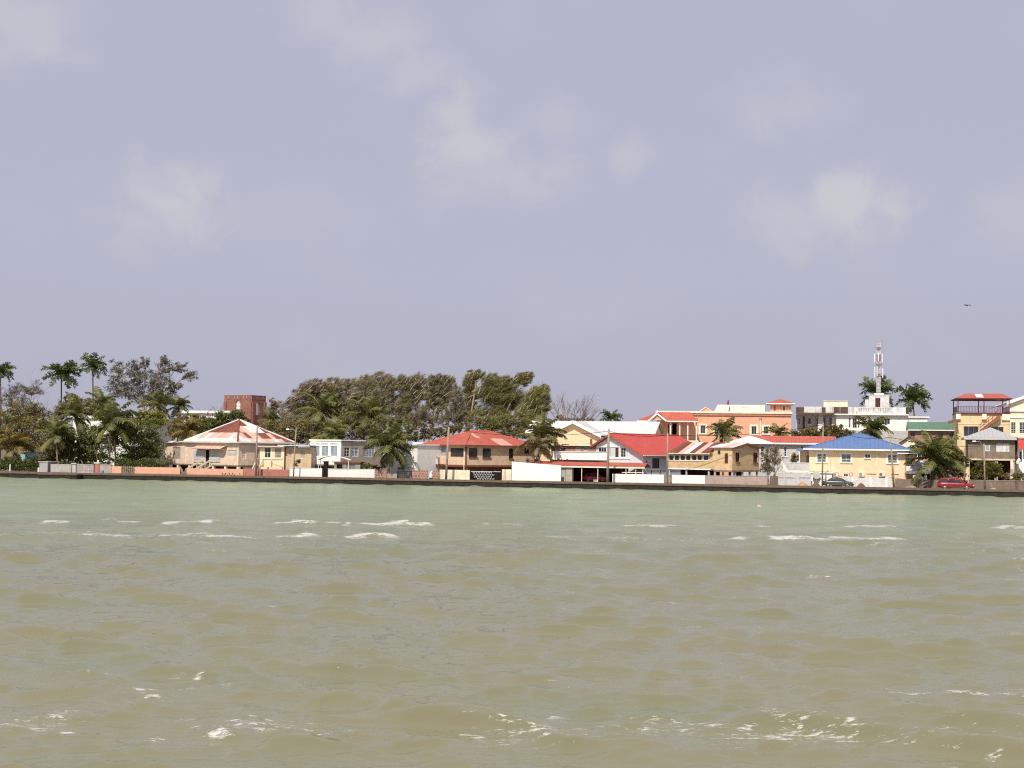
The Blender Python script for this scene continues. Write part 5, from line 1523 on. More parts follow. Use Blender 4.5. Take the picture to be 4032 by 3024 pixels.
for px in (640, 790):     # fins between the bays
    xa = b.f(Z7(px, 910), 2.4)[0]
    MB().prism([(xa - .35, 1.9, zb), (xa + .35, 1.9, zb), (xa + .75, 1.9, zb * .45), (xa - .75, 1.9, zb * .45)], (0, 1.08, 0)).build('fin', WHITE, b.root)
DIRTYB = mat('brown_parapet', (0.10, 0.065, 0.055), streak=.5, scol=(.2, .15, .13), var=.3)
yl = 2.4
for (p, q, m) in ((370, 459, DIRTYB), (460, 520, WHITEDIRTY), (521, 585, WHITEDIRTY), (586, 650, WHITEDIRTY), (651, 695, DIRTYB), (696, 779, WHITEDIRTY)):
    a, c = b.f(Z7(p, 870), yl)[0], b.f(Z7(q, 870), yl)[0]
    b.box('parapet_panel', m, a + .02, c - .02, yl, yl + .3, zb + .0, zt + (.0 if m is DIRTYB else .12))
for (p, q, m) in ((780, 850, DIRTYB), (851, 938, DIRTYB), (939, 985, WHITEDIRTY), (986, 1030, WHITEDIRTY), (1422, 1470, WHITEDIRTY), (1472, 1524, WHITEDIRTY), (1526, 1568, WHITE)):
    a, c = b.f(Z7(p, 870), -.6)[0], b.f(Z7(q, 870), -.6)[0]
    b.box('parapet_panel', m, a + .02, c - .02, -.6, -.3, zb + .003, zt)
a, c = b.f(Z7(1034, 870), -.6)[0], b.f(Z7(1420, 870), -.6)[0]
b.box('terrace_rail', WHITEDIRTY, a, c, -.58, -.34, zt - .2, zt); b.box('terrace_kerb', WHITEDIRTY, a, c, -.6, -.3, zb + .003, zb + .45)
n = 22
for k in range(n):
    xx = a + (c - a) * (k + .5) / n; w_ = .12 if k % 3 else .3
    b.box('baluster', WHITEDIRTY, xx - w_, xx + w_, -.55, -.37, zb + .452, zt - .202)
b.box('terrace_slab', WHITE2, xm - .3, x1 + .1, -.7, .22, zb - .2, zb - .002)
b.box('soffit_band', WHITE2, x0 - .1, xm - .31, 2.3, 2.99, zb - .2, zb - .002)
xa, xc = b.f(Z7(1600, 870), 1)[0], b.f(Z7(1738, 870), 9)[0]
b.box('side_parapet', DIRTYB, x1 - .1, x1 + .2, -.3, 13, zb + .003, zt)
Rr = b.R(Z7, 672, 776, 952, 832, 6)
xs = b.f(Z7(850, 800), 6)[0]
b.box('roof_room', CREAMPALE, Rr[0], Rr[1] - .3, 6, 11, zb + .2, Rr[3]); b.box('roof_room_cap', CREAMPALE, Rr[0] - .1, Rr[1] - .2, 5.9, 11.1, Rr[3], Rr[3] + .12)
Rr = b.R(Z7, 1165, 712, 1386, 835, 4)
b.facade(WHITEDIRTY, Rr[0], Rr[1], zb + .2, Rr[3], [(b.R(Z7, 1230, 735, 1294, 838, 4), dict(door=DARKBROWN))], pos=4.0, name='stair_tower')
b.shell(WHITE, Rr[0], Rr[1], 4.22, 8, zb + .2, Rr[3], floor=False); b.box('stair_tower_roof', WHITE2, Rr[0] - .1, Rr[1] + .1, 3.9, 8.1, Rr[3], Rr[3] + .15)
R2 = b.R(Z7, 1222, 688, 1330, 712, 4.4); b.box('water_tank', WHITE2, R2[0], R2[1], 4.4, 6.5, Rr[3] + .15, R2[3])
R2 = b.R(Z7, 1125, 755, 1165, 835, 4.4); b.box('vent_stack', WHITEDIRTY, R2[0], R2[1] - .05, 4.4, 5.5, zb + .2, R2[3])
zroof = Rr[3] + G; wroot = b

# antenna mast on the stair tower
b = Bld('antenna_mast', 'slim red and white lattice antenna mast on the white building', 'mast', Z7(1270, 690), 60)
zt = b.f(Z7(1270, 140))[1]; z0 = b.f(Z7(1270, 700))[1] - .3
REDP = mat('mast_red', (0.30, 0.115, 0.105), rough=.5); WHP = mat('mast_white', (0.66, 0.66, 0.66), rough=.5)
wa = b.f(Z7(1300, 400))[0] - b.f(Z7(1245, 400))[0]
r0 = wa * .4
nseg = 14
for k in range(nseg):
    za, zc = z0 + (zt - z0) * k / nseg, z0 + (zt - z0) * (k + 1) / nseg
    mb = MB(); c = [(r0 * math.cos(t), r0 * math.sin(t)) for t in (-.6, 1.5, 3.6)]
    for i in range(3):
        p, q = c[i], c[(i + 1) % 3]
        mb.tube([(p[0], p[1], za), (p[0], p[1], zc)], .05, 5)
        mb.tube([(p[0], p[1], za), (q[0], q[1], zc)], .028, 4, False); mb.tube([(q[0], q[1], za), (p[0], p[1], zc)], .028, 4, False)
        mb.tube([(p[0], p[1], za), (q[0], q[1], za)], .028, 4, False)
    mb.build('mast_section', REDP if k in (0, 5, 9, 10, 12) else WHP, b.root)
for (px, y0, y1) in ((1227, 255, 350), (1310, 258, 350), (1228, 400, 515), (1316, 418, 515), (1268, 250, 345), (1255, 395, 500)):
    xa, za = b.f(Z7(px, y0)); zc = b.f(Z7(px, y1))[1]
    an = b.box('panel_antenna', WHP, xa - .09, xa + .09, -.55 if 1240 < px < 1290 else -.1, -.35 if 1240 < px < 1290 else .12, zc, za)
    MB().tube([(xa, 0, (za + zc) / 2), (0, 0, (za + zc) / 2)], .04, 5).build('bracket', STEEL, an)
for px, y0, y1 in ((1250, 100, 150), (1314, 112, 200), (1236, 120, 180)):
    xa, za = b.f(Z7(px, y0)); zc = b.f(Z7(px, y1))[1]; MB().tube([(xa, 0, zc - .6), (xa, 0, za)], .05, 5).build('whip_antenna', STEEL, b.root)
xa, za = b.f(Z7(1270, 150)); MB().tube([(-r0 * 1.3, 0, za), (r0 * 1.4, 0, za)], .06, 5).build('cross_arm', REDP, b.root)
for yy in (365, 380):
    za = b.f(Z7(1270, yy))[1]; MB().lathe((0, 0, za - .1), [(r0 * 1.5, 0), (r0 * 1.5, .12), (r0 * 1.2, .2)], 10).build('platform_ring', STEEL, b.root)

# green roofed building and white tank roof behind
b = Bld('green_roof_building', 'long brown building with a green metal roof', 'building', Z8(705, 830), 40, -13)
x0 = b.f(Z8(690, 700))[0]; x1 = b.f(Z8(1400, 700))[0]; ze = b.f(Z8(900, 700), -.6)[1]; zr = b.f(Z8(900, 602), 3)[1]
b.slab('roof_slope', GREEN, [(x0, -.6, ze), (x1, -.6, ze), (x1, 3, zr), (x0, 3, zr)], .1); b.slab('roof_slope', GREEN, [(x0, 6.6, ze), (x1, 6.6, ze), (x1, 3, zr), (x0, 3, zr)], .1)
b.box('gutter', WHITE2, x0, x1, -.7, -.6, ze - .2, ze - .02)
b.facade(mat('dusty_pink_render', (0.36, 0.21, 0.16), streak=.4), x0 + .3, x1 - .3, 0, ze - .1, [(b.R(Z8, 902, 740, 958, 812),), (b.R(Z8, 1095, 740, 1155, 812),), (b.R(Z8, 1235, 740, 1290, 830),), (b.R(Z8, 730, 735, 790, 800),)], gm=GLASS, fm=OLDBOARD2)
b.shell(MATS['dusty_pink_render'], x0 + .3, x1 - .3, .22, 6, 0, ze - .1)
b = Bld('white_tank_roof', 'low white rooftop with a rounded tank behind the green roof', 'building', Z8(700, 600), 62, -13)
Rr = b.R(Z8, 700, 540, 950, 600)
b.box('wall', WHITE, Rr[0], Rr[1], 0, 6, 0, Rr[3] - .12); b.box('roof', WHITE2, Rr[0] - .2, b.f(Z8(978, 545))[0], -.3, 6.2, Rr[3] - .118, Rr[3] + .12)
c = b.f(Z8(870, 570))[0]; MB().lathe((c, 1.2, Rr[2]), [(1.2, -1), (1.2, 0), (.8, .5), (.1, .7)], 14).build('tank', WHITE2, b.root)
b = Bld('brown_gable_cottage', 'small cream cottage with a brown gable roof right of the blue roof', 'house', Z8(700, 940), 24, -20)
xp, zp = b.f(Z8(720, 780)); xl, zl = b.f(Z8(575, 870)); xr, zr = b.f(Z8(850, 860))
zl = min(zl, zr)
MB().prism([(xl + .3, 0, 0), (xr - .2, 0, 0), (xr - .2, 0, zl), (xp, 0, zp - .2), (xl + .3, 0, zl)], (0, .2, 0)).build('gable_wall', CREAMPALE, b.root)
b.shell(CREAMPALE, xl + .3, xr - .2, .2, 6, 0, zl - .05)
b.slab('roof_slope', BROWNROOF, [(xl, -.5, zl - .1), (xp, -.5, zp), (xp, 6.3, zp), (xl, 6.3, zl - .1)], .1); b.slab('roof_slope', BROWNROOF, [(xr, -.5, zl - .1), (xp, -.5, zp), (xp, 6.3, zp), (xr, 6.3, zl - .1)], .1)
window(b.root, 'y', -.24, b.R(Z8, 725, 860, 765, 900, -.2), nx=1, rec=.2, gm=GLASSPALE)
b.box('dormer', CREAMPALE, b.f(Z8(690, 900))[0], b.f(Z8(790, 900))[0], -.25, -.02, b.f(Z8(700, 925))[1], b.f(Z8(700, 850))[1])

# ------------------------------------------------------------------ blue roofed house
b = Bld('blue_roof_house', 'cream house with a blue hip roof and white grilled windows', 'house', Z7(515, 1600), 10.5, -14)
x0 = b.f(Z7(515, 1400))[0]; x1 = b.f(Z7(1562, 1400))[0]
zE = b.f(Z7(900, 1292), -.9)[1]
st = dict(nx=2, ny=3, fm=WHITE2, gm=GLASS, surround=WHITE, sill=CREAMPALE, sw=.2, grille=True)
bw = [(b.R(Z7, 600, 1347, 700, 1436), st), (b.R(Z7, 866, 1350, 970, 1437), st), (b.R(Z7, 1120, 1347, 1180, 1392), dict(nx=2, ny=1, fm=WHITE2, surround=WHITE, sill=CREAMPALE, sw=.08)), (b.R(Z7, 1370, 1358, 1473, 1446), st),
      (b.R(Z7, 888, 1562, 940, 1598), dict(nx=2, fm=WHITE2)), (b.R(Z7, 1135, 1563, 1250, 1577), dict(nx=3, fm=OLDBOARD)), (b.R(Z7, 1405, 1568, 1495, 1584), dict(nx=2, fm=OLDBOARD))]
b.facade(CREAM, x0, x1, 0, zE - .08, bw)
D = 10.0
b.shell(CREAM, x0, x1, .22, D, 0, zE - .08, floorz=2.6)
xe0 = b.f(Z7(455, 1282), -.9)[0]; xe1 = x1 + .9
xa, za = b.f(Z7(1062, 1125), D / 2)
b.hip(BLUE, BLUEY, xe0, xe1, -.9, D + .9, zE, za, xa - .25, xa + .25, th=.1, ridge=BLUE)
b.fascia(WHITE2, xe0, xe1, -.9, D + .9, zE - .01, .2, .08, 'gutter')
b.slab('soffit', CREAMPALE, [(xe0, -.88, zE - .16), (xe1, -.88, zE - .16), (xe1, D, zE - .16), (xe0, D, zE - .16)], .03)
x, zz = b.f(Z7(1260, 1310)); b.box('downpipe', CREAMPALE, x - .05, x + .05, -.13, -.003, .2, zE - .2)
x = b.f(Z7(745, 1400))[0]; b.box('cable_duct', OLDBOARD, x - .05, x + .05, -.1, -.003, .3, b.f(Z7(745, 1360))[1])
# porch roof at the right and balcony at the left
zp = b.f(Z7(1600, 1335), -.5)[1]; xr = b.f(Z7(1735, 1335), -.5)[0]
b.slab('porch_roof', BLUE, [(x1 - 1.2, -.8, zp), (xr, -.8, zp), (xr - .6, 4, zp + .55), (x1 - 1.2, 4, zp + .55)], .08); b.box('porch_gutter', WHITE2, x1 - 1.2, xr, -.88, -.8, zp - .16, zp - .01)
Rr = b.R(Z7, 1578, 1385, 1640, 1460, 1.2)
b.facade(CREAM, x1 + .003, xr - .8, 0, zp, [(Rr, dict(nx=1, ny=3, fm=WHITE2, grille=True))], pos=1.2)
b.box('porch_wall', CREAM, xr - 1.0, xr - .8, 1.43, 6, 0, zp)
b.slab('porch_roof', BLUEY, [(b.f(Z7(372, 1310), .5)[0], .3, b.f(Z7(372, 1310), .5)[1]), (x0 - .01, .3, b.f(Z7(372, 1300), .5)[1]), (x0 - .01, 5, b.f(Z7(372, 1285), .5)[1]), (b.f(Z7(372, 1310), .5)[0], 5, b.f(Z7(372, 1285), .5)[1])], .08)
xb0 = b.f(Z7(297, 1500), -.2)[0]; zbf = b.f(Z7(400, 1542), -.2)[1]; zbt = b.f(Z7(400, 1442), -.2)[1]
b.box('balcony_floor', WHITE, xb0, x0 - .003, -.25, 4, zbf - .12, zbf + .3)
b.box('balcony_wall', GREYWHITE, xb0, x0 - .003, -.2, -.08, zbf + .302, zbt - .08); b.box('balcony_rail', WHITE2, xb0 - .05, x0 - .004, -.25, -.03, zbt - .078, zbt)
b.box('balcony_post', WHITE2, b.f(Z7(403, 1400), .4)[0], b.f(Z7(403, 1400), .4)[0] + .12, .4, .52, zbf + .3, b.f(Z7(403, 1318), .4)[1])
b.box('balcony_door', LOUVRE, b.f(Z7(483, 1400), 1.9)[0], x0 - .01, 1.9, 2.0, zbf + .3, zbf + 2.5)
b.box('balcony_back', CREAM, b.f(Z7(410, 1400), 2.0)[0], x0 - .01, 2.01, 2.2, zbf + .3, zE - .3)
for xx in (xb0 + .1, x0 - .5): b.box('pier', GREYWHITE, xx, xx + .3, -.1, .2, 0, zbf - .122)
# outside stair up to the balcony
sx0 = b.f(Z7(205, 1410), .6)[0]; sx1 = b.f(Z7(298, 1545), .6)[0]
n = 10
for k in range(n):
    xx = sx0 + (xb0 - sx0) * k / n; zz = b.f(Z7(205, 1415), .6)[1] * (1 - k / n) + zbf * (k / n) * .5
    b.box('step', WHITE, xx, xx + (xb0 - sx0) / n, .3, 1.3, zz - .5, zz - .35)
MB().prism([(sx0, .2, b.f(Z7(205, 1400), .2)[1]), (sx1, .2, b.f(Z7(300, 1545), .2)[1]), (sx1 - .4, .2, b.f(Z7(300, 1560), .2)[1] - .3), (sx0 - .3, .2, b.f(Z7(205, 1440), .2)[1])], (0, .1, 0)).build('stair_string', WHITE, b.root)
ac_mesh = {}
for px in (800, 1085, 1305):
    Rr = b.R(Z7, px - 33, 1548, px + 33, 1592)
    u = thing('air_conditioner', {800: 'white air conditioner unit left of the round road sign', 1085: 'middle white air conditioner unit on the cream wall', 1305: 'white air conditioner unit beside the downpipe'}[px], 'air conditioner', group='air conditioners on the cream house')
    c = Vector(((Rr[0] + Rr[1]) / 2, -.02, Rr[2]))
    u.location = b.o + Matrix.Rotation(b.yaw, 3, 'Z') @ c; u.rotation_euler = (0, 0, b.yaw)
    w_, h_ = (Rr[1] - Rr[0]) / 2, Rr[3] - Rr[2]
    MB().box(-w_, w_, -.38, -.06, 0, h_).build('casing', CREAMPALE, u)
    MB().box(-w_ - .02, w_ + .02, -.4, -.05, h_, h_ + .05).build('lid', WHITE2, u)
    for xx in (-w_ * .7, w_ * .6): MB().box(xx, xx + .05, -.4, .02, -.06, -.002).build('bracket', STEEL, u)
    mb = MB(); R0 = h_ * .38
    for k in range(14):
        t0, t1 = 6.2832 * k / 14, 6.2832 * (k + 1) / 14
        mb.add([(-w_ * .3, -.395, h_ * .5), (-w_ * .3 + R0 * math.cos(t0), -.395, h_ * .5 + R0 * math.sin(t0)), (-w_ * .3 + R0 * math.cos(t1), -.395, h_ * .5 + R0 * math.sin(t1))], [(0, 1, 2)])
    gr = mb.build('fan_grille', LOUVRE if px != 1305 else DARK, u)
    for k in range(4):
        q = MB(); q.box(-w_ * .3 - R0, -w_ * .3 + R0, -.42, -.40, h_ * .5 + R0 * (k - 1.5) * .5 - .012, h_ * .5 + R0 * (k - 1.5) * .5 + .012); q.build('grille_bar', WHITE2, gr)
# lean-to with dish in front of it
b = Bld('white_lean_to', 'white lean-to shed left of the dark car with a flat roof', 'shed', Z7(525, 1640), 8.2)
Rr = b.R(Z7, 525, 1552, 760, 1640)
b.facade(WHITE, 0, Rr[1], 0, Rr[3] - .1, [((.5, Rr[1] - .8, Rr[3] * .5, Rr[3] * .56), dict(nx=3, fm=LOUVRE))], th=.15); b.shell(WHITE, 0, Rr[1], .15, 1.9, 0, Rr[3] - .1, th=.15); b.box('roof', WHITE2, -.15, Rr[1] + .15, -.2, 2.0, Rr[3] - .098, Rr[3] + .02)
b = Bld('satellite_dish', 'grey satellite dish on the white lean-to', 'dish', Z7(590, 1585), 7.9)
x, zz = b.f(Z7(590, 1585)); mb = MB(); mb.lathe((0, 0, 0), [(.02, 0), (.3, .04), (.52, .14), (.6, .22)], 16); d = mb.build('reflector', GREYWALL, b.root); d.location = (x, .05, zz); d.rotation_euler = (math.radians(65), 0.5, 0)
MB().tube([(x, .05, zz), (x, -.35, zz + .2)], .025, 5).build('arm', STEEL, b.root); MB().tube([(x, .05, zz), (x, .25, zz - .15)], .04, 5).build('mount', STEEL, b.root)

# ------------------------------------------------------------------ far right
b = Bld('yellow_building', 'yellow building with a red-roofed railed terrace on top', 'building', Z8(1340, 840), 34, -12)
x1 = b.f(Z8(2026, 700))[0]; zt = b.f(Z8(1680, 482))[1]
zw = b.f(Z8(1340, 495))[1]
b.facade(YELLOW, 0, x1, 0, zw, [(b.R(Z8, 1424, 660, 1618, 786), dict(nx=3, fm=OLDBOARD2, gm=GLASS)), (b.R(Z8, 1760, 665, 1945, 740), dict(nx=3, fm=OLDBOARD2, gm=GLASS))], th=.25)
b.shell(YELLOW, 0, x1, .25, 9, 0, zw)
b.box('terrace_edge', MAROON, -.1, x1 + .1, -.3, 9, zw + .001, zt + .02)
b.box('string_course', CREAM, -.02, x1, -.05, -.003, b.f(Z8(1500, 632))[1], b.f(Z8(1500, 624))[1])
for px in (1352, 1690): x = b.f(Z8(px, 505))[0]; b.box('corbel', CREAMPALE, x - .35, x + .35, -.45, -.004, zw - .9, zw - .01)
x = b.f(Z8(1925, 505))[0]; b.box('corbel', CREAMPALE, x, x1, -.3, -.004, zw - 1.0, zw - .01)
zr0 = b.f(Z8(1500, 292), -.2)[1]; zr1 = b.f(Z8(1500, 230), 4.4)[1]; zrl = b.f(Z8(1500, 397), -.2)[1]
for px in (1351, 1690, 2018):
    x = b.f(Z8(px, 350), -.15)[0]
    for yy in (-.2, 8.6): b.box('post', MAROON, x - .07, x + .07, yy, yy + .14, zt + .022, zr0)
xe0, xe1 = b.f(Z8(1325, 290), -.6)[0], b.f(Z8(2052, 292), -.6)[0]
ra, rb = b.f(Z8(1445, 230), 4.4)[0], b.f(Z8(1930, 230), 4.4)[0]
b.hip(RED, REDY, xe0, xe1, -.6, 9.2, zr0 + .02, zr1, ra, rb, th=.08)
b.fascia(MAROON, xe0, xe1, -.6, 9.2, zr0 + .03, .16, .06)
q0, q1 = b.f(Z8(1582, 250), 1.2)[0], b.f(Z8(1676, 250), 1.2)[0]
t0, t1 = .12, .82
yz = lambda t: (-.6 + 5.0 * t * .98, zr0 + .04 + (zr1 - zr0) * t)
b.slab('patch_sheet', WHITE2, [(q0, yz(t0)[0], yz(t0)[1] + .03), (q1, yz(t0)[0], yz(t0)[1] + .03), (q1, yz(t1)[0], yz(t1)[1] + .03), (q0, yz(t1)[0], yz(t1)[1] + .03)], .03)
for (a0, a1, ax, pos) in ((0, x1, 'y', -.18), (-.1, 8.6, 'x', x1 + .02), (-.1, 8.6, 'l', 0), ):
    mb = MB(); abox(mb, ax, pos, a0, a1, 0, .07, zrl - .06, zrl); abox(mb, ax, pos, a0, a1, .01, .06, zt + .12, zt + .17); mb.build('rail', MAROON, b.root)
    n = 34 if ax == 'y' else 14
    for k in range(1, n):
        c = a0 + (a1 - a0) * k / n
        mb = MB(); abox(mb, ax, pos, c - .03, c + .03, .015, .055, zt + .171, zrl - .061); mb.build('baluster', MAROON, b.root)
# steel stair up the front
(sa, za), (sc, zc) = b.f(Z8(1640, 710), -1.0), b.f(Z8(1905, 500), -1.0)
RSTEEL = mat('rust_red_steel', (0.30, 0.085, 0.06), var=.2)
for yy in (-1.2, -.45):
    MB().prism([(sa, yy, za), (sc, yy, zc), (sc, yy, zc - .35), (sa, yy, za - .35)], (0, .06, 0)).build('stair_stringer', RSTEEL, b.root)
    MB().tube([(sa, yy, za + .95), (sc, yy, zc + .95)], .035, 5).build('stair_handrail', RSTEEL, b.root)
    for k in range(6): q = k / 5; MB().tube([(sa + (sc - sa) * q, yy, za + (zc - za) * q), (sa + (sc - sa) * q, yy, za + (zc - za) * q + .95)], .025, 4).build('stair_post', RSTEEL, b.root)
for k in range(15): q = (k + .5) / 15; b.box('step', RSTEEL, sa + (sc - sa) * q - .14, sa + (sc - sa) * q + .14, -1.13, -.46, za + (zc - za) * q - .12, za + (zc - za) * q - .08)
xa, za = b.f(Z8(1225, 600), -1.2)
b.slab('canopy', BROWNROOF, [(xa, -1.8, za - .1), (-.005, -1.8, za + .35), (-.005, .4, za + .5), (xa, .4, za + .2)], .25)

b = Bld('cream_gable_building', 'cream building with a wide gable and grilled windows at the right edge', 'building', Z8(2030, 760), 42, -12)
x9 = 16.0
zg0 = b.f(Z8(2030, 330))[1]; zb = b.f(Z8(2060, 455))[1]; xpk = b.f(Z8(2420, 250))[0]; zpk = b.f(Z8(2420, 190))[1]; xlo, zlo = b.f(Z8(1850, 395), 2)
b.facade(CREAMPALE, .0, x9, 0, zb, [(b.R(Z8, 2040, 605, 2106, 750), dict(nx=2, ny=3, grille=True)), (b.R(Z8, 2150, 605, 2230, 750), dict(nx=2, ny=3, grille=True))], fm=WHITE2, gm=GLASS)
b.box('string_course', WHITE2, -.1, x9, -.25, -.003, zb - .15, zb + .1); b.box('string_course', WHITE2, -.1, x9, -.15, -.003, b.f(Z8(2060, 552))[1], b.f(Z8(2060, 540))[1])
zgl = zpk - (zpk - zlo) * (xpk - 0) / (xpk - xlo)
MB().prism([(0, .02, zb + .101), (x9, .02, zb + .101), (x9, .02, zpk - 1), (xpk, .02, zpk - .3), (0, .02, zgl - .3)], (0, .2, 0)).build('gable_wall', CREAMPALE, b.root)
b.slab('roof_slope', CREAMPALE, [(xlo, -.6, zlo), (xpk, -.6, zpk), (xpk, 12, zpk), (xlo, 12, zlo)], .15); b.slab('roof_slope', CREAMPALE, [(xpk, -.6, zpk), (xpk * 2 - xlo, -.6, zlo), (xpk * 2 - xlo, 12, zlo), (xpk, 12, zpk)], .15)
b.slab('barge_board', WHITE2, [(xlo, -.66, zlo + .04), (xpk, -.66, zpk + .04), (xpk, -.6, zpk + .04), (xlo, -.6, zlo + .04)], .4)
b.shell(CREAMPALE, 0, x9, .22, 11, 0, zb)

b = Bld('grey_pavilion_house', 'weathered brown-grey house on posts with a grey pyramid roof', 'house', Z8(1480, 1300), 13.5, -14)
x0 = b.f(Z8(1482, 950))[0]; x1 = b.f(Z8(2096, 950))[0]; ze = b.f(Z8(1780, 806), -.6)[1]; zf = b.f(Z8(1780, 1087))[1]
D = 7.0
b.facade(GREYBOARD, x0, x1, zf, ze - .05, [(b.R(Z8, 1706, 900, 1765, 982), dict(nx=1, gm=GLASSPALE, fm=WHITE2)), (b.R(Z8, 1848, 882, 2022, 990), dict(nx=2, gm=WHITEDIRTY, fm=GREYWHITE, name='boarded_window'))], th=.15)
b.shell(GREYBOARD, x0, x1, .15, D, zf, ze - .05, th=.15)
b.box('floor_beam', OLDBOARD, x0, x1, -.08, -.003, zf - .15, zf + .05)
xa, za = b.f(Z8(1776, 672), D / 2)
xe0, xe1 = b.f(Z8(1432, 808), -.6)[0], b.f(Z8(2122, 820), -.6)[0]
b.hip(GREYROOF, GREYROOF, xe0, xe1, -.6, D + .6, ze, za, xa, xa, th=.08)
b.fascia(GREYWHITE, xe0, xe1, -.6, D + .6, ze - .01, .32, .06)
for px in (1490, 1835, 1862, 2080): x = b.f(Z8(px, 1200))[0]; b.box('post', OLDBOARD, x - .08, x + .08, .1, .26, 0, zf - .152)
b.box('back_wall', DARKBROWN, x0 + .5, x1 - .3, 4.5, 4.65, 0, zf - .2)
for k in range(9):
    q = k / 8; x, z_ = b.f(Z8(2005 + 10 * q, 1330 - 110 * q), .8); b.box('side_step', OLDBOARD2, x, x + 1.6, .6 + .25 * k, .9 + .25 * k, z_ - .06, z_)

b = Bld('red_awning_shop', 'shop front with a red awning at the right edge', 'building', Z8(2125, 1240), 12, -12)
x9 = 9.0; zt = b.f(Z8(2150, 825), -1.2)[1]; zb = b.f(Z8(2150, 955), -1.2)[1]
b.facade(WHITE, 0.2, x9, 0, zt + .2, [(b.R(Z8, 2155, 990, 2185, 1120), dict(nx=1, fm=MAROON)), ((3.0, 4.2, .1, 2.4), dict(door=MAROON))]); b.shell(WHITE, .2, x9, .22, 5, 0, zt + .2)
b.slab('awning', mat('red_canvas', (0.55, 0.05, 0.04), rough=.7), [(.1, -1.3, zb), (x9, -1.3, zb), (x9, -.003, zt), (.1, -.003, zt)], .05)
b.box('roof', GALV, 0, x9 + .2, -.3, 5.2, zt + .2, zt + .35)
b.box('post', WHITE2, b.f(Z8(2185, 1100), -1.25)[0], b.f(Z8(2185, 1100), -1.25)[0] + .12, -1.25, -1.13, 0, zb - .02)
for k, (px, py, m) in enumerate(((2130, 1130, WHITE2), (2145, 1100, WHITE2), (2115, 1060, DARKBROWN))):
    x, z_ = b.f(Z8(px, py), -1.3); q = MB(); q.lathe((x, -1.3, z_ - .3), [(.05, 0), (.22, .1), (.26, .35), (.12, .55), (.03, .6)], 8); q.build('hanging_basket', m, b.root)

# terrace roof and low walls behind the big front palm
b = Bld('low_white_canopy', 'low white canopy with a dark opening behind the front palm', 'canopy', Z8(655, 1330), 9.5)
Rr = b.R(Z8, 660, 1250, 1000, 1330)
b.box('roof', WHITE2, 0, Rr[1], -.3, 3.5, Rr[3] - .35, Rr[3])
b.slab('roof_sheet', GALV, [(.2, -.2, Rr[3] + .02), (Rr[1], -.2, Rr[3] + .02), (Rr[1], 3.4, Rr[3] + 1.6), (.2, 3.4, Rr[3] + 1.6)], .08)
for xx in (.05, Rr[1] * .5, Rr[1] - .2): b.box('post', WHITE2, xx, xx + .15, -.2, -.05, 0, Rr[3] - .352)
b.box('back_wall', DARKBROWN, 0, Rr[1], 3.0, 3.2, 0, Rr[3] - .36)
rr = random.Random(8)
for k, (x0_, x1_, y0_) in enumerate(((760, 815, 1302), (820, 900, 1300), (1180, 1270, 1292), (905, 950, 1306))):
    b = Bld('folded_parasol' if k == 1 else 'storage_tub', ('rounded white tub on the old wall left of the pointed cover', 'white pointed cover standing behind the old wall', 'wide white tub right of the palm trunk', 'small white tub left of the palm trunk')[k], 'tub' if k != 1 else 'cover', Z8((x0_ + x1_) / 2, 1345), 8.2)
    w = (b.f(Z8(x1_, 1300))[0] - b.f(Z8(x0_, 1300))[0]) / 2; z1_ = b.f(Z8(x0_, y0_))[1]
    if k == 1: MB().lathe((0, 0, 0), [(w * .9, 0), (w, z1_ * .85), (w * .5, z1_ * .95), (.03, z1_ + .12)], 10).build('cover', WHITE2, b.root)
    else: MB().lathe((0, 0, 0), [(w * .9, 0), (w, z1_ * .9), (w * 1.04, z1_ * .93), (w * .8, z1_ + .05)], 10).build('tub', WHITE2, b.root)
    MB().lathe((0, 0, z1_ + .05), [(w * .35, -.05), (w * .3, .06)], 8).build('lid', WHITE2, b.root)

pwall('stained mauve concrete wall below the veranda house', Z6, 926, 1236, 1728, v=6.9, m=MAUVEWALL, coping=GREYWALL, ch=.05)
b = Bld('sheet_gate', 'dull olive sheet metal gate right of the stained wall', 'gate', Z6(1760, 1242), 7.0)
X1 = b.f(Z6(1870, 1242))[0]; h = b.f(Z6(1760, 1242))[1]
b.box('sheet', mat('olive_sheet', (0.15, 0.115, 0.075), var=.2, streak=.4), 0, X1, .02, .06, 0, h); 
for xx in (0, X1 / 2 - .04, X1 - .08): b.box('stile', WOOD, xx, xx + .08, -.03, .018, 0, h)
b.box('rail', WOOD, .085, X1 - .085, -.02, .017, h - .25, h - .17)
b = pwall('pale grey panelled wall left of the white lean-to', Z6, 1874, 1204, 2300, v=6.9, m=GREYWHITE, coping=CREAMPALE)
for px in (1950, 2092): x = b.f(Z6(px, 1300))[0]; b.box('pier', GREYWHITE, x - .12, x + .12, -.1, -.003, 0, b.h)
for (p, q) in ((1875, 1940), (1965, 2080), (2140, 2290)):
    a, c = b.f(Z6(p, 1262)), b.f(Z6(q, 1262)); b.box('slot', DARK, a[0], c[0], -.012, -.002, a[1] - .08, a[1])
b = pwall('whitewashed wall with white piers behind the dark car', Z7, 770, 1602, 1415, v=7.2, m=WHITEDIRTY if False else mat('whitewash', (0.68, 0.66, 0.64), streak=.35, scol=(.42, .36, .34), var=.1))
for px in (985, 1185, 1357): x = b.f(Z7(px, 1620))[0]; b.box('pier', WHITE2, x - .14, x + .14, -.12, -.003, 0, b.h + .18)
pwall('dark mottled old wall behind the red van', Z8, 528, 1346, 1480, v=7.2, m=ROUGHWALL)
pwall('mottled grey-brown old wall at the right edge', Z8, 1492, 1364, 2600, v=7.4, m=ROUGHWALL, coping=MAUVEWALL)

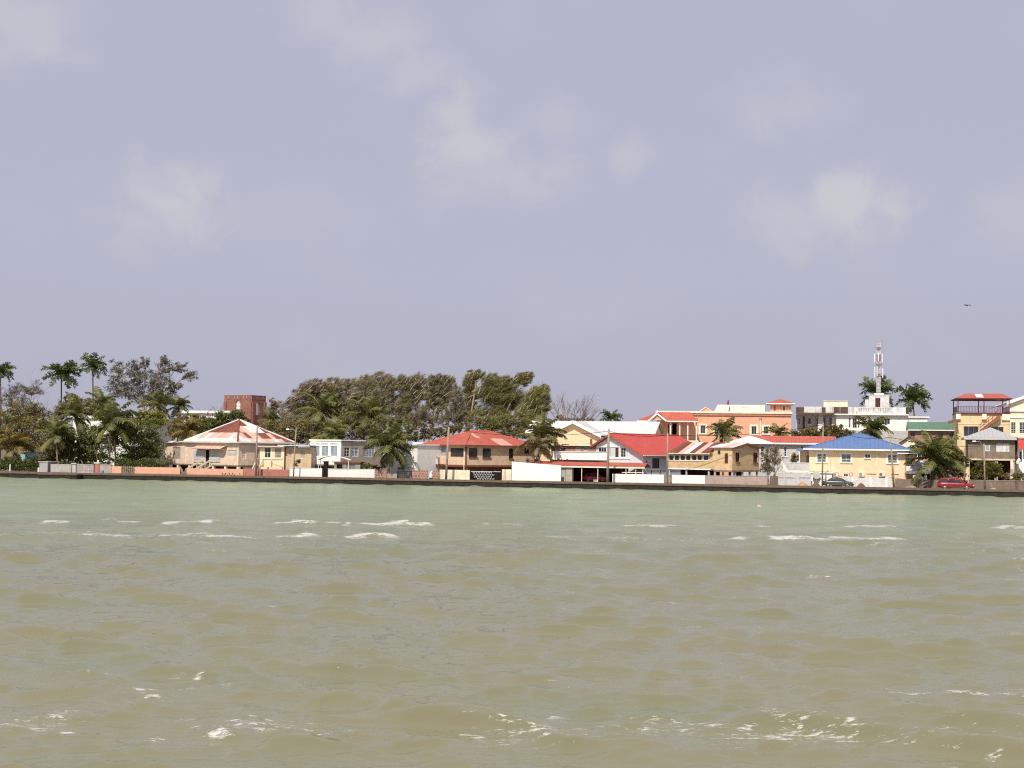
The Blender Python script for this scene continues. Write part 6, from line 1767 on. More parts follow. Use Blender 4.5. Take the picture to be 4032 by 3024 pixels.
# ------------------------------------------------------------------ trees and palms
def leaf_mesh(name, P, D, Wd, ln, wd, tint, m):
    """a mesh of many small leaves: centres P, directions D, widths Wd"""
    n = len(P)
    a = D * (ln[:, None] * .5); c = Wd * (wd[:, None] * .5)
    V4 = np.stack([P - a, P + c * 1.0 - a * .1, P + a, P - c * 1.0 - a * .1], 1).reshape(-1, 3)
    me = bpy.data.meshes.new(name)
    me.vertices.add(4 * n); me.vertices.foreach_set('co', V4.ravel())
    me.loops.add(4 * n); me.loops.foreach_set('vertex_index', np.arange(4 * n, dtype=np.int32))
    me.polygons.add(n); me.polygons.foreach_set('loop_start', np.arange(0, 4 * n, 4, dtype=np.int32))
    me.update(calc_edges=True)
    at = me.attributes.new('tint', 'FLOAT', 'FACE'); at.data.foreach_set('value', tint.astype(np.float32))
    me.materials.append(m)
    return me


def unit(a):
    return a / np.maximum(np.linalg.norm(a, axis=-1, keepdims=True), 1e-9)


WIND = np.array([0.85, 0.15, 0.45])


def limb(mb, a, c, r0, r1, rng, bow=.12, seg=4, n=5):
    a, c = Vector(a), Vector(c)
    L = (c - a).length
    off = Vector((rng.uniform(-1, 1), rng.uniform(-1, 1), rng.uniform(.0, .7))) * L * bow
    pts = [a + (c - a) * t + off * math.sin(3.1416 * t) + Vector((rng.uniform(-1, 1), rng.uniform(-1, 1), rng.uniform(-1, 1))) * L * .025 for t in [k / seg for k in range(seg + 1)]]
    pts[0], pts[-1] = a, c
    mb.tube(pts, [r0 + (r1 - r0) * k / seg for k in range(seg + 1)], n, False)
    return pts


def tree(name, label, Z, base, v, lobes, n, m, bark=None, ln=.28, wd=.13, wind=0.0, seed=1, clumps=26, cr=.30, cat='tree', group=None, trunk_r=.22, depth=.8, twigs=5, outer=.45, lean=0.0, stems=True, flat=1.0, thin=0.0, wisps=0):
    """crown built from leaf clumps hung on real limbs; lobes are (x, y, rx, ry) as seen"""
    rng = random.Random(seed); nr = np.random.default_rng(seed)
    b = Bld(name, label, cat, Z(*base), v, 0.0, group)
    k = b.f(Z(base[0] + 100, base[1]))[0] / 100.0         # metres per unit of the lobe figures
    mb = MB()
    PS, DS, LS, TS = [], [], [], []
    tot = sum((l[2] * l[3]) for l in lobes)
    sx = 0.0
    top = max(b.f(Z(l[0], l[1]))[1] for l in lobes); low = min(b.f(Z(l[0], l[1] + l[3]))[1] for l in lobes)
    fork = Vector((lean * k * .4, 0, max(.4, low * .55 + .1 * top)))
    if stems: limb(mb, (0, 0, -.1), fork, trunk_r, trunk_r * .75, rng, .05, 4, 7)
    for l in lobes:
        cx, cz = b.f(Z(l[0], l[1])); rx, rz = l[2] * k, l[3] * k; ry = min(rx, rz * 1.4) * depth
        cy = rng.uniform(-.35, .35) * ry
        c0 = Vector((cx, cy, cz))
        hub = Vector((cx * .75 + fork.x * .25, cy * .6, cz - rz * .55))
        if stems: limb(mb, fork, hub, trunk_r * .62, trunk_r * .4, rng, .10, 4, 6)
        nc = max(5, int(clumps * math.sqrt(l[2] * l[3] / tot)))
        nl = int(n * l[2] * l[3] / tot / nc)
        for q in range(nc):
            d = nr.normal(size=3); d /= np.linalg.norm(d)
            rad = nr.uniform(0, 1) ** outer
            cc = np.array([cx + d[0] * rx * rad, cy + d[1] * ry * rad, max(.3, cz + d[2] * rz * rad)])
            if stems and q < twigs * 2:
                tip = Vector(cc)
                pts = limb(mb, hub, tip, trunk_r * .22, .03, rng, .10, 4, 4)
                for _ in range(twigs // 2):
                    t = Vector(cc) + Vector((rng.gauss(0, 1) + wind * 1.2, rng.gauss(0, 1), rng.gauss(.4, .8))) * cr * rz * .8
                    limb(mb, pts[2], t, .05, .012, rng, .10, 3, 3)
            rc = cr * math.sqrt(rx * rz) * nr.uniform(.55, 1.25)
            cnt = max(6, int(nl * nr.uniform(.5 - .4 * thin, 1.5)))
            pp = cc + nr.normal(size=(cnt, 3)) * np.array([1.0, 1.0, .72 * flat]) * rc * .55
            if wind:
                s = nr.uniform(0, 1, cnt)
                pp = cc + (pp - cc) * .8 + WIND[None, :] * ((s - .35) * rc * wind * 1.3)[:, None] + np.array([0, 0, 1.0])[None, :] * ((s - .35) * rc * wind * 1.0)[:, None]
            dd = nr.normal(size=(cnt, 3))
            dd = unit(unit(dd) * (1 - .62 * min(1, wind)) + WIND[None, :] * 1.3 * wind)
            PS.append(pp); DS.append(dd)
            LS.append(nr.uniform(.6, 1.4, cnt))
            hrel = (cc[2] - cz) / max(rz, .1)
            TS.append(np.clip(nr.uniform(.22, .74) + nr.normal(0, .16, cnt), 0, 1))
    for q in range(wisps):        # long pale boughs combed by the wind, showing on the near side
        l = rng.choice(lobes)
        cx, cz = b.f(Z(l[0], l[1])); rx, rz = l[2] * k, l[3] * k
        a = Vector((cx + rng.uniform(-.9, .5) * rx, -rng.uniform(.35, .95) * min(rx, rz * 1.4) * depth, cz + rng.uniform(-1.0, .45) * rz))
        L_ = rng.uniform(.5, 1.3) * rz
        c = a + Vector((rng.uniform(.15, 1.0), rng.uniform(-.15, .15), rng.uniform(.25, 1.0))).normalized() * L_
        limb(mb, a, c, rng.uniform(.05, .10), .02, rng, .14, 4, 4)
    P = np.concatenate(PS); D = np.concatenate(DS); S = np.concatenate(LS); T = np.concatenate(TS)
    P[:, 2] = np.maximum(P[:, 2], .05)
    Wd = unit(np.cross(D, nr.normal(size=D.shape)))
    me = leaf_mesh('crown', P, D, Wd, S * ln, S * wd, T, m)
    link('crown', me, b.root)
    if stems and mb.v: mb.build('trunk', bark or BARK, b.root, True)
    return b


def bare_tree(name, label, Z, base, v, tips, seed=1, r=.2, m=None, spread=.55, depth=4, cat='tree', reach=.45):
    """leafless tree: limbs reach for the tips and split down to twigs"""
    rng = random.Random(seed)
    b = Bld(name, label, cat, Z(*base), v, 0.0)
    mt, mtw = MB(), MB()

    def grow(p, d, L, rad, lev):
        q = p + d * L
        limb(mt if lev > 1 else mtw, p, q, rad, rad * .62, rng, .10, 3, 6 if lev > 2 else 4)
        if lev == 0: return
        for k in range(rng.choice((2, 3, 3))):
            nd = (d + Vector((rng.gauss(0, 1), rng.gauss(0, .8), rng.gauss(.15, .8))) * spread).normalized()
            grow(p + d * L * rng.uniform(.6, 1.0), nd, L * rng.uniform(.55, .82), rad * .55, lev - 1)
    for (tx, ty) in tips:
        x, z = b.f(Z(tx, ty)); d = Vector((x, rng.uniform(-1, 1), z)); L = d.length
        grow(Vector((rng.uniform(-.2, .2), 0, 0)), d.normalized(), L * reach, r, depth)
    mt.build('trunk', m or BARKDARK, b.root, True)
    if mtw.v: tag(mtw.build('twigs', m or BARKDARK, b.root), None, None, None, 'stuff')
    return b


FRONDS = {}


def frond_mesh(kind, i):
    key = (kind, i)
    if key in FRONDS: return FRONDS[key]
    rng = random.Random(i * 7 + len(kind))
    royal = kind == 'royal'
    L = 1.0
    el0 = math.radians([78, 60, 46, 32, 14, -8, -30, 68][i])
    droop = ([.9, 1.35, 1.35, 1.2, 1.05, .95, .75, 1.5] if not royal else [1.0, 1.5, 1.6, 1.6, 1.5, 1.2, .9, 1.8])[i]
    pts = [Vector((0, 0, 0))]; N = 12
    side = rng.uniform(-.25, .25)
    for k in range(N):
        t = (k + .5) / N; e = el0 - droop * t ** 1.35
        pts.append(pts[-1] + Vector((math.cos(e) * math.cos(side * t), math.cos(e) * math.sin(side * t), math.sin(e))) * (L / N))
    mb = MB(); mb.tube(pts, [.022 * (1 - .8 * k / N) for k in range(N + 1)], 4, False)
    nrib = len(mb.f); tint = [.93] * nrib
    nl = 30 if not royal else 26
    for k in range(nl):
        t = .10 + .9 * k / nl
        f = t * N; q = min(N - 1, int(f)); p = pts[q].lerp(pts[q + 1], f - q)
        tn = (pts[q + 1] - pts[q]).normalized()
        lat = tn.cross(Vector((0, 0, 1)))
        if lat.length < .05: lat = Vector((0, 1, 0))
        lat.normalize(); upv = lat.cross(tn)
        ll = (.30 if not royal else .27) * (math.sin(3.1416 * min(1, .12 + .82 * t)) ** .6) * rng.uniform(.85, 1.1)
        for s in (-1, 1):
            hang = rng.uniform(.25, .75) if not royal else rng.uniform(-.5, .9)
            d = (lat * s * rng.uniform(.75, 1.0) + tn * rng.uniform(.35, .7) + upv * (.25 if not royal else rng.uniform(-.3, .6)) - Vector((0, 0, 1)) * hang).normalized()
            e = (d - Vector((0, 0, .35))).normalized()
            mid, tip = p + d * ll * .5, p + d * ll * .5 + e * ll * .5
            w = tn * (.024 if not royal else .030)
            n0 = len(mb.v)
            mb.v.extend([tuple(p - w * .5), tuple(p + w * .5), tuple(mid + w), tuple(tip), tuple(mid - w)])
            mb.f.append((n0, n0 + 1, n0 + 2, n0 + 3, n0 + 4)); tint.append(min(.8, max(0, rng.gauss(.42, .18))))
    me = mb.mesh('frond')
    at = me.attributes.new('tint', 'FLOAT', 'FACE'); at.data.foreach_set('value', np.array(tint, dtype=np.float32))
    FRONDS[key] = me
    return me


FM = {}


def frond_of(kind, i, m):
    key = (kind, i, m.name)
    if key not in FM:
        me = frond_mesh(kind, i).copy(); me.materials.clear(); me.materials.append(m); FM[key] = me
    return FM[key]


def palm(label, Z, hub, base, rad, v, kind='coco', m=None, seed=1, nf=20, wind=.30, skirt=0, group=None, tr=.14, nuts=0):
    rng = random.Random(seed)
    m = m or (LEAF_PALM if kind == 'coco' else LEAF_ROYAL)
    b = Bld('palm_tree', label, 'palm tree', Z(*base), v, 0.0, group)
    hx, hz = b.f(Z(*hub)); k = b.f(Z(base[0] + 100, base[1]))[0] / 100.0
    R = rad * k * (1.12 if kind == 'coco' else 1.45)
    H = Vector((hx, rng.uniform(-.3, .3), hz))
    pts = [Vector((0, 0, -.1)), Vector((hx * .15, 0, hz * .33)), Vector((hx * .5, H.y * .5, hz * .68)), H]
    if kind == 'royal':
        MB().tube([pts[0], pts[1], pts[2], H - Vector((0, 0, .9)), H - Vector((0, 0, .7))], [tr * 1.4, tr * 1.25, tr * 1.1, tr, tr * .8], 8).build('trunk', BARKDARK, b.root, True)
        MB().tube([H - Vector((0, 0, .75)), H - Vector((0, 0, .3)), H + Vector((0, 0, .3))], [tr * 1.1, tr * 1.0, tr * .4], 8).build('crownshaft', mat('crownshaft_green', (.12, .13, .04)), b.root, True)
    else:
        MB().tube(pts, [tr * 1.5, tr * 1.05, tr, tr * 1.1], 8).build('trunk', PALMBARK, b.root, True)
    for i in range(nf):
        q = i / max(1, nf - 1)
        var = [0, 7, 1, 2, 3, 4, 5, 6][min(7, int(q * 8 * .999))] if kind == 'coco' else [0, 7, 1, 1, 2, 3, 4, 5][min(7, int(q * 8 * .999))]
        az = i * 2.399 + rng.uniform(-.3, .3)
        # the trade wind pulls fronds downwind, to the right
        az_v = Vector((math.cos(az), math.sin(az), 0)) + Vector((wind * 1.1, .1, 0))
        az = math.atan2(az_v.y, az_v.x)
        o = link('frond', frond_of(kind, var, m), b.root)
        s = R * rng.uniform(.85, 1.12) * (1.0 if var not in (0,) else .95)
        Mx = Matrix.Rotation(wind * .5, 4, 'Y') @ Matrix.Rotation(az, 4, 'Z')
        o.matrix_local = Matrix.Translation(H) @ Mx @ Matrix.Rotation(rng.uniform(-.5, .5), 4, 'X') @ Matrix.Diagonal((s, s, s, 1))
    for i in range(skirt):
        az = rng.uniform(0, 6.28)
        o = link('dead_frond', frond_of(kind, 6, LEAF_BROWN), b.root)
        s = R * rng.uniform(.5, .75)
        o.matrix_local = Matrix.Translation(H - Vector((0, 0, .15))) @ Matrix.Rotation(az, 4, 'Z') @ Matrix.Rotation(.9, 4, 'Y') @ Matrix.Diagonal((s, s, s, 1))
    for i in range(nuts):
        a = rng.uniform(0, 6.28); q = .15
        MB().lathe((H.x + .28 * math.cos(a), H.y + .28 * math.sin(a), H.z - .35 + rng.uniform(-.15, .1)), [(.03, -q), (q * .8, -q * .5), (q, 0), (q * .7, q * .6), (.03, q)], 7).build('coconut', DEADFROND, b.root, True)
    return b


# --- left thicket, from back to front
tree('feathery_tree', 'thin twiggy grey-green tree at the left edge behind the royal palms', Z1, (230, 900), 62, [(90, 560, 130, 120), (260, 530, 170, 110), (390, 500, 110, 110), (200, 660, 240, 110)], 4200, LEAF_GREY, BARK, ln=.5, wd=.07, wind=.55, seed=3, clumps=60, cr=.22, twigs=9, thin=.8)
bare_tree('bare_tree', 'bare thin-twigged tree at the left edge by the first royal palm', Z1, (120, 800), 58, [(200, 300), (40, 430), (300, 370), (-40, 520)], 5, .12, BARKDARK, .5, 3)
bare_tree('bare_tree', 'bare twigs reaching right between the two left royal palms', Z1, (420, 820), 57, [(540, 560), (480, 400), (545, 620)], 8, .09, BARKDARK, .5, 3)
tree('sparse_tree', 'tall loose-crowned tree with open twiggy top right of the royal palms', Z1, (1560, 1150), 48, [(1480, 300, 130, 140), (1250, 300, 80, 140), (1800, 260, 120, 110), (1980, 270, 110, 70), (2080, 360, 70, 80), (1640, 430, 260, 130), (1300, 470, 200, 130), (1900, 470, 110, 70), (1560, 580, 400, 110), (1780, 190, 60, 60), (1560, 220, 90, 70)],
     14500, LEAF_GREY, BARK, ln=.40, wd=.12, wind=.35, seed=14, clumps=130, cr=.28, twigs=8, trunk_r=.3, thin=.8, lean=150)
palm('royal palm cut by the left edge of the view', Z1, (8, 320), (5, 1100), 125, 60, 'royal', seed=3, nf=18, wind=.3, group='royal palms on the left')
palm('broad royal palm with drooping fronds, the left of the pair', Z1, (672, 360), (665, 1100), 170, 60, 'royal', seed=4, nf=22, wind=.3, nuts=5, group='royal palms on the left')
palm('tallest royal palm beside the loose-crowned tree', Z1, (1010, 270), (1010, 1100), 140, 61, 'royal', seed=5, nf=20, wind=.3, group='royal palms on the left')
tree('round_tree', 'round olive tree below the tallest royal palm', Z1, (760, 1000), 44, [(770, 600, 80, 70), (700, 680, 90, 90), (850, 700, 120, 110), (650, 780, 80, 120)], 5200, LEAF_OLIVE, BARK, ln=.32, wd=.17, seed=21, clumps=60, cr=.3)
tree('round_tree', 'brownish low tree behind the tallest palm trunk', Z1, (1010, 1000), 42, [(990, 640, 90, 60), (1050, 740, 120, 100), (940, 800, 110, 90)], 3600, LEAF_BROWN, BARK, ln=.32, wd=.15, seed=22, clumps=40)
tree('broad_tree', 'broad domed olive tree filling the left edge', Z1, (260, 1330), 27, [(230, 780, 230, 170), (400, 820, 150, 170), (80, 850, 180, 170), (250, 960, 330, 200), (520, 980, 110, 180), (40, 1040, 150, 150), (300, 1120, 330, 130)], 17000, LEAF_OLIVE, BARKDARK, ln=.34, wd=.19, seed=31, clumps=190, cr=.24, outer=.35, wind=.25)
palm('slender coconut palm leaning before the white villa', Z1, (820, 800), (880, 1200), 235, 20, seed=11, nf=18, wind=.35, group='coconut palms on the left')
palm('coconut palm behind the dark garden trees, with upright fronds', Z1, (1700, 690), (1700, 1200), 210, 38, seed=12, nf=18, group='coconut palms on the left')
palm('small coconut palm right of the loose-crowned tree', Z1, (1945, 690), (1930, 1200), 165, 44, seed=13, nf=16, group='coconut palms on the left')
palm('shaggy coconut palm behind the tall twin trunks', Z1, (1100, 660), (1120, 1200), 190, 40, seed=71, nf=16, group='coconut palms on the left')
tree('garden_tree', 'dark dense garden tree under the twin trunk palms', Z1, (1000, 1330), 15, [(1000, 1010, 150, 120), (920, 1120, 120, 150), (1080, 1150, 160, 150), (900, 1250, 130, 90), (1080, 1270, 150, 80)], 9500, LEAF_DEEP, BARKDARK, ln=.30, wd=.18, seed=41, clumps=120, cr=.25, outer=.35)
tree('garden_tree', 'spreading green tree with a lit flat top left of the rusty roof', Z1, (1560, 1330), 18, [(1560, 770, 170, 45), (1700, 810, 130, 60), (1620, 860, 220, 70)], 5200, LEAF_LIME, BARKDARK, ln=.30, wd=.18, seed=42, clumps=80, cr=.26, outer=.35, flat=.6)
tree('garden_tree', 'dark dense tree hiding the villa beside the rusty-roofed house', Z1, (1500, 1340), 15, [(1560, 960, 220, 110), (1400, 1030, 160, 130), (1660, 1080, 130, 150), (1480, 1170, 280, 150), (1650, 1230, 150, 110), (1380, 1260, 150, 90)], 13500, LEAF_DEEP, BARKDARK, ln=.30, wd=.18, seed=43, clumps=150, cr=.24, outer=.35)
tree('round_tree', 'brown withered tree left of the brick tower', Z2, (350, 1000), 36, [(340, 760, 70, 70), (370, 840, 80, 90), (300, 880, 90, 90)], 2600, LEAF_BROWN, BARK, ln=.28, wd=.14, seed=44, clumps=40)
bare_tree('bare_tree', 'bare crooked twigs before the long white hall', Z2, (690, 800), 70, [(650, 580), (735, 590), (560, 545), (810, 640), (600, 640)], 9, .16, BARKDARK, .45, 3)
tree('dark_shrub', 'dark green shrubs at the foot of the brick tower', Z2, (930, 1000), 30, [(880, 760, 130, 60), (1060, 750, 110, 70), (780, 830, 130, 70), (960, 850, 200, 80), (1120, 830, 90, 70), (720, 900, 110, 80)], 7000, LEAF_DEEP, BARKDARK, ln=.32, wd=.2, seed=45, clumps=80, cat='shrub', outer=.35)
tree('garden_tree', 'dark shrubby tree between the bushy palm and the villa', Z1, (740, 1330), 13, [(700, 1000, 120, 130), (820, 1060, 100, 120), (640, 1160, 140, 130), (780, 1200, 140, 130), (560, 1220, 120, 90)], 9500, LEAF_OLIVE, BARKDARK, ln=.30, wd=.17, seed=46, clumps=110, cr=.25, outer=.35)
tree('dark_shrub', 'olive shrubs hiding the front of the long white hall', Z2, (560, 1050), 33, [(480, 790, 110, 60), (600, 800, 120, 70), (520, 890, 160, 90), (680, 880, 130, 90), (560, 980, 200, 90), (300, 960, 160, 100)], 8000, LEAF_OLIVE, BARKDARK, ln=.32, wd=.19, seed=47, clumps=90, cat='shrub', outer=.35)
palm('golden coconut palm beside the rusty roof', Z2, (445, 930), (455, 1250), 230, 20, seed=14, nf=16, m=LEAF_PALMGOLD, group='coconut palms on the left')
palm('golden young coconut palm at the far left', Z1, (140, 1120), (180, 1290), 225, 9.5, seed=15, nf=16, m=LEAF_PALMGOLD, wind=.3, tr=.12, group='coconut palms on the left')
palm('bushy coconut palm with bright ribs behind the concrete hut', Z1, (605, 1010), (628, 1330), 245, 9.5, seed=16, nf=22, wind=.3, skirt=4, group='coconut palms on the left')
palm('tall coconut palm in front of the dark garden trees', Z1, (1205, 880), (1190, 1340), 300, 9.0, seed=17, nf=22, wind=.25, tr=.15, group='coconut palms on the left')
palm('second trunk of the twin coconut palms, shorter', Z1, (1245, 930), (1258, 1340), 240, 11.5, seed=18, nf=16, wind=.35, skirt=3, group='coconut palms on the left')


def hedge(name, label, Z, x0, x1, yt, yb, v, n, m, seed, cat='hedge', dep=1.6):
    nr = np.random.default_rng(seed)
    b = Bld(name, label, cat, Z(x0, yb), v)
    X1, h = b.f(Z(x1, yt)); h = b.f(Z(x0, yt))[1]
    P = np.stack([nr.uniform(0, X1, n), nr.uniform(0, dep, n), nr.uniform(0.05, 1, n) ** .7], 1)
    env = h * (.82 + .12 * np.sin(P[:, 0] * 1.3) + .08 * np.sin(P[:, 0] * 3.7 + 1) + .05 * np.sin(P[:, 0] * 9))
    P[:, 2] *= env
    D = unit(nr.normal(size=(n, 3))); Wd = unit(np.cross(D, nr.normal(size=(n, 3))))
    T = np.clip(nr.uniform(.1, .8, n) * (.55 + .5 * np.sin(P[:, 0] * .9) ** 2), 0, 1)
    link('foliage', leaf_mesh('foliage', P, D, Wd, nr.uniform(.18, .4, n), nr.uniform(.1, .2, n), T, m), b.root)
    mb = MB()
    rng = random.Random(seed)
    for k in range(max(3, int(X1 / 1.2))): xx = rng.uniform(.2, X1 - .2); limb(mb, (xx, dep / 2, 0), (xx + rng.uniform(-.3, .3), dep / 2, h * .8), .05, .02, rng, .1, 3, 4)
    mb.build('stems', BARKDARK, b.root)
    return b


hedge('hedge', 'dark clipped hedge along the quay at the far left', Z1, -260, 425, 1225, 1400, 6.5, 9000, LEAF_DEEP, 51, dep=2.2)
hedge('hedge', 'low dark hedge behind the mesh gate', Z1, 640, 1180, 1285, 1400, 8.5, 5000, LEAF_DEEP, 52)
hedge('hedge', 'dark undergrowth behind the salmon wall', Z1, 1230, 1780, 1240, 1400, 8.5, 5500, LEAF_DEEP, 53)

# --- the windblown grove behind the sunroom house
tree('leafy_tree', 'green leafy tree right of the brick tower base', Z2, (1600, 1150), 26, [(1500, 900, 190, 80), (1750, 900, 180, 90), (1900, 860, 150, 80), (1650, 1000, 260, 90), (1900, 1000, 200, 90)], 9000, LEAF_OLIVE, BARK, ln=.30, wd=.17, seed=61, clumps=110, outer=.35)
palm('coconut palm directly right of the brick tower', Z2, (1450, 810), (1430, 1150), 170, 38, seed=19, nf=20, wind=.35, group='coconut palms in the grove')
tree('leafy_tree', 'small pale tree at the left end of the windblown grove', Z3, (120, 900), 64, [(110, 520, 90, 70), (60, 600, 90, 90), (190, 640, 110, 110)], 2800, LEAF_BROWN, BARK, ln=.4, wd=.12, seed=62, clumps=40, wind=.3)
G_ = 'windblown trees of the grove'
casu = dict(ln=.85, wd=.065, wind=.62, cr=.24, trunk_r=.34, twigs=10, outer=.40, thin=.4, wisps=26)
tree('windblown_tree', 'leftmost big windblown tree, brown at its crown', Z3, (420, 950), 56, [(420, 420, 150, 120), (300, 560, 120, 140), (560, 340, 130, 90), (450, 620, 190, 130), (560, 500, 150, 120)], 16672, LEAF_BROWN, PALEBARK, seed=63, clumps=176, lean=60, group=G_, **casu)
tree('windblown_tree', 'windblown feathery tree left of the grove centre', Z3, (760, 950), 60, [(720, 350, 130, 100), (880, 320, 120, 80), (700, 520, 170, 130), (880, 500, 160, 140), (820, 660, 200, 120)], 17550, LEAF_CASU, PALEBARK, seed=64, clumps=176, lean=80, group=G_, **casu)
tree('windblown_tree', 'windblown tree with pale forked limbs at the grove centre', Z3, (1120, 950), 57, [(1080, 300, 140, 90), (1280, 260, 150, 80), (1050, 450, 170, 130), (1260, 430, 170, 140), (1150, 620, 220, 130), (1350, 340, 120, 90)], 21060, LEAF_CASU, PALEBARK, seed=65, clumps=208, lean=90, group=G_, **casu)
tree('windblown_tree', 'greener-topped windblown tree right of the grove centre', Z3, (1500, 950), 58, [(1480, 300, 130, 90), (1640, 280, 110, 80), (1560, 430, 160, 130), (1720, 380, 100, 100), (1480, 600, 190, 140)], 18427, LEAF_CASU, PALEBARK, seed=66, clumps=192, lean=80, group=G_, **casu)
tree('windblown_tree', 'windblown tree leaning right over an open gap with sky behind', Z4, (200, 900), 54, [(330, 280, 110, 80), (440, 300, 90, 90), (400, 420, 140, 110), (290, 400, 110, 110), (330, 520, 120, 90)], 14391, LEAF_CASU, PALEBARK, seed=67, clumps=160, lean=170, group=G_, **casu)
tree('windblown_tree', 'slim windblown tree with a separate top tuft right of the gap', Z4, (640, 900), 53, [(720, 230, 90, 70), (680, 320, 70, 90), (800, 200, 60, 50), (700, 450, 90, 120), (640, 620, 100, 120)], 9828, LEAF_CASUG, PALEBARK, seed=68, clumps=128, lean=60, group=G_, **casu)
tree('windblown_tree', 'largest windblown tree, dense and dark on its right side', Z4, (820, 900), 50, [(940, 280, 130, 80), (1080, 320, 150, 90), (1250, 270, 120, 80), (1000, 450, 210, 140), (1150, 480, 150, 130), (900, 400, 150, 120), (950, 640, 220, 130), (1330, 230, 70, 45)], 30712, LEAF_CASUG, PALEBARK, seed=69, clumps=272, lean=200, group=G_, **casu)
tree('windblown_tree', 'rightmost dark windblown tree above the coconut palm', Z4, (1330, 950), 45, [(1430, 430, 130, 90), (1500, 360, 60, 50), (1400, 560, 160, 120), (1480, 540, 90, 110), (1380, 720, 170, 120), (1280, 640, 110, 110)], 21937, LEAF_CASUG, PALEBARK, seed=70, clumps=208, lean=90, group=G_, **casu)
tree('leafy_tree', 'low leafy growth under the left of the grove', Z3, (650, 1100), 30, [(480, 760, 160, 80), (680, 800, 200, 90), (880, 780, 180, 100), (600, 880, 220, 80), (850, 900, 220, 80)], 9000, LEAF_OLIVE, BARK, ln=.34, wd=.15, seed=72, clumps=110, wind=.3, outer=.35)
tree('leafy_tree', 'low leafy growth behind the sunroom house roof', Z3, (1300, 1100), 28, [(1100, 800, 160, 90), (1300, 760, 180, 110), (1480, 780, 150, 100), (1150, 890, 160, 60), (1400, 880, 200, 70)], 9000, LEAF_CASUG, BARK, ln=.36, wd=.13, seed=73, clumps=110, wind=.35, outer=.35)
tree('leafy_tree', 'low green growth left of the red hip roof', Z4, (150, 1050), 32, [(60, 880, 150, 50), (230, 850, 170, 60), (400, 830, 120, 60), (120, 780, 130, 60), (560, 790, 160, 50), (1000, 840, 220, 40), (1240, 860, 150, 60)], 7000, LEAF_OLIVE, BARK, ln=.32, wd=.16, seed=74, clumps=90, wind=.2, outer=.35)
tree('leafy_tree', 'twiggy brown understorey at the gap in the grove', Z4, (480, 950), 46, [(180, 640, 130, 110), (420, 640, 140, 90), (560, 600, 90, 140), (300, 720, 200, 70), (560, 730, 150, 60), (60, 700, 120, 90), (560, 400, 70, 110), (540, 500, 90, 90)], 8200, LEAF_CASU, BARK, ln=.6, wd=.08, seed=77, clumps=110, wind=.4, twigs=10, thin=.7)
tree('leafy_tree', 'dark understorey below the largest windblown tree', Z4, (1000, 950), 42, [(800, 680, 140, 90), (1000, 720, 180, 80), (1200, 700, 150, 90), (900, 780, 200, 50), (1180, 790, 180, 50)], 8500, LEAF_CASUG, BARK, ln=.55, wd=.09, seed=78, clumps=110, wind=.45, twigs=9, outer=.38)
tree('leafy_tree', 'brown understorey left in the grove', Z3, (500, 1000), 46, [(260, 700, 150, 90), (480, 720, 170, 80), (720, 700, 160, 100), (960, 700, 170, 90)], 7500, LEAF_CASU, BARK, ln=.55, wd=.09, seed=79, clumps=110, wind=.4, twigs=8, thin=.4)
palm('coconut palm in front of the grove, left one', Z3, (580, 600), (570, 1000), 270, 32, seed=20, nf=20, wind=.3, group='coconut palms in the grove')
palm('coconut palm in front of the grove with hanging pale fronds', Z3, (1095, 650), (1090, 1000), 260, 30, seed=21, nf=20, wind=.25, skirt=3, group='coconut palms in the grove')
palm('tattered coconut palm left of the sunroom roof', Z3, (690, 860), (690, 1100), 230, 16, seed=26, nf=16, wind=.3, group='coconut palms in the grove')
palm('front coconut palm with a short trunk before the white wing', Z3, (1320, 985), (1330, 1260), 285, 6.6, seed=22, nf=24, wind=.22, tr=.17, skirt=3, nuts=3, group='coconut palms in the grove')
palm('coconut palm bending right beside the red hip roof', Z4, (1440, 890), (1430, 1220), 290, 17, seed=23, nf=20, wind=.5, skirt=4, group='coconut palms in the grove')
palm('withered low palm with brown hanging fronds above the white wall', Z4, (1440, 985), (1450, 1180), 150, 8.5, seed=24, nf=18, wind=.0, m=LEAF_BROWN, skirt=9, tr=.2)
hedge('hedge', 'ragged brown shrubs along the top of the red carport roof', Z4, 1300, 1760, 1112, 1330, 11.0, 4200, LEAF_BROWN, 75, 'shrub', 1.0)
bare_tree('bare_tree', 'large bare branching tree against the sky right of the grove', Z4, (1690, 790), 62, [(1800, 450), (1960, 490), (1880, 560)], 17, .30, mat('bare_bark', (0.27, 0.21, 0.185), var=.2), .36, 4, reach=.48)
bare_tree('bare_tree', 'thin bare tree touching the right side of the grove', Z4, (1600, 790), 60, [(1630, 390), (1720, 450)], 19, .2, MATS['bare_bark'], .36, 4, reach=.40)
tree('leafy_tree', 'faint olive bushes on the skyline behind the warehouse', Z5, (760, 600), 80, [(680, 470, 60, 30), (900, 500, 80, 20), (760, 510, 120, 20), (1050, 505, 90, 14)], 1400, LEAF_BROWN, BARK, ln=.4, wd=.2, seed=76, clumps=40)
palm('small far palm above the pale metal roof', Z5, (1345, 500), (1345, 700), 125, 95, 'royal', seed=25, nf=16, wind=.15)

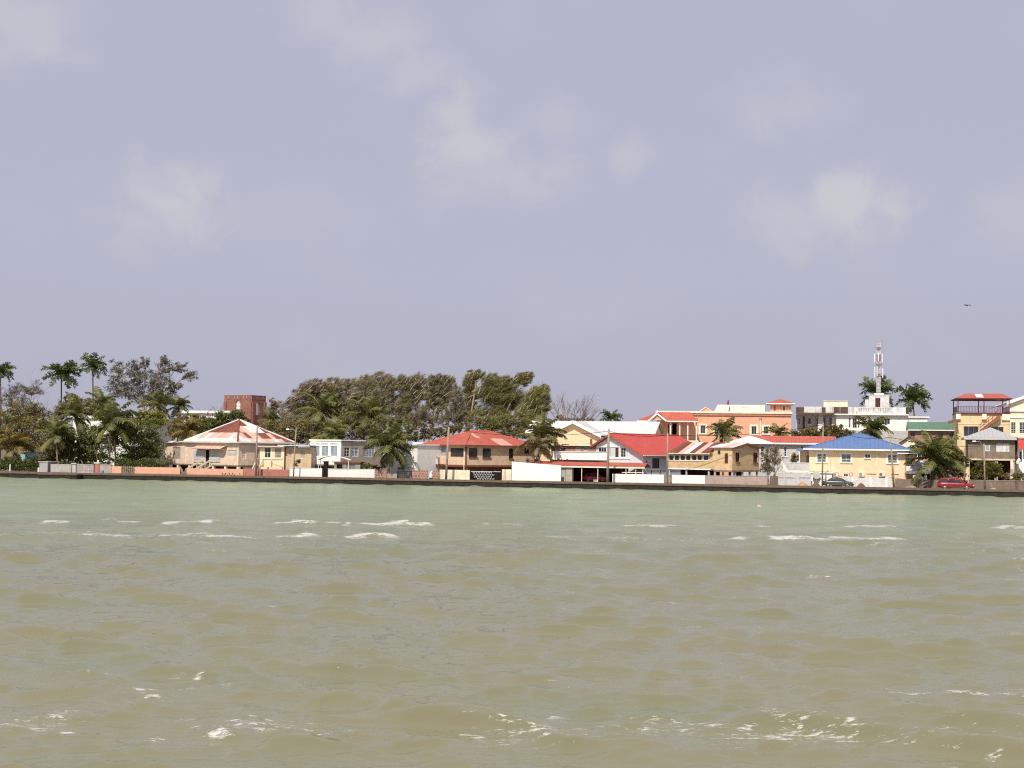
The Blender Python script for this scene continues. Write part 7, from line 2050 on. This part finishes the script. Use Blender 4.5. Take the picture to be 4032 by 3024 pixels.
# --- right side
palm('coconut palm with upright fronds before the pink building', Z6, (1165, 690), (1150, 880), 240, 34, seed=30, nf=20, wind=.25, group='coconut palms by the pink building')
palm('coconut palm half hidden by the red roof at the turret end', Z6, (1870, 690), (1865, 880), 190, 36, seed=31, nf=16, wind=.15, group='coconut palms by the pink building')
palm('royal palm crown directly behind the antenna mast', Z7, (1255, 690), (1255, 1100), 170, 86, 'royal', seed=32, nf=24, wind=.1, group='royal palms by the mast')
palm('royal palm standing right of the antenna mast', Z7, (1645, 760), (1700, 1100), 165, 84, 'royal', seed=33, nf=22, wind=.15, group='royal palms by the mast')
tree('roof_shrub', 'low olive tree line in front of the white building', Z7, (640, 1300), 36, [(400, 1125, 120, 35), (540, 1110, 110, 40), (700, 1090, 100, 50), (820, 1075, 100, 50), (920, 1120, 90, 35), (680, 1150, 320, 35)], 6000, LEAF_OLIVE, BARK, ln=.3, wd=.17, seed=80, clumps=90, cat='shrub', outer=.35)
palm('wind-swept coconut palm before the white building', Z7, (1180, 1085), (1190, 1300), 215, 26, seed=34, nf=22, wind=.35, skirt=3)
palm('big shaggy coconut palm right of the blue-roofed house', Z8, (1045, 1090), (1060, 1420), 400, 8.2, seed=35, nf=26, wind=.12, skirt=8, tr=.2, m=LEAF_PALM)
tree('leafy_shrub', 'brown-green shrubs right of the big front palm', Z8, (1330, 1420), 9.5, [(1300, 1000, 120, 90), (1380, 1080, 90, 110), (1250, 1180, 110, 110), (1360, 1250, 110, 90), (1430, 1150, 60, 120)], 4600, LEAF_BROWN, BARK, ln=.26, wd=.13, seed=81, clumps=70, cat='shrub')
tree('flowering_shrub', 'pink bougainvillea blooms left of the grey pavilion house', Z8, (1220, 1100), 14, [(1200, 845, 35, 20), (1225, 900, 35, 25), (1270, 870, 30, 12)], 700, LEAF_PINK, BARK, ln=.2, wd=.15, seed=82, clumps=14, cat='shrub', trunk_r=.06)
tree('round_bush', 'bright yellow-green bush in front of the grey pavilion house', Z8, (1740, 1400), 8.8, [(1650, 1180, 120, 70), (1800, 1190, 110, 80), (1700, 1270, 170, 80), (1880, 1270, 90, 70), (1580, 1290, 70, 60)], 6500, LEAF_LIME, BARKDARK, ln=.22, wd=.14, seed=83, clumps=90, cat='shrub', outer=.35, trunk_r=.09)
tree('leafy_shrub', 'dull green shrub at the right edge below the red awning', Z8, (2150, 1440), 8.6, [(2140, 1290, 80, 60), (2200, 1340, 70, 70), (2080, 1370, 70, 50), (1960, 1310, 50, 50)], 2600, LEAF_OLIVE, BARK, ln=.24, wd=.13, seed=84, clumps=40, cat='shrub', trunk_r=.08)
tree('withered_tree', 'withered grey-brown twiggy tree right of the veranda house', Z6, (1740, 1300), 8.4, [(1780, 900, 110, 60), (1700, 980, 80, 90), (1830, 1000, 90, 100), (1760, 1100, 110, 90), (1690, 1150, 70, 80)], 3000, LEAF_BROWN, BARK, ln=.3, wd=.06, seed=85, clumps=60, wind=.2, twigs=9, thin=.6, trunk_r=.12)
bare_tree('bare_tree', 'bare grey stems by the outside stair', Z6, (1790, 1240), 8.9, [(1830, 850), (1700, 900), (1880, 950)], 23, .09, BARK, .4, 3)
tree('leafy_shrub', 'brown-olive shrub behind the outside stair', Z6, (2080, 1250), 13, [(2090, 1000, 60, 60), (2060, 1040, 50, 40)], 1200, LEAF_OLIVE, BARK, ln=.24, wd=.12, seed=86, clumps=20, cat='shrub', trunk_r=.07)
tree('leafy_shrub', 'small potted-looking bush by the tan annex wall', Z2, (1815, 1395), 7.0, [(1815, 1320, 40, 45), (1790, 1360, 35, 30)], 700, LEAF_DEEP, BARKDARK, ln=.16, wd=.09, seed=87, clumps=14, cat='shrub', trunk_r=.04)
tree('leafy_shrub', 'dark garden shrubs right of the low dark shed', Z3, (1130, 1240), 7.4, [(1090, 1200, 60, 30), (1180, 1210, 70, 30)], 1500, LEAF_DEEP, BARKDARK, ln=.2, wd=.12, seed=88, clumps=24, cat='shrub', trunk_r=.05)
hedge('hedge', 'distant dark treeline glimpsed between the houses', S0, 2180, 2900, 1745, 1800, 75, 4000, LEAF_OLIVE, 89, 'trees', 5)

# ------------------------------------------------------------------ poles, wires, sign, vehicles, buoy, bird
POLES = []


def pole(label, Z, top, base, v, r=.13, arm=None, lamp=False, cross=False, m=None):
    b = Bld('utility_pole', label, 'utility pole', Z(*base), v, group='poles along the quay')
    x0, _ = b.f(Z(*base)); x1, z1 = b.f(Z(*top))
    MB().tube([(x0, 0, -.2), ((x0 + x1) / 2, 0, z1 / 2), (x1, 0, z1)], [r, r * .9, r * .75], 8).build('shaft', m or POLEWOOD, b.root, True)
    if arm:
        xa, za = b.f(Z(*arm))
        mb = MB(); mb.tube([(x1, 0, z1 - .6), ((x1 + xa) / 2, -.1, za + .05), (xa, -.15, za)], .04, 6); a = mb.build('lamp_arm', STEEL, b.root)
        MB().add([(xa - .45, -.3, za - .02), (xa + .1, -.3, za - .02), (xa + .1, 0, za - .02), (xa - .45, 0, za - .02), (xa - .35, -.24, za + .13), (xa + .05, -.24, za + .13), (xa + .05, -.06, za + .13), (xa - .35, -.06, za + .13)],
                 [(0, 3, 2, 1), (4, 5, 6, 7), (0, 1, 5, 4), (1, 2, 6, 5), (2, 3, 7, 6), (3, 0, 4, 7)]).build('lamp_head', WHITE2, a)
    if cross:
        b.box('cross_arm', POLEWOOD, x1 - .9, x1 + .9, -.06, .06, z1 - .35, z1 - .22)
        for q in (-.8, -.3, .3, .8): MB().lathe((x1 + q, 0, z1 - .22), [(.04, 0), (.06, .06), (.03, .14)], 6).build('insulator', WHITE2, b.root)
    MB().lathe((x1, 0, z1), [(r * .75, 0), (r * .5, .05)], 8).build('pole_cap', STEEL, b.root)
    Mr = Matrix.Rotation(b.yaw, 3, 'Z')
    tip = b.o + Mr @ Vector((x1, 0, z1 - .25)); POLES.append(tip)
    return b


pole('brown pole in front of the rusty-roofed house', Z2, (1305, 872), (1286, 1510), 3.4, .16)
pole('short brown stub post beside the rusty house pole', Z2, (1322, 1280), (1318, 1510), 3.9, .12, m=WOOD)
pole('leaning street light pole with a white lamp arm by the tan annex', Z3, (322, 790), (290, 1340), 3.2, .11, arm=(245, 805))
pole('leaning timber pole before the red hip-roofed house', Z4, (462, 782), (430, 1368), 3.0, .19)
pole('thick timber pole at the right end of the carport', Z5, (1318, 632), (1298, 1352), 3.2, .22, cross=False)
pole('grey timber pole between carport wall and veranda house', Z5, (2086, 682), (2080, 1362), 7.9, .17)
pole('thin brown pole left of the dark car', Z7, (668, 1010), (657, 1665), 4.2, .12)
pole('pale pole leaning before the blue-roofed house', Z7, (1396, 1147), (1440, 1668), 5.0, .15)
pole('pale pole with a lamp arm before the grey pavilion house', Z8, (1690, 890), (1702, 1485), 5.2, .14, arm=(1575, 858))
pole('rough grey post left of the yellow-green bush', Z8, (1440, 940), (1430, 1360), 9.0, .16)
pole('short post among the palms at the pink building', Z6, (1095, 650), (1093, 860), 33, .22, m=POLEWOOD)


def wire(label, a, c, sag, r=.036):
    a, c = Vector(a), Vector(c)
    mid = (a + c) / 2
    pts = [a + (c - a) * (k / 16) - Vector((0, 0, sag * 4 * (k / 16) * (1 - k / 16))) for k in range(17)]
    o = MB().tube([p - a for p in pts], r, 4).build('power_line', DARK)
    o.location = a
    tag(o, label, 'wire', 'overhead wires')


for i, (p, q) in enumerate(((0, 2), (2, 3), (3, 4), (4, 5), (5, 6), (6, 7), (7, 8))):
    lab = ('overhead wire from the rusty-house pole to the street light', 'overhead wire from the street light to the leaning timber pole', 'overhead wire across the red hip roof to the thick pole', 'short overhead wire right of the thick pole',
           'overhead wire above the veranda house to the thin pole', 'overhead wire between the two poles at the blue-roofed house', 'overhead wire from the pale leaning pole to the right-hand lamp')[i]
    wire(lab, POLES[p], POLES[q], .5 + .2 * (i % 3))

b = Bld('road_sign', 'round red-rimmed road sign on a thin post by the dark car', 'road sign', Z7(970, 1660), 5.4)
x, zc = b.f(Z7(970, 1571)); r = abs(b.f(Z7(970, 1550))[1] - zc)
MB().tube([(x, 0, 0), (x, 0, zc + r * .7)], .035, 6).build('post', STEEL, b.root)
def disc(rad, y0, y1, m, name, par, n=24, inner=0.0):
    mb = MB(); 
    for k in range(n):
        t0, t1 = 6.28319 * k / n, 6.28319 * (k + 1) / n
        P = [(x + inner * math.cos(t0), y0, zc + inner * math.sin(t0)), (x + rad * math.cos(t0), y0, zc + rad * math.sin(t0)), (x + rad * math.cos(t1), y0, zc + rad * math.sin(t1)), (x + inner * math.cos(t1), y0, zc + inner * math.sin(t1))]
        mb.prism(P if inner else P[:3], (0, y1 - y0, 0))
    return mb.build(name, m, par)
d = disc(r * .8, -.055, -.04, mat('sign_face', (.66, .52, .48), var=.05), 'face', b.root)
disc(r, -.06, -.038, MAROON, 'rim', d, inner=r * .78)

# vehicles
def wheel(parent, x, y, r, w=.2):
    wh = bpy.data.objects.new('wheel', None); COL.objects.link(wh); wh.parent = parent; wh.location = (x, y, r)
    def ring(prof, name, m):
        mb = MB(); n = 18; base = 0
        for (rr_, yy) in prof:
            for k in range(n): a = 6.28319 * k / n; mb.v.append((rr_ * math.cos(a), yy, rr_ * math.sin(a)))
        for i in range(len(prof) - 1):
            for k in range(n): mb.f.append((i * n + k, i * n + (k + 1) % n, (i + 1) * n + (k + 1) % n, (i + 1) * n + k))
        mb.f.append(tuple(range(n))); mb.f.append(tuple((len(prof) - 1) * n + k for k in range(n - 1, -1, -1)))
        return mb.build(name, m, wh, True)
    ring([(r * .86, -w / 2), (r, -w / 2 + .03), (r, w / 2 - .03), (r * .86, w / 2)], 'tyre', mat('tyre_rubber', (.02, .02, .02), rough=.8))
    ring([(r * .2, -w / 2 - .015), (r * .55, -w / 2 - .02), (r * .62, -w / 2 + .02)], 'rim', STEEL)


def vehicle(name, label, cat, Z, rear, front, v, paint, prof_body, prof_glass, L, half, wheels, wr, side_win, flip=1):
    """body lofted over stations; prof_body = (x, z_low, z_belt), roof line prof_glass = (x, z)"""
    b = Bld(name, label, cat, Z(*rear), v)
    X1 = b.f(Z(*front))[0]; s = X1 / L
    root = b.root
    mb = MB()
    rows = []
    for (x, z0, z1, hw) in prof_body:
        y = half * hw
        rows.append([(x * s, -y * .94, z0 * s), (x * s, -y, (z0 * .6 + z1 * .4) * s), (x * s, -y * .99, (z0 * .2 + z1 * .8) * s), (x * s, -y * .92, z1 * s), (x * s, 0, (z1 + .03) * s),
                     (x * s, y * .92, z1 * s), (x * s, y * .99, (z0 * .2 + z1 * .8) * s), (x * s, y, (z0 * .6 + z1 * .4) * s), (x * s, y * .94, z0 * s)])
    def loft(rows, name, m, par, close=True):
        q = MB(); n = len(rows[0])
        for r_ in rows: q.v.extend([(p[0], p[1] + half, p[2]) for p in r_])
        for i in range(len(rows) - 1):
            for k in range(n - 1): q.f.append((i * n + k, i * n + k + 1, (i + 1) * n + k + 1, (i + 1) * n + k))
            q.f.append((i * n + n - 1, i * n, (i + 1) * n, (i + 1) * n + n - 1))
        q.f.append(tuple(range(n - 1, -1, -1))); q.f.append(tuple((len(rows) - 1) * n + k for k in range(n)))
        return q.build(name, m, par, True)
    body = loft(rows, 'body', paint, root)
    gl = []
    for (x, zb, zt) in prof_glass:
        y0, y1 = half * .91, half * .74
        gl.append([(x * s, -y0, zb * s), (x * s, -y1, (zt - .06) * s), (x * s, -y1 * .8, zt * s), (x * s, 0, (zt + .02) * s), (x * s, y1 * .8, zt * s), (x * s, y1, (zt - .06) * s), (x * s, y0, zb * s)])
    cab = loft(gl, 'cabin', paint, root)
    for (x0, x1, z0, z1, zl, zr) in side_win:
        for sg in (-1, 1):
            def pt(x, z):
                t = (z - side_win[0][2]) / max(.01, (side_win[0][3] - side_win[0][2]))
                yy = (half * .93) + (half * .78 - half * .93) * t
                return Vector((x * s, half + sg * (yy + .012), z * s))
            P = [pt(x0, z0), pt(x1, z0), pt(x1, zr), pt(x0, zl)]
            q = MB().prism(P, (0, .03 * sg * -1, 0)); q.build('side_window', GLASS, root)
    # windscreen
    (xa, ba, ta), (xb, bb, tb) = prof_glass[-2], prof_glass[-1]
    y0, y1 = half * .84, half * .68
    n_ = Vector((ta - tb, 0, xb - xa)).normalized() * .02 if True else 0
    P = [Vector((xb * s - .03, half - y0, (bb + .02) * s)), Vector((xb * s - .03, half + y0, (bb + .02) * s)), Vector((xa * s, half + y1, (ta - .05) * s)), Vector((xa * s, half - y1, (ta - .05) * s))]
    P = [p + Vector((.05, 0, .05)) for p in P]
    MB().slab(P, .02).build('windscreen', GLASS, root)
    for (x, sd) in wheels: wheel(root, x * s, .12 if sd < 0 else half * 2 - .12, wr * s)
    xe, z0, z1, hw = prof_body[-2]
    for sg in (-1, 1):
        MB().lathe((xe * s - .02, half + sg * half * .74, (z0 * .35 + z1 * .65) * s), [(.02, -.09), (.13, -.05), (.16, 0), (.12, .07), (.02, .1)], 8).build('headlight', mat('lamp_glass', (.75, .75, .72), rough=.15), root)
        xr, r0, r1, _ = prof_body[1]
        MB().box(xr * s - .1, xr * s + .02, half + sg * half * .8 - .06, half + sg * half * .8 + .06, (r0 * .3 + r1 * .7) * s, r1 * s).build('tail_light', mat('tail_red', (.35, .02, .02), rough=.3), root)
        MB().box(prof_glass[-1][0] * s - .35, prof_glass[-1][0] * s - .2, half + sg * (half + .02), half + sg * (half + .16), prof_glass[-1][1] * s, prof_glass[-1][1] * s + .14).build('mirror', paint, root)
    MB().box(prof_body[2][0] * s, prof_body[-3][0] * s, half - half * 1.012, half - half * .99, prof_body[3][1] * s + .12, prof_body[3][1] * s + .16).build('side_trim', STEEL, root)
    for x in side_win[1:]: MB().box(x[0] * s - .012, x[0] * s, half - half * 1.008, half - half * .99, .35 * s, prof_body[4][2] * s).build('door_seam', DARK, root)
    return b


VANPAINT = mat('van_red', (0.26, 0.018, 0.022), rough=.25, var=.04, spec=.6, rnd=0)
CARPAINT = mat('car_grey_green', (0.075, 0.082, 0.072), rough=.22, var=.05, spec=.6, rnd=0)
vehicle('minivan', 'dark red minivan driving right behind the sea wall', 'van', Z8, (1088, 1470), (1565, 1470), 3.6, VANPAINT,
        [(0, .45, .75, .80), (.08, .30, 1.02, .95), (.5, .27, 1.06, 1.0), (1.5, .25, 1.06, 1.0), (2.6, .25, 1.05, 1.0), (3.7, .25, 1.02, 1.0), (4.5, .27, .93, .97), (4.95, .30, .82, .88), (5.12, .38, .66, .72)],
        [(.10, 1.0, 1.10), (.38, 1.04, 1.66), (.9, 1.05, 1.74), (2.0, 1.05, 1.75), (2.9, 1.04, 1.70), (3.25, 1.03, 1.60), (4.1, .98, 1.04)], 5.12, .97,
        [(.98, -1), (4.05, -1), (.98, 1), (4.05, 1)], .335, [(.45, 1.42, 1.08, 1.58, 1.56, 1.60), (1.52, 2.42, 1.08, 1.58, 1.60, 1.58), (2.52, 3.72, 1.06, 1.55, 1.55, 1.16)])
vehicle('parked_car', 'dark grey-green saloon car parked left of the round road sign', 'car', Z7, (655, 1665), (1005, 1665), 4.6, CARPAINT,
        [(0, .42, .68, .80), (.08, .28, .90, .93), (.7, .25, .95, 1.0), (1.6, .24, .95, 1.0), (2.6, .24, .94, 1.0), (3.4, .25, .90, 1.0), (4.1, .27, .82, .96), (4.45, .32, .70, .85), (4.55, .38, .58, .7)],
        [(.70, .93, .97), (1.15, .94, 1.30), (1.7, .94, 1.43), (2.2, .94, 1.44), (2.7, .93, 1.36), (3.45, .89, .93)], 4.55, .9,
        [(.85, -1), (3.6, -1), (.85, 1), (3.6, 1)], .31, [(1.1, 1.62, .98, 1.32, 1.10, 1.33), (1.72, 2.34, .98, 1.34, 1.35, 1.34), (2.42, 3.1, .97, 1.33, 1.31, 1.05)])
vehicle('garaged_car', 'bright red car parked in the shade of the carport', 'car', Z5, (985, 1335), (1300, 1335), 9.4, mat('garaged_red', (0.42, 0.025, 0.03), rough=.25, var=.04, spec=.6, rnd=0),
        [(0, .42, .70, .80), (.08, .28, .96, .93), (.7, .25, 1.0, 1.0), (1.6, .24, 1.0, 1.0), (2.4, .24, .98, 1.0), (3.1, .25, .93, 1.0), (3.6, .27, .85, .96), (3.85, .32, .72, .85), (3.95, .38, .58, .7)],
        [(.15, .95, 1.0), (.4, .98, 1.42), (1.2, .98, 1.52), (1.9, .98, 1.50), (2.3, .96, 1.42), (3.0, .92, .97)], 3.95, .85,
        [(.75, -1), (3.1, -1), (.75, 1), (3.1, 1)], .30, [(.5, 1.3, 1.02, 1.40, 1.36, 1.40), (1.4, 2.2, 1.02, 1.40, 1.40, 1.36), (2.28, 2.75, 1.0, 1.36, 1.30, 1.06)])


def heap(name, label, Z, c, w, top, v, m, seed):
    rng = random.Random(seed)
    b = Bld(name, label, 'heap', Z(*c), v)
    W2 = b.f(Z(c[0] + w, c[1]))[0]; h = max(.2, b.f(Z(c[0], top))[1])
    mb = MB(); n = 16; rings = [(1, 0), (.82, .25), (.55, .62), (.28, .9), (.08, 1.0)]
    for (q, zz) in rings:
        for k in range(n):
            a = 6.283 * k / n; mb.v.append((W2 * q * math.cos(a) * rng.uniform(.85, 1.12), W2 * .7 * q * math.sin(a) * rng.uniform(.85, 1.1), h * zz * rng.uniform(.9, 1.05) - .02))
    for i in range(len(rings) - 1):
        for k in range(n): mb.f.append((i * n + k, i * n + (k + 1) % n, (i + 1) * n + (k + 1) % n, (i + 1) * n + k))
    mb.f.append(tuple((len(rings) - 1) * n + k for k in range(n)))
    mb.build('mound', m, b.root, True)
    for k in range(9):
        a = rng.uniform(3.3, 6.1); q = rng.uniform(.05, .13)
        MB().lathe((W2 * rng.uniform(.5, 1.05) * math.cos(a), W2 * .7 * math.sin(a), q * .4), [(q * .5, -q * .5), (q, 0), (q * .6, q * .5), (.01, q * .6)], 6).build('clod', m, b.root)


heap('sand_heap', 'orange sand heap left of the dark car', Z7, (440, 1680), 75, 1652, 3.0, SAND, 1)
heap('sand_heap', 'dark brown earth heap touching the rear of the dark car', Z7, (590, 1680), 60, 1648, 2.4, mat('brown_earth', (.16, .09, .055), var=.25, bump=.4), 2)
heap('sand_heap', 'low brown earth heap right of the round road sign', Z7, (1080, 1680), 60, 1662, 2.6, MATS['brown_earth'], 3)
heap('rubble_heap', 'pinkish rubble heap right of the pale lamp pole', Z8, (1810, 1500), 70, 1458, 3.0, mat('pink_rubble', (.42, .26, .2), var=.3, bump=.5), 4)
heap('rubble_heap', 'brown soil heap in front of the old wall left of the van', Z8, (740, 1490), 110, 1430, 6.0, ROCK, 5)

# buoy
p = on_level((2989, 1993), .05)
bu = thing('buoy', 'small pink mooring buoy afloat before the sea wall', 'buoy', p)
BU = mat('pink_plastic', (.60, .20, .20), rough=.5)
bu.scale = (.75, .75, .75)
MB().lathe((0, 0, 0), [(.05, -.22), (.2, -.16), (.27, 0), (.2, .17), (.07, .24)], 12).build('float', BU, bu, True)
MB().lathe((0, 0, .24), [(.05, 0), (.05, .1), (.02, .12)], 6).build('ring', STEEL, bu)
MB().lathe((0, 0, -.02), [(.272, 0), (.275, .05), (.268, .09)], 12).build('band', WHITE2, bu)

# bird gliding, seen nearly edge on
d = ray((3808, 1202)); bp_ = EYE + d * (210.0 / d.y)
bird = thing('bird', 'dark seabird gliding in the sky at upper right', 'bird', bp_, .25)
FEATHER = mat('dark_plumage', (.018, .015, .018), var=.2)
mb = MB()
secs = [(-.42, .01, .02), (-.34, .05, .045), (-.16, .085, .08), (.05, .09, .085), (.2, .06, .065), (.28, .05, .055), (.36, .035, .035), (.46, .006, .008)]
n = 10
for (yy, rx, rz) in secs:
    for k in range(n): a = 6.283 * k / n; mb.v.append((rx * math.cos(a), -yy, rz * math.sin(a)))
# wings grow out of the same surface as thin tapered lofts
for i in range(len(secs) - 1):
    for k in range(n): mb.f.append((i * n + k, i * n + (k + 1) % n, (i + 1) * n + (k + 1) % n, (i + 1) * n + k))
for sg in (-1, 1):
    st = [(.05, .0, .16, .05), (.22, .05, .17, .04), (.40, .08, .14, .028), (.52, .03, .10, .02), (.62, -.08, .045, .01)]
    base = len(mb.v)
    for (xx, zz, ch, th) in st:
        mb.v.extend([(sg * xx, -.10, zz), (sg * xx, -.02 + .0, zz + th), (sg * xx, ch, zz - .005), (sg * xx, -.02, zz - th * .4)])
    for i in range(len(st) - 1):
        for k in range(4): mb.f.append((base + i * 4 + k, base + i * 4 + (k + 1) % 4, base + i * 4 + 4 + (k + 1) % 4, base + i * 4 + 4 + k))
    e = base + (len(st) - 1) * 4; mb.f.append((e, e + 1, e + 2, e + 3))
mb.add([(-.05, .30, .01), (.05, .30, .01), (.11, .58, 0), (0, .5, 0), (-.11, .58, 0)], [(0, 1, 2, 3), (0, 3, 4)])
mb.build('body', FEATHER, bird, True)
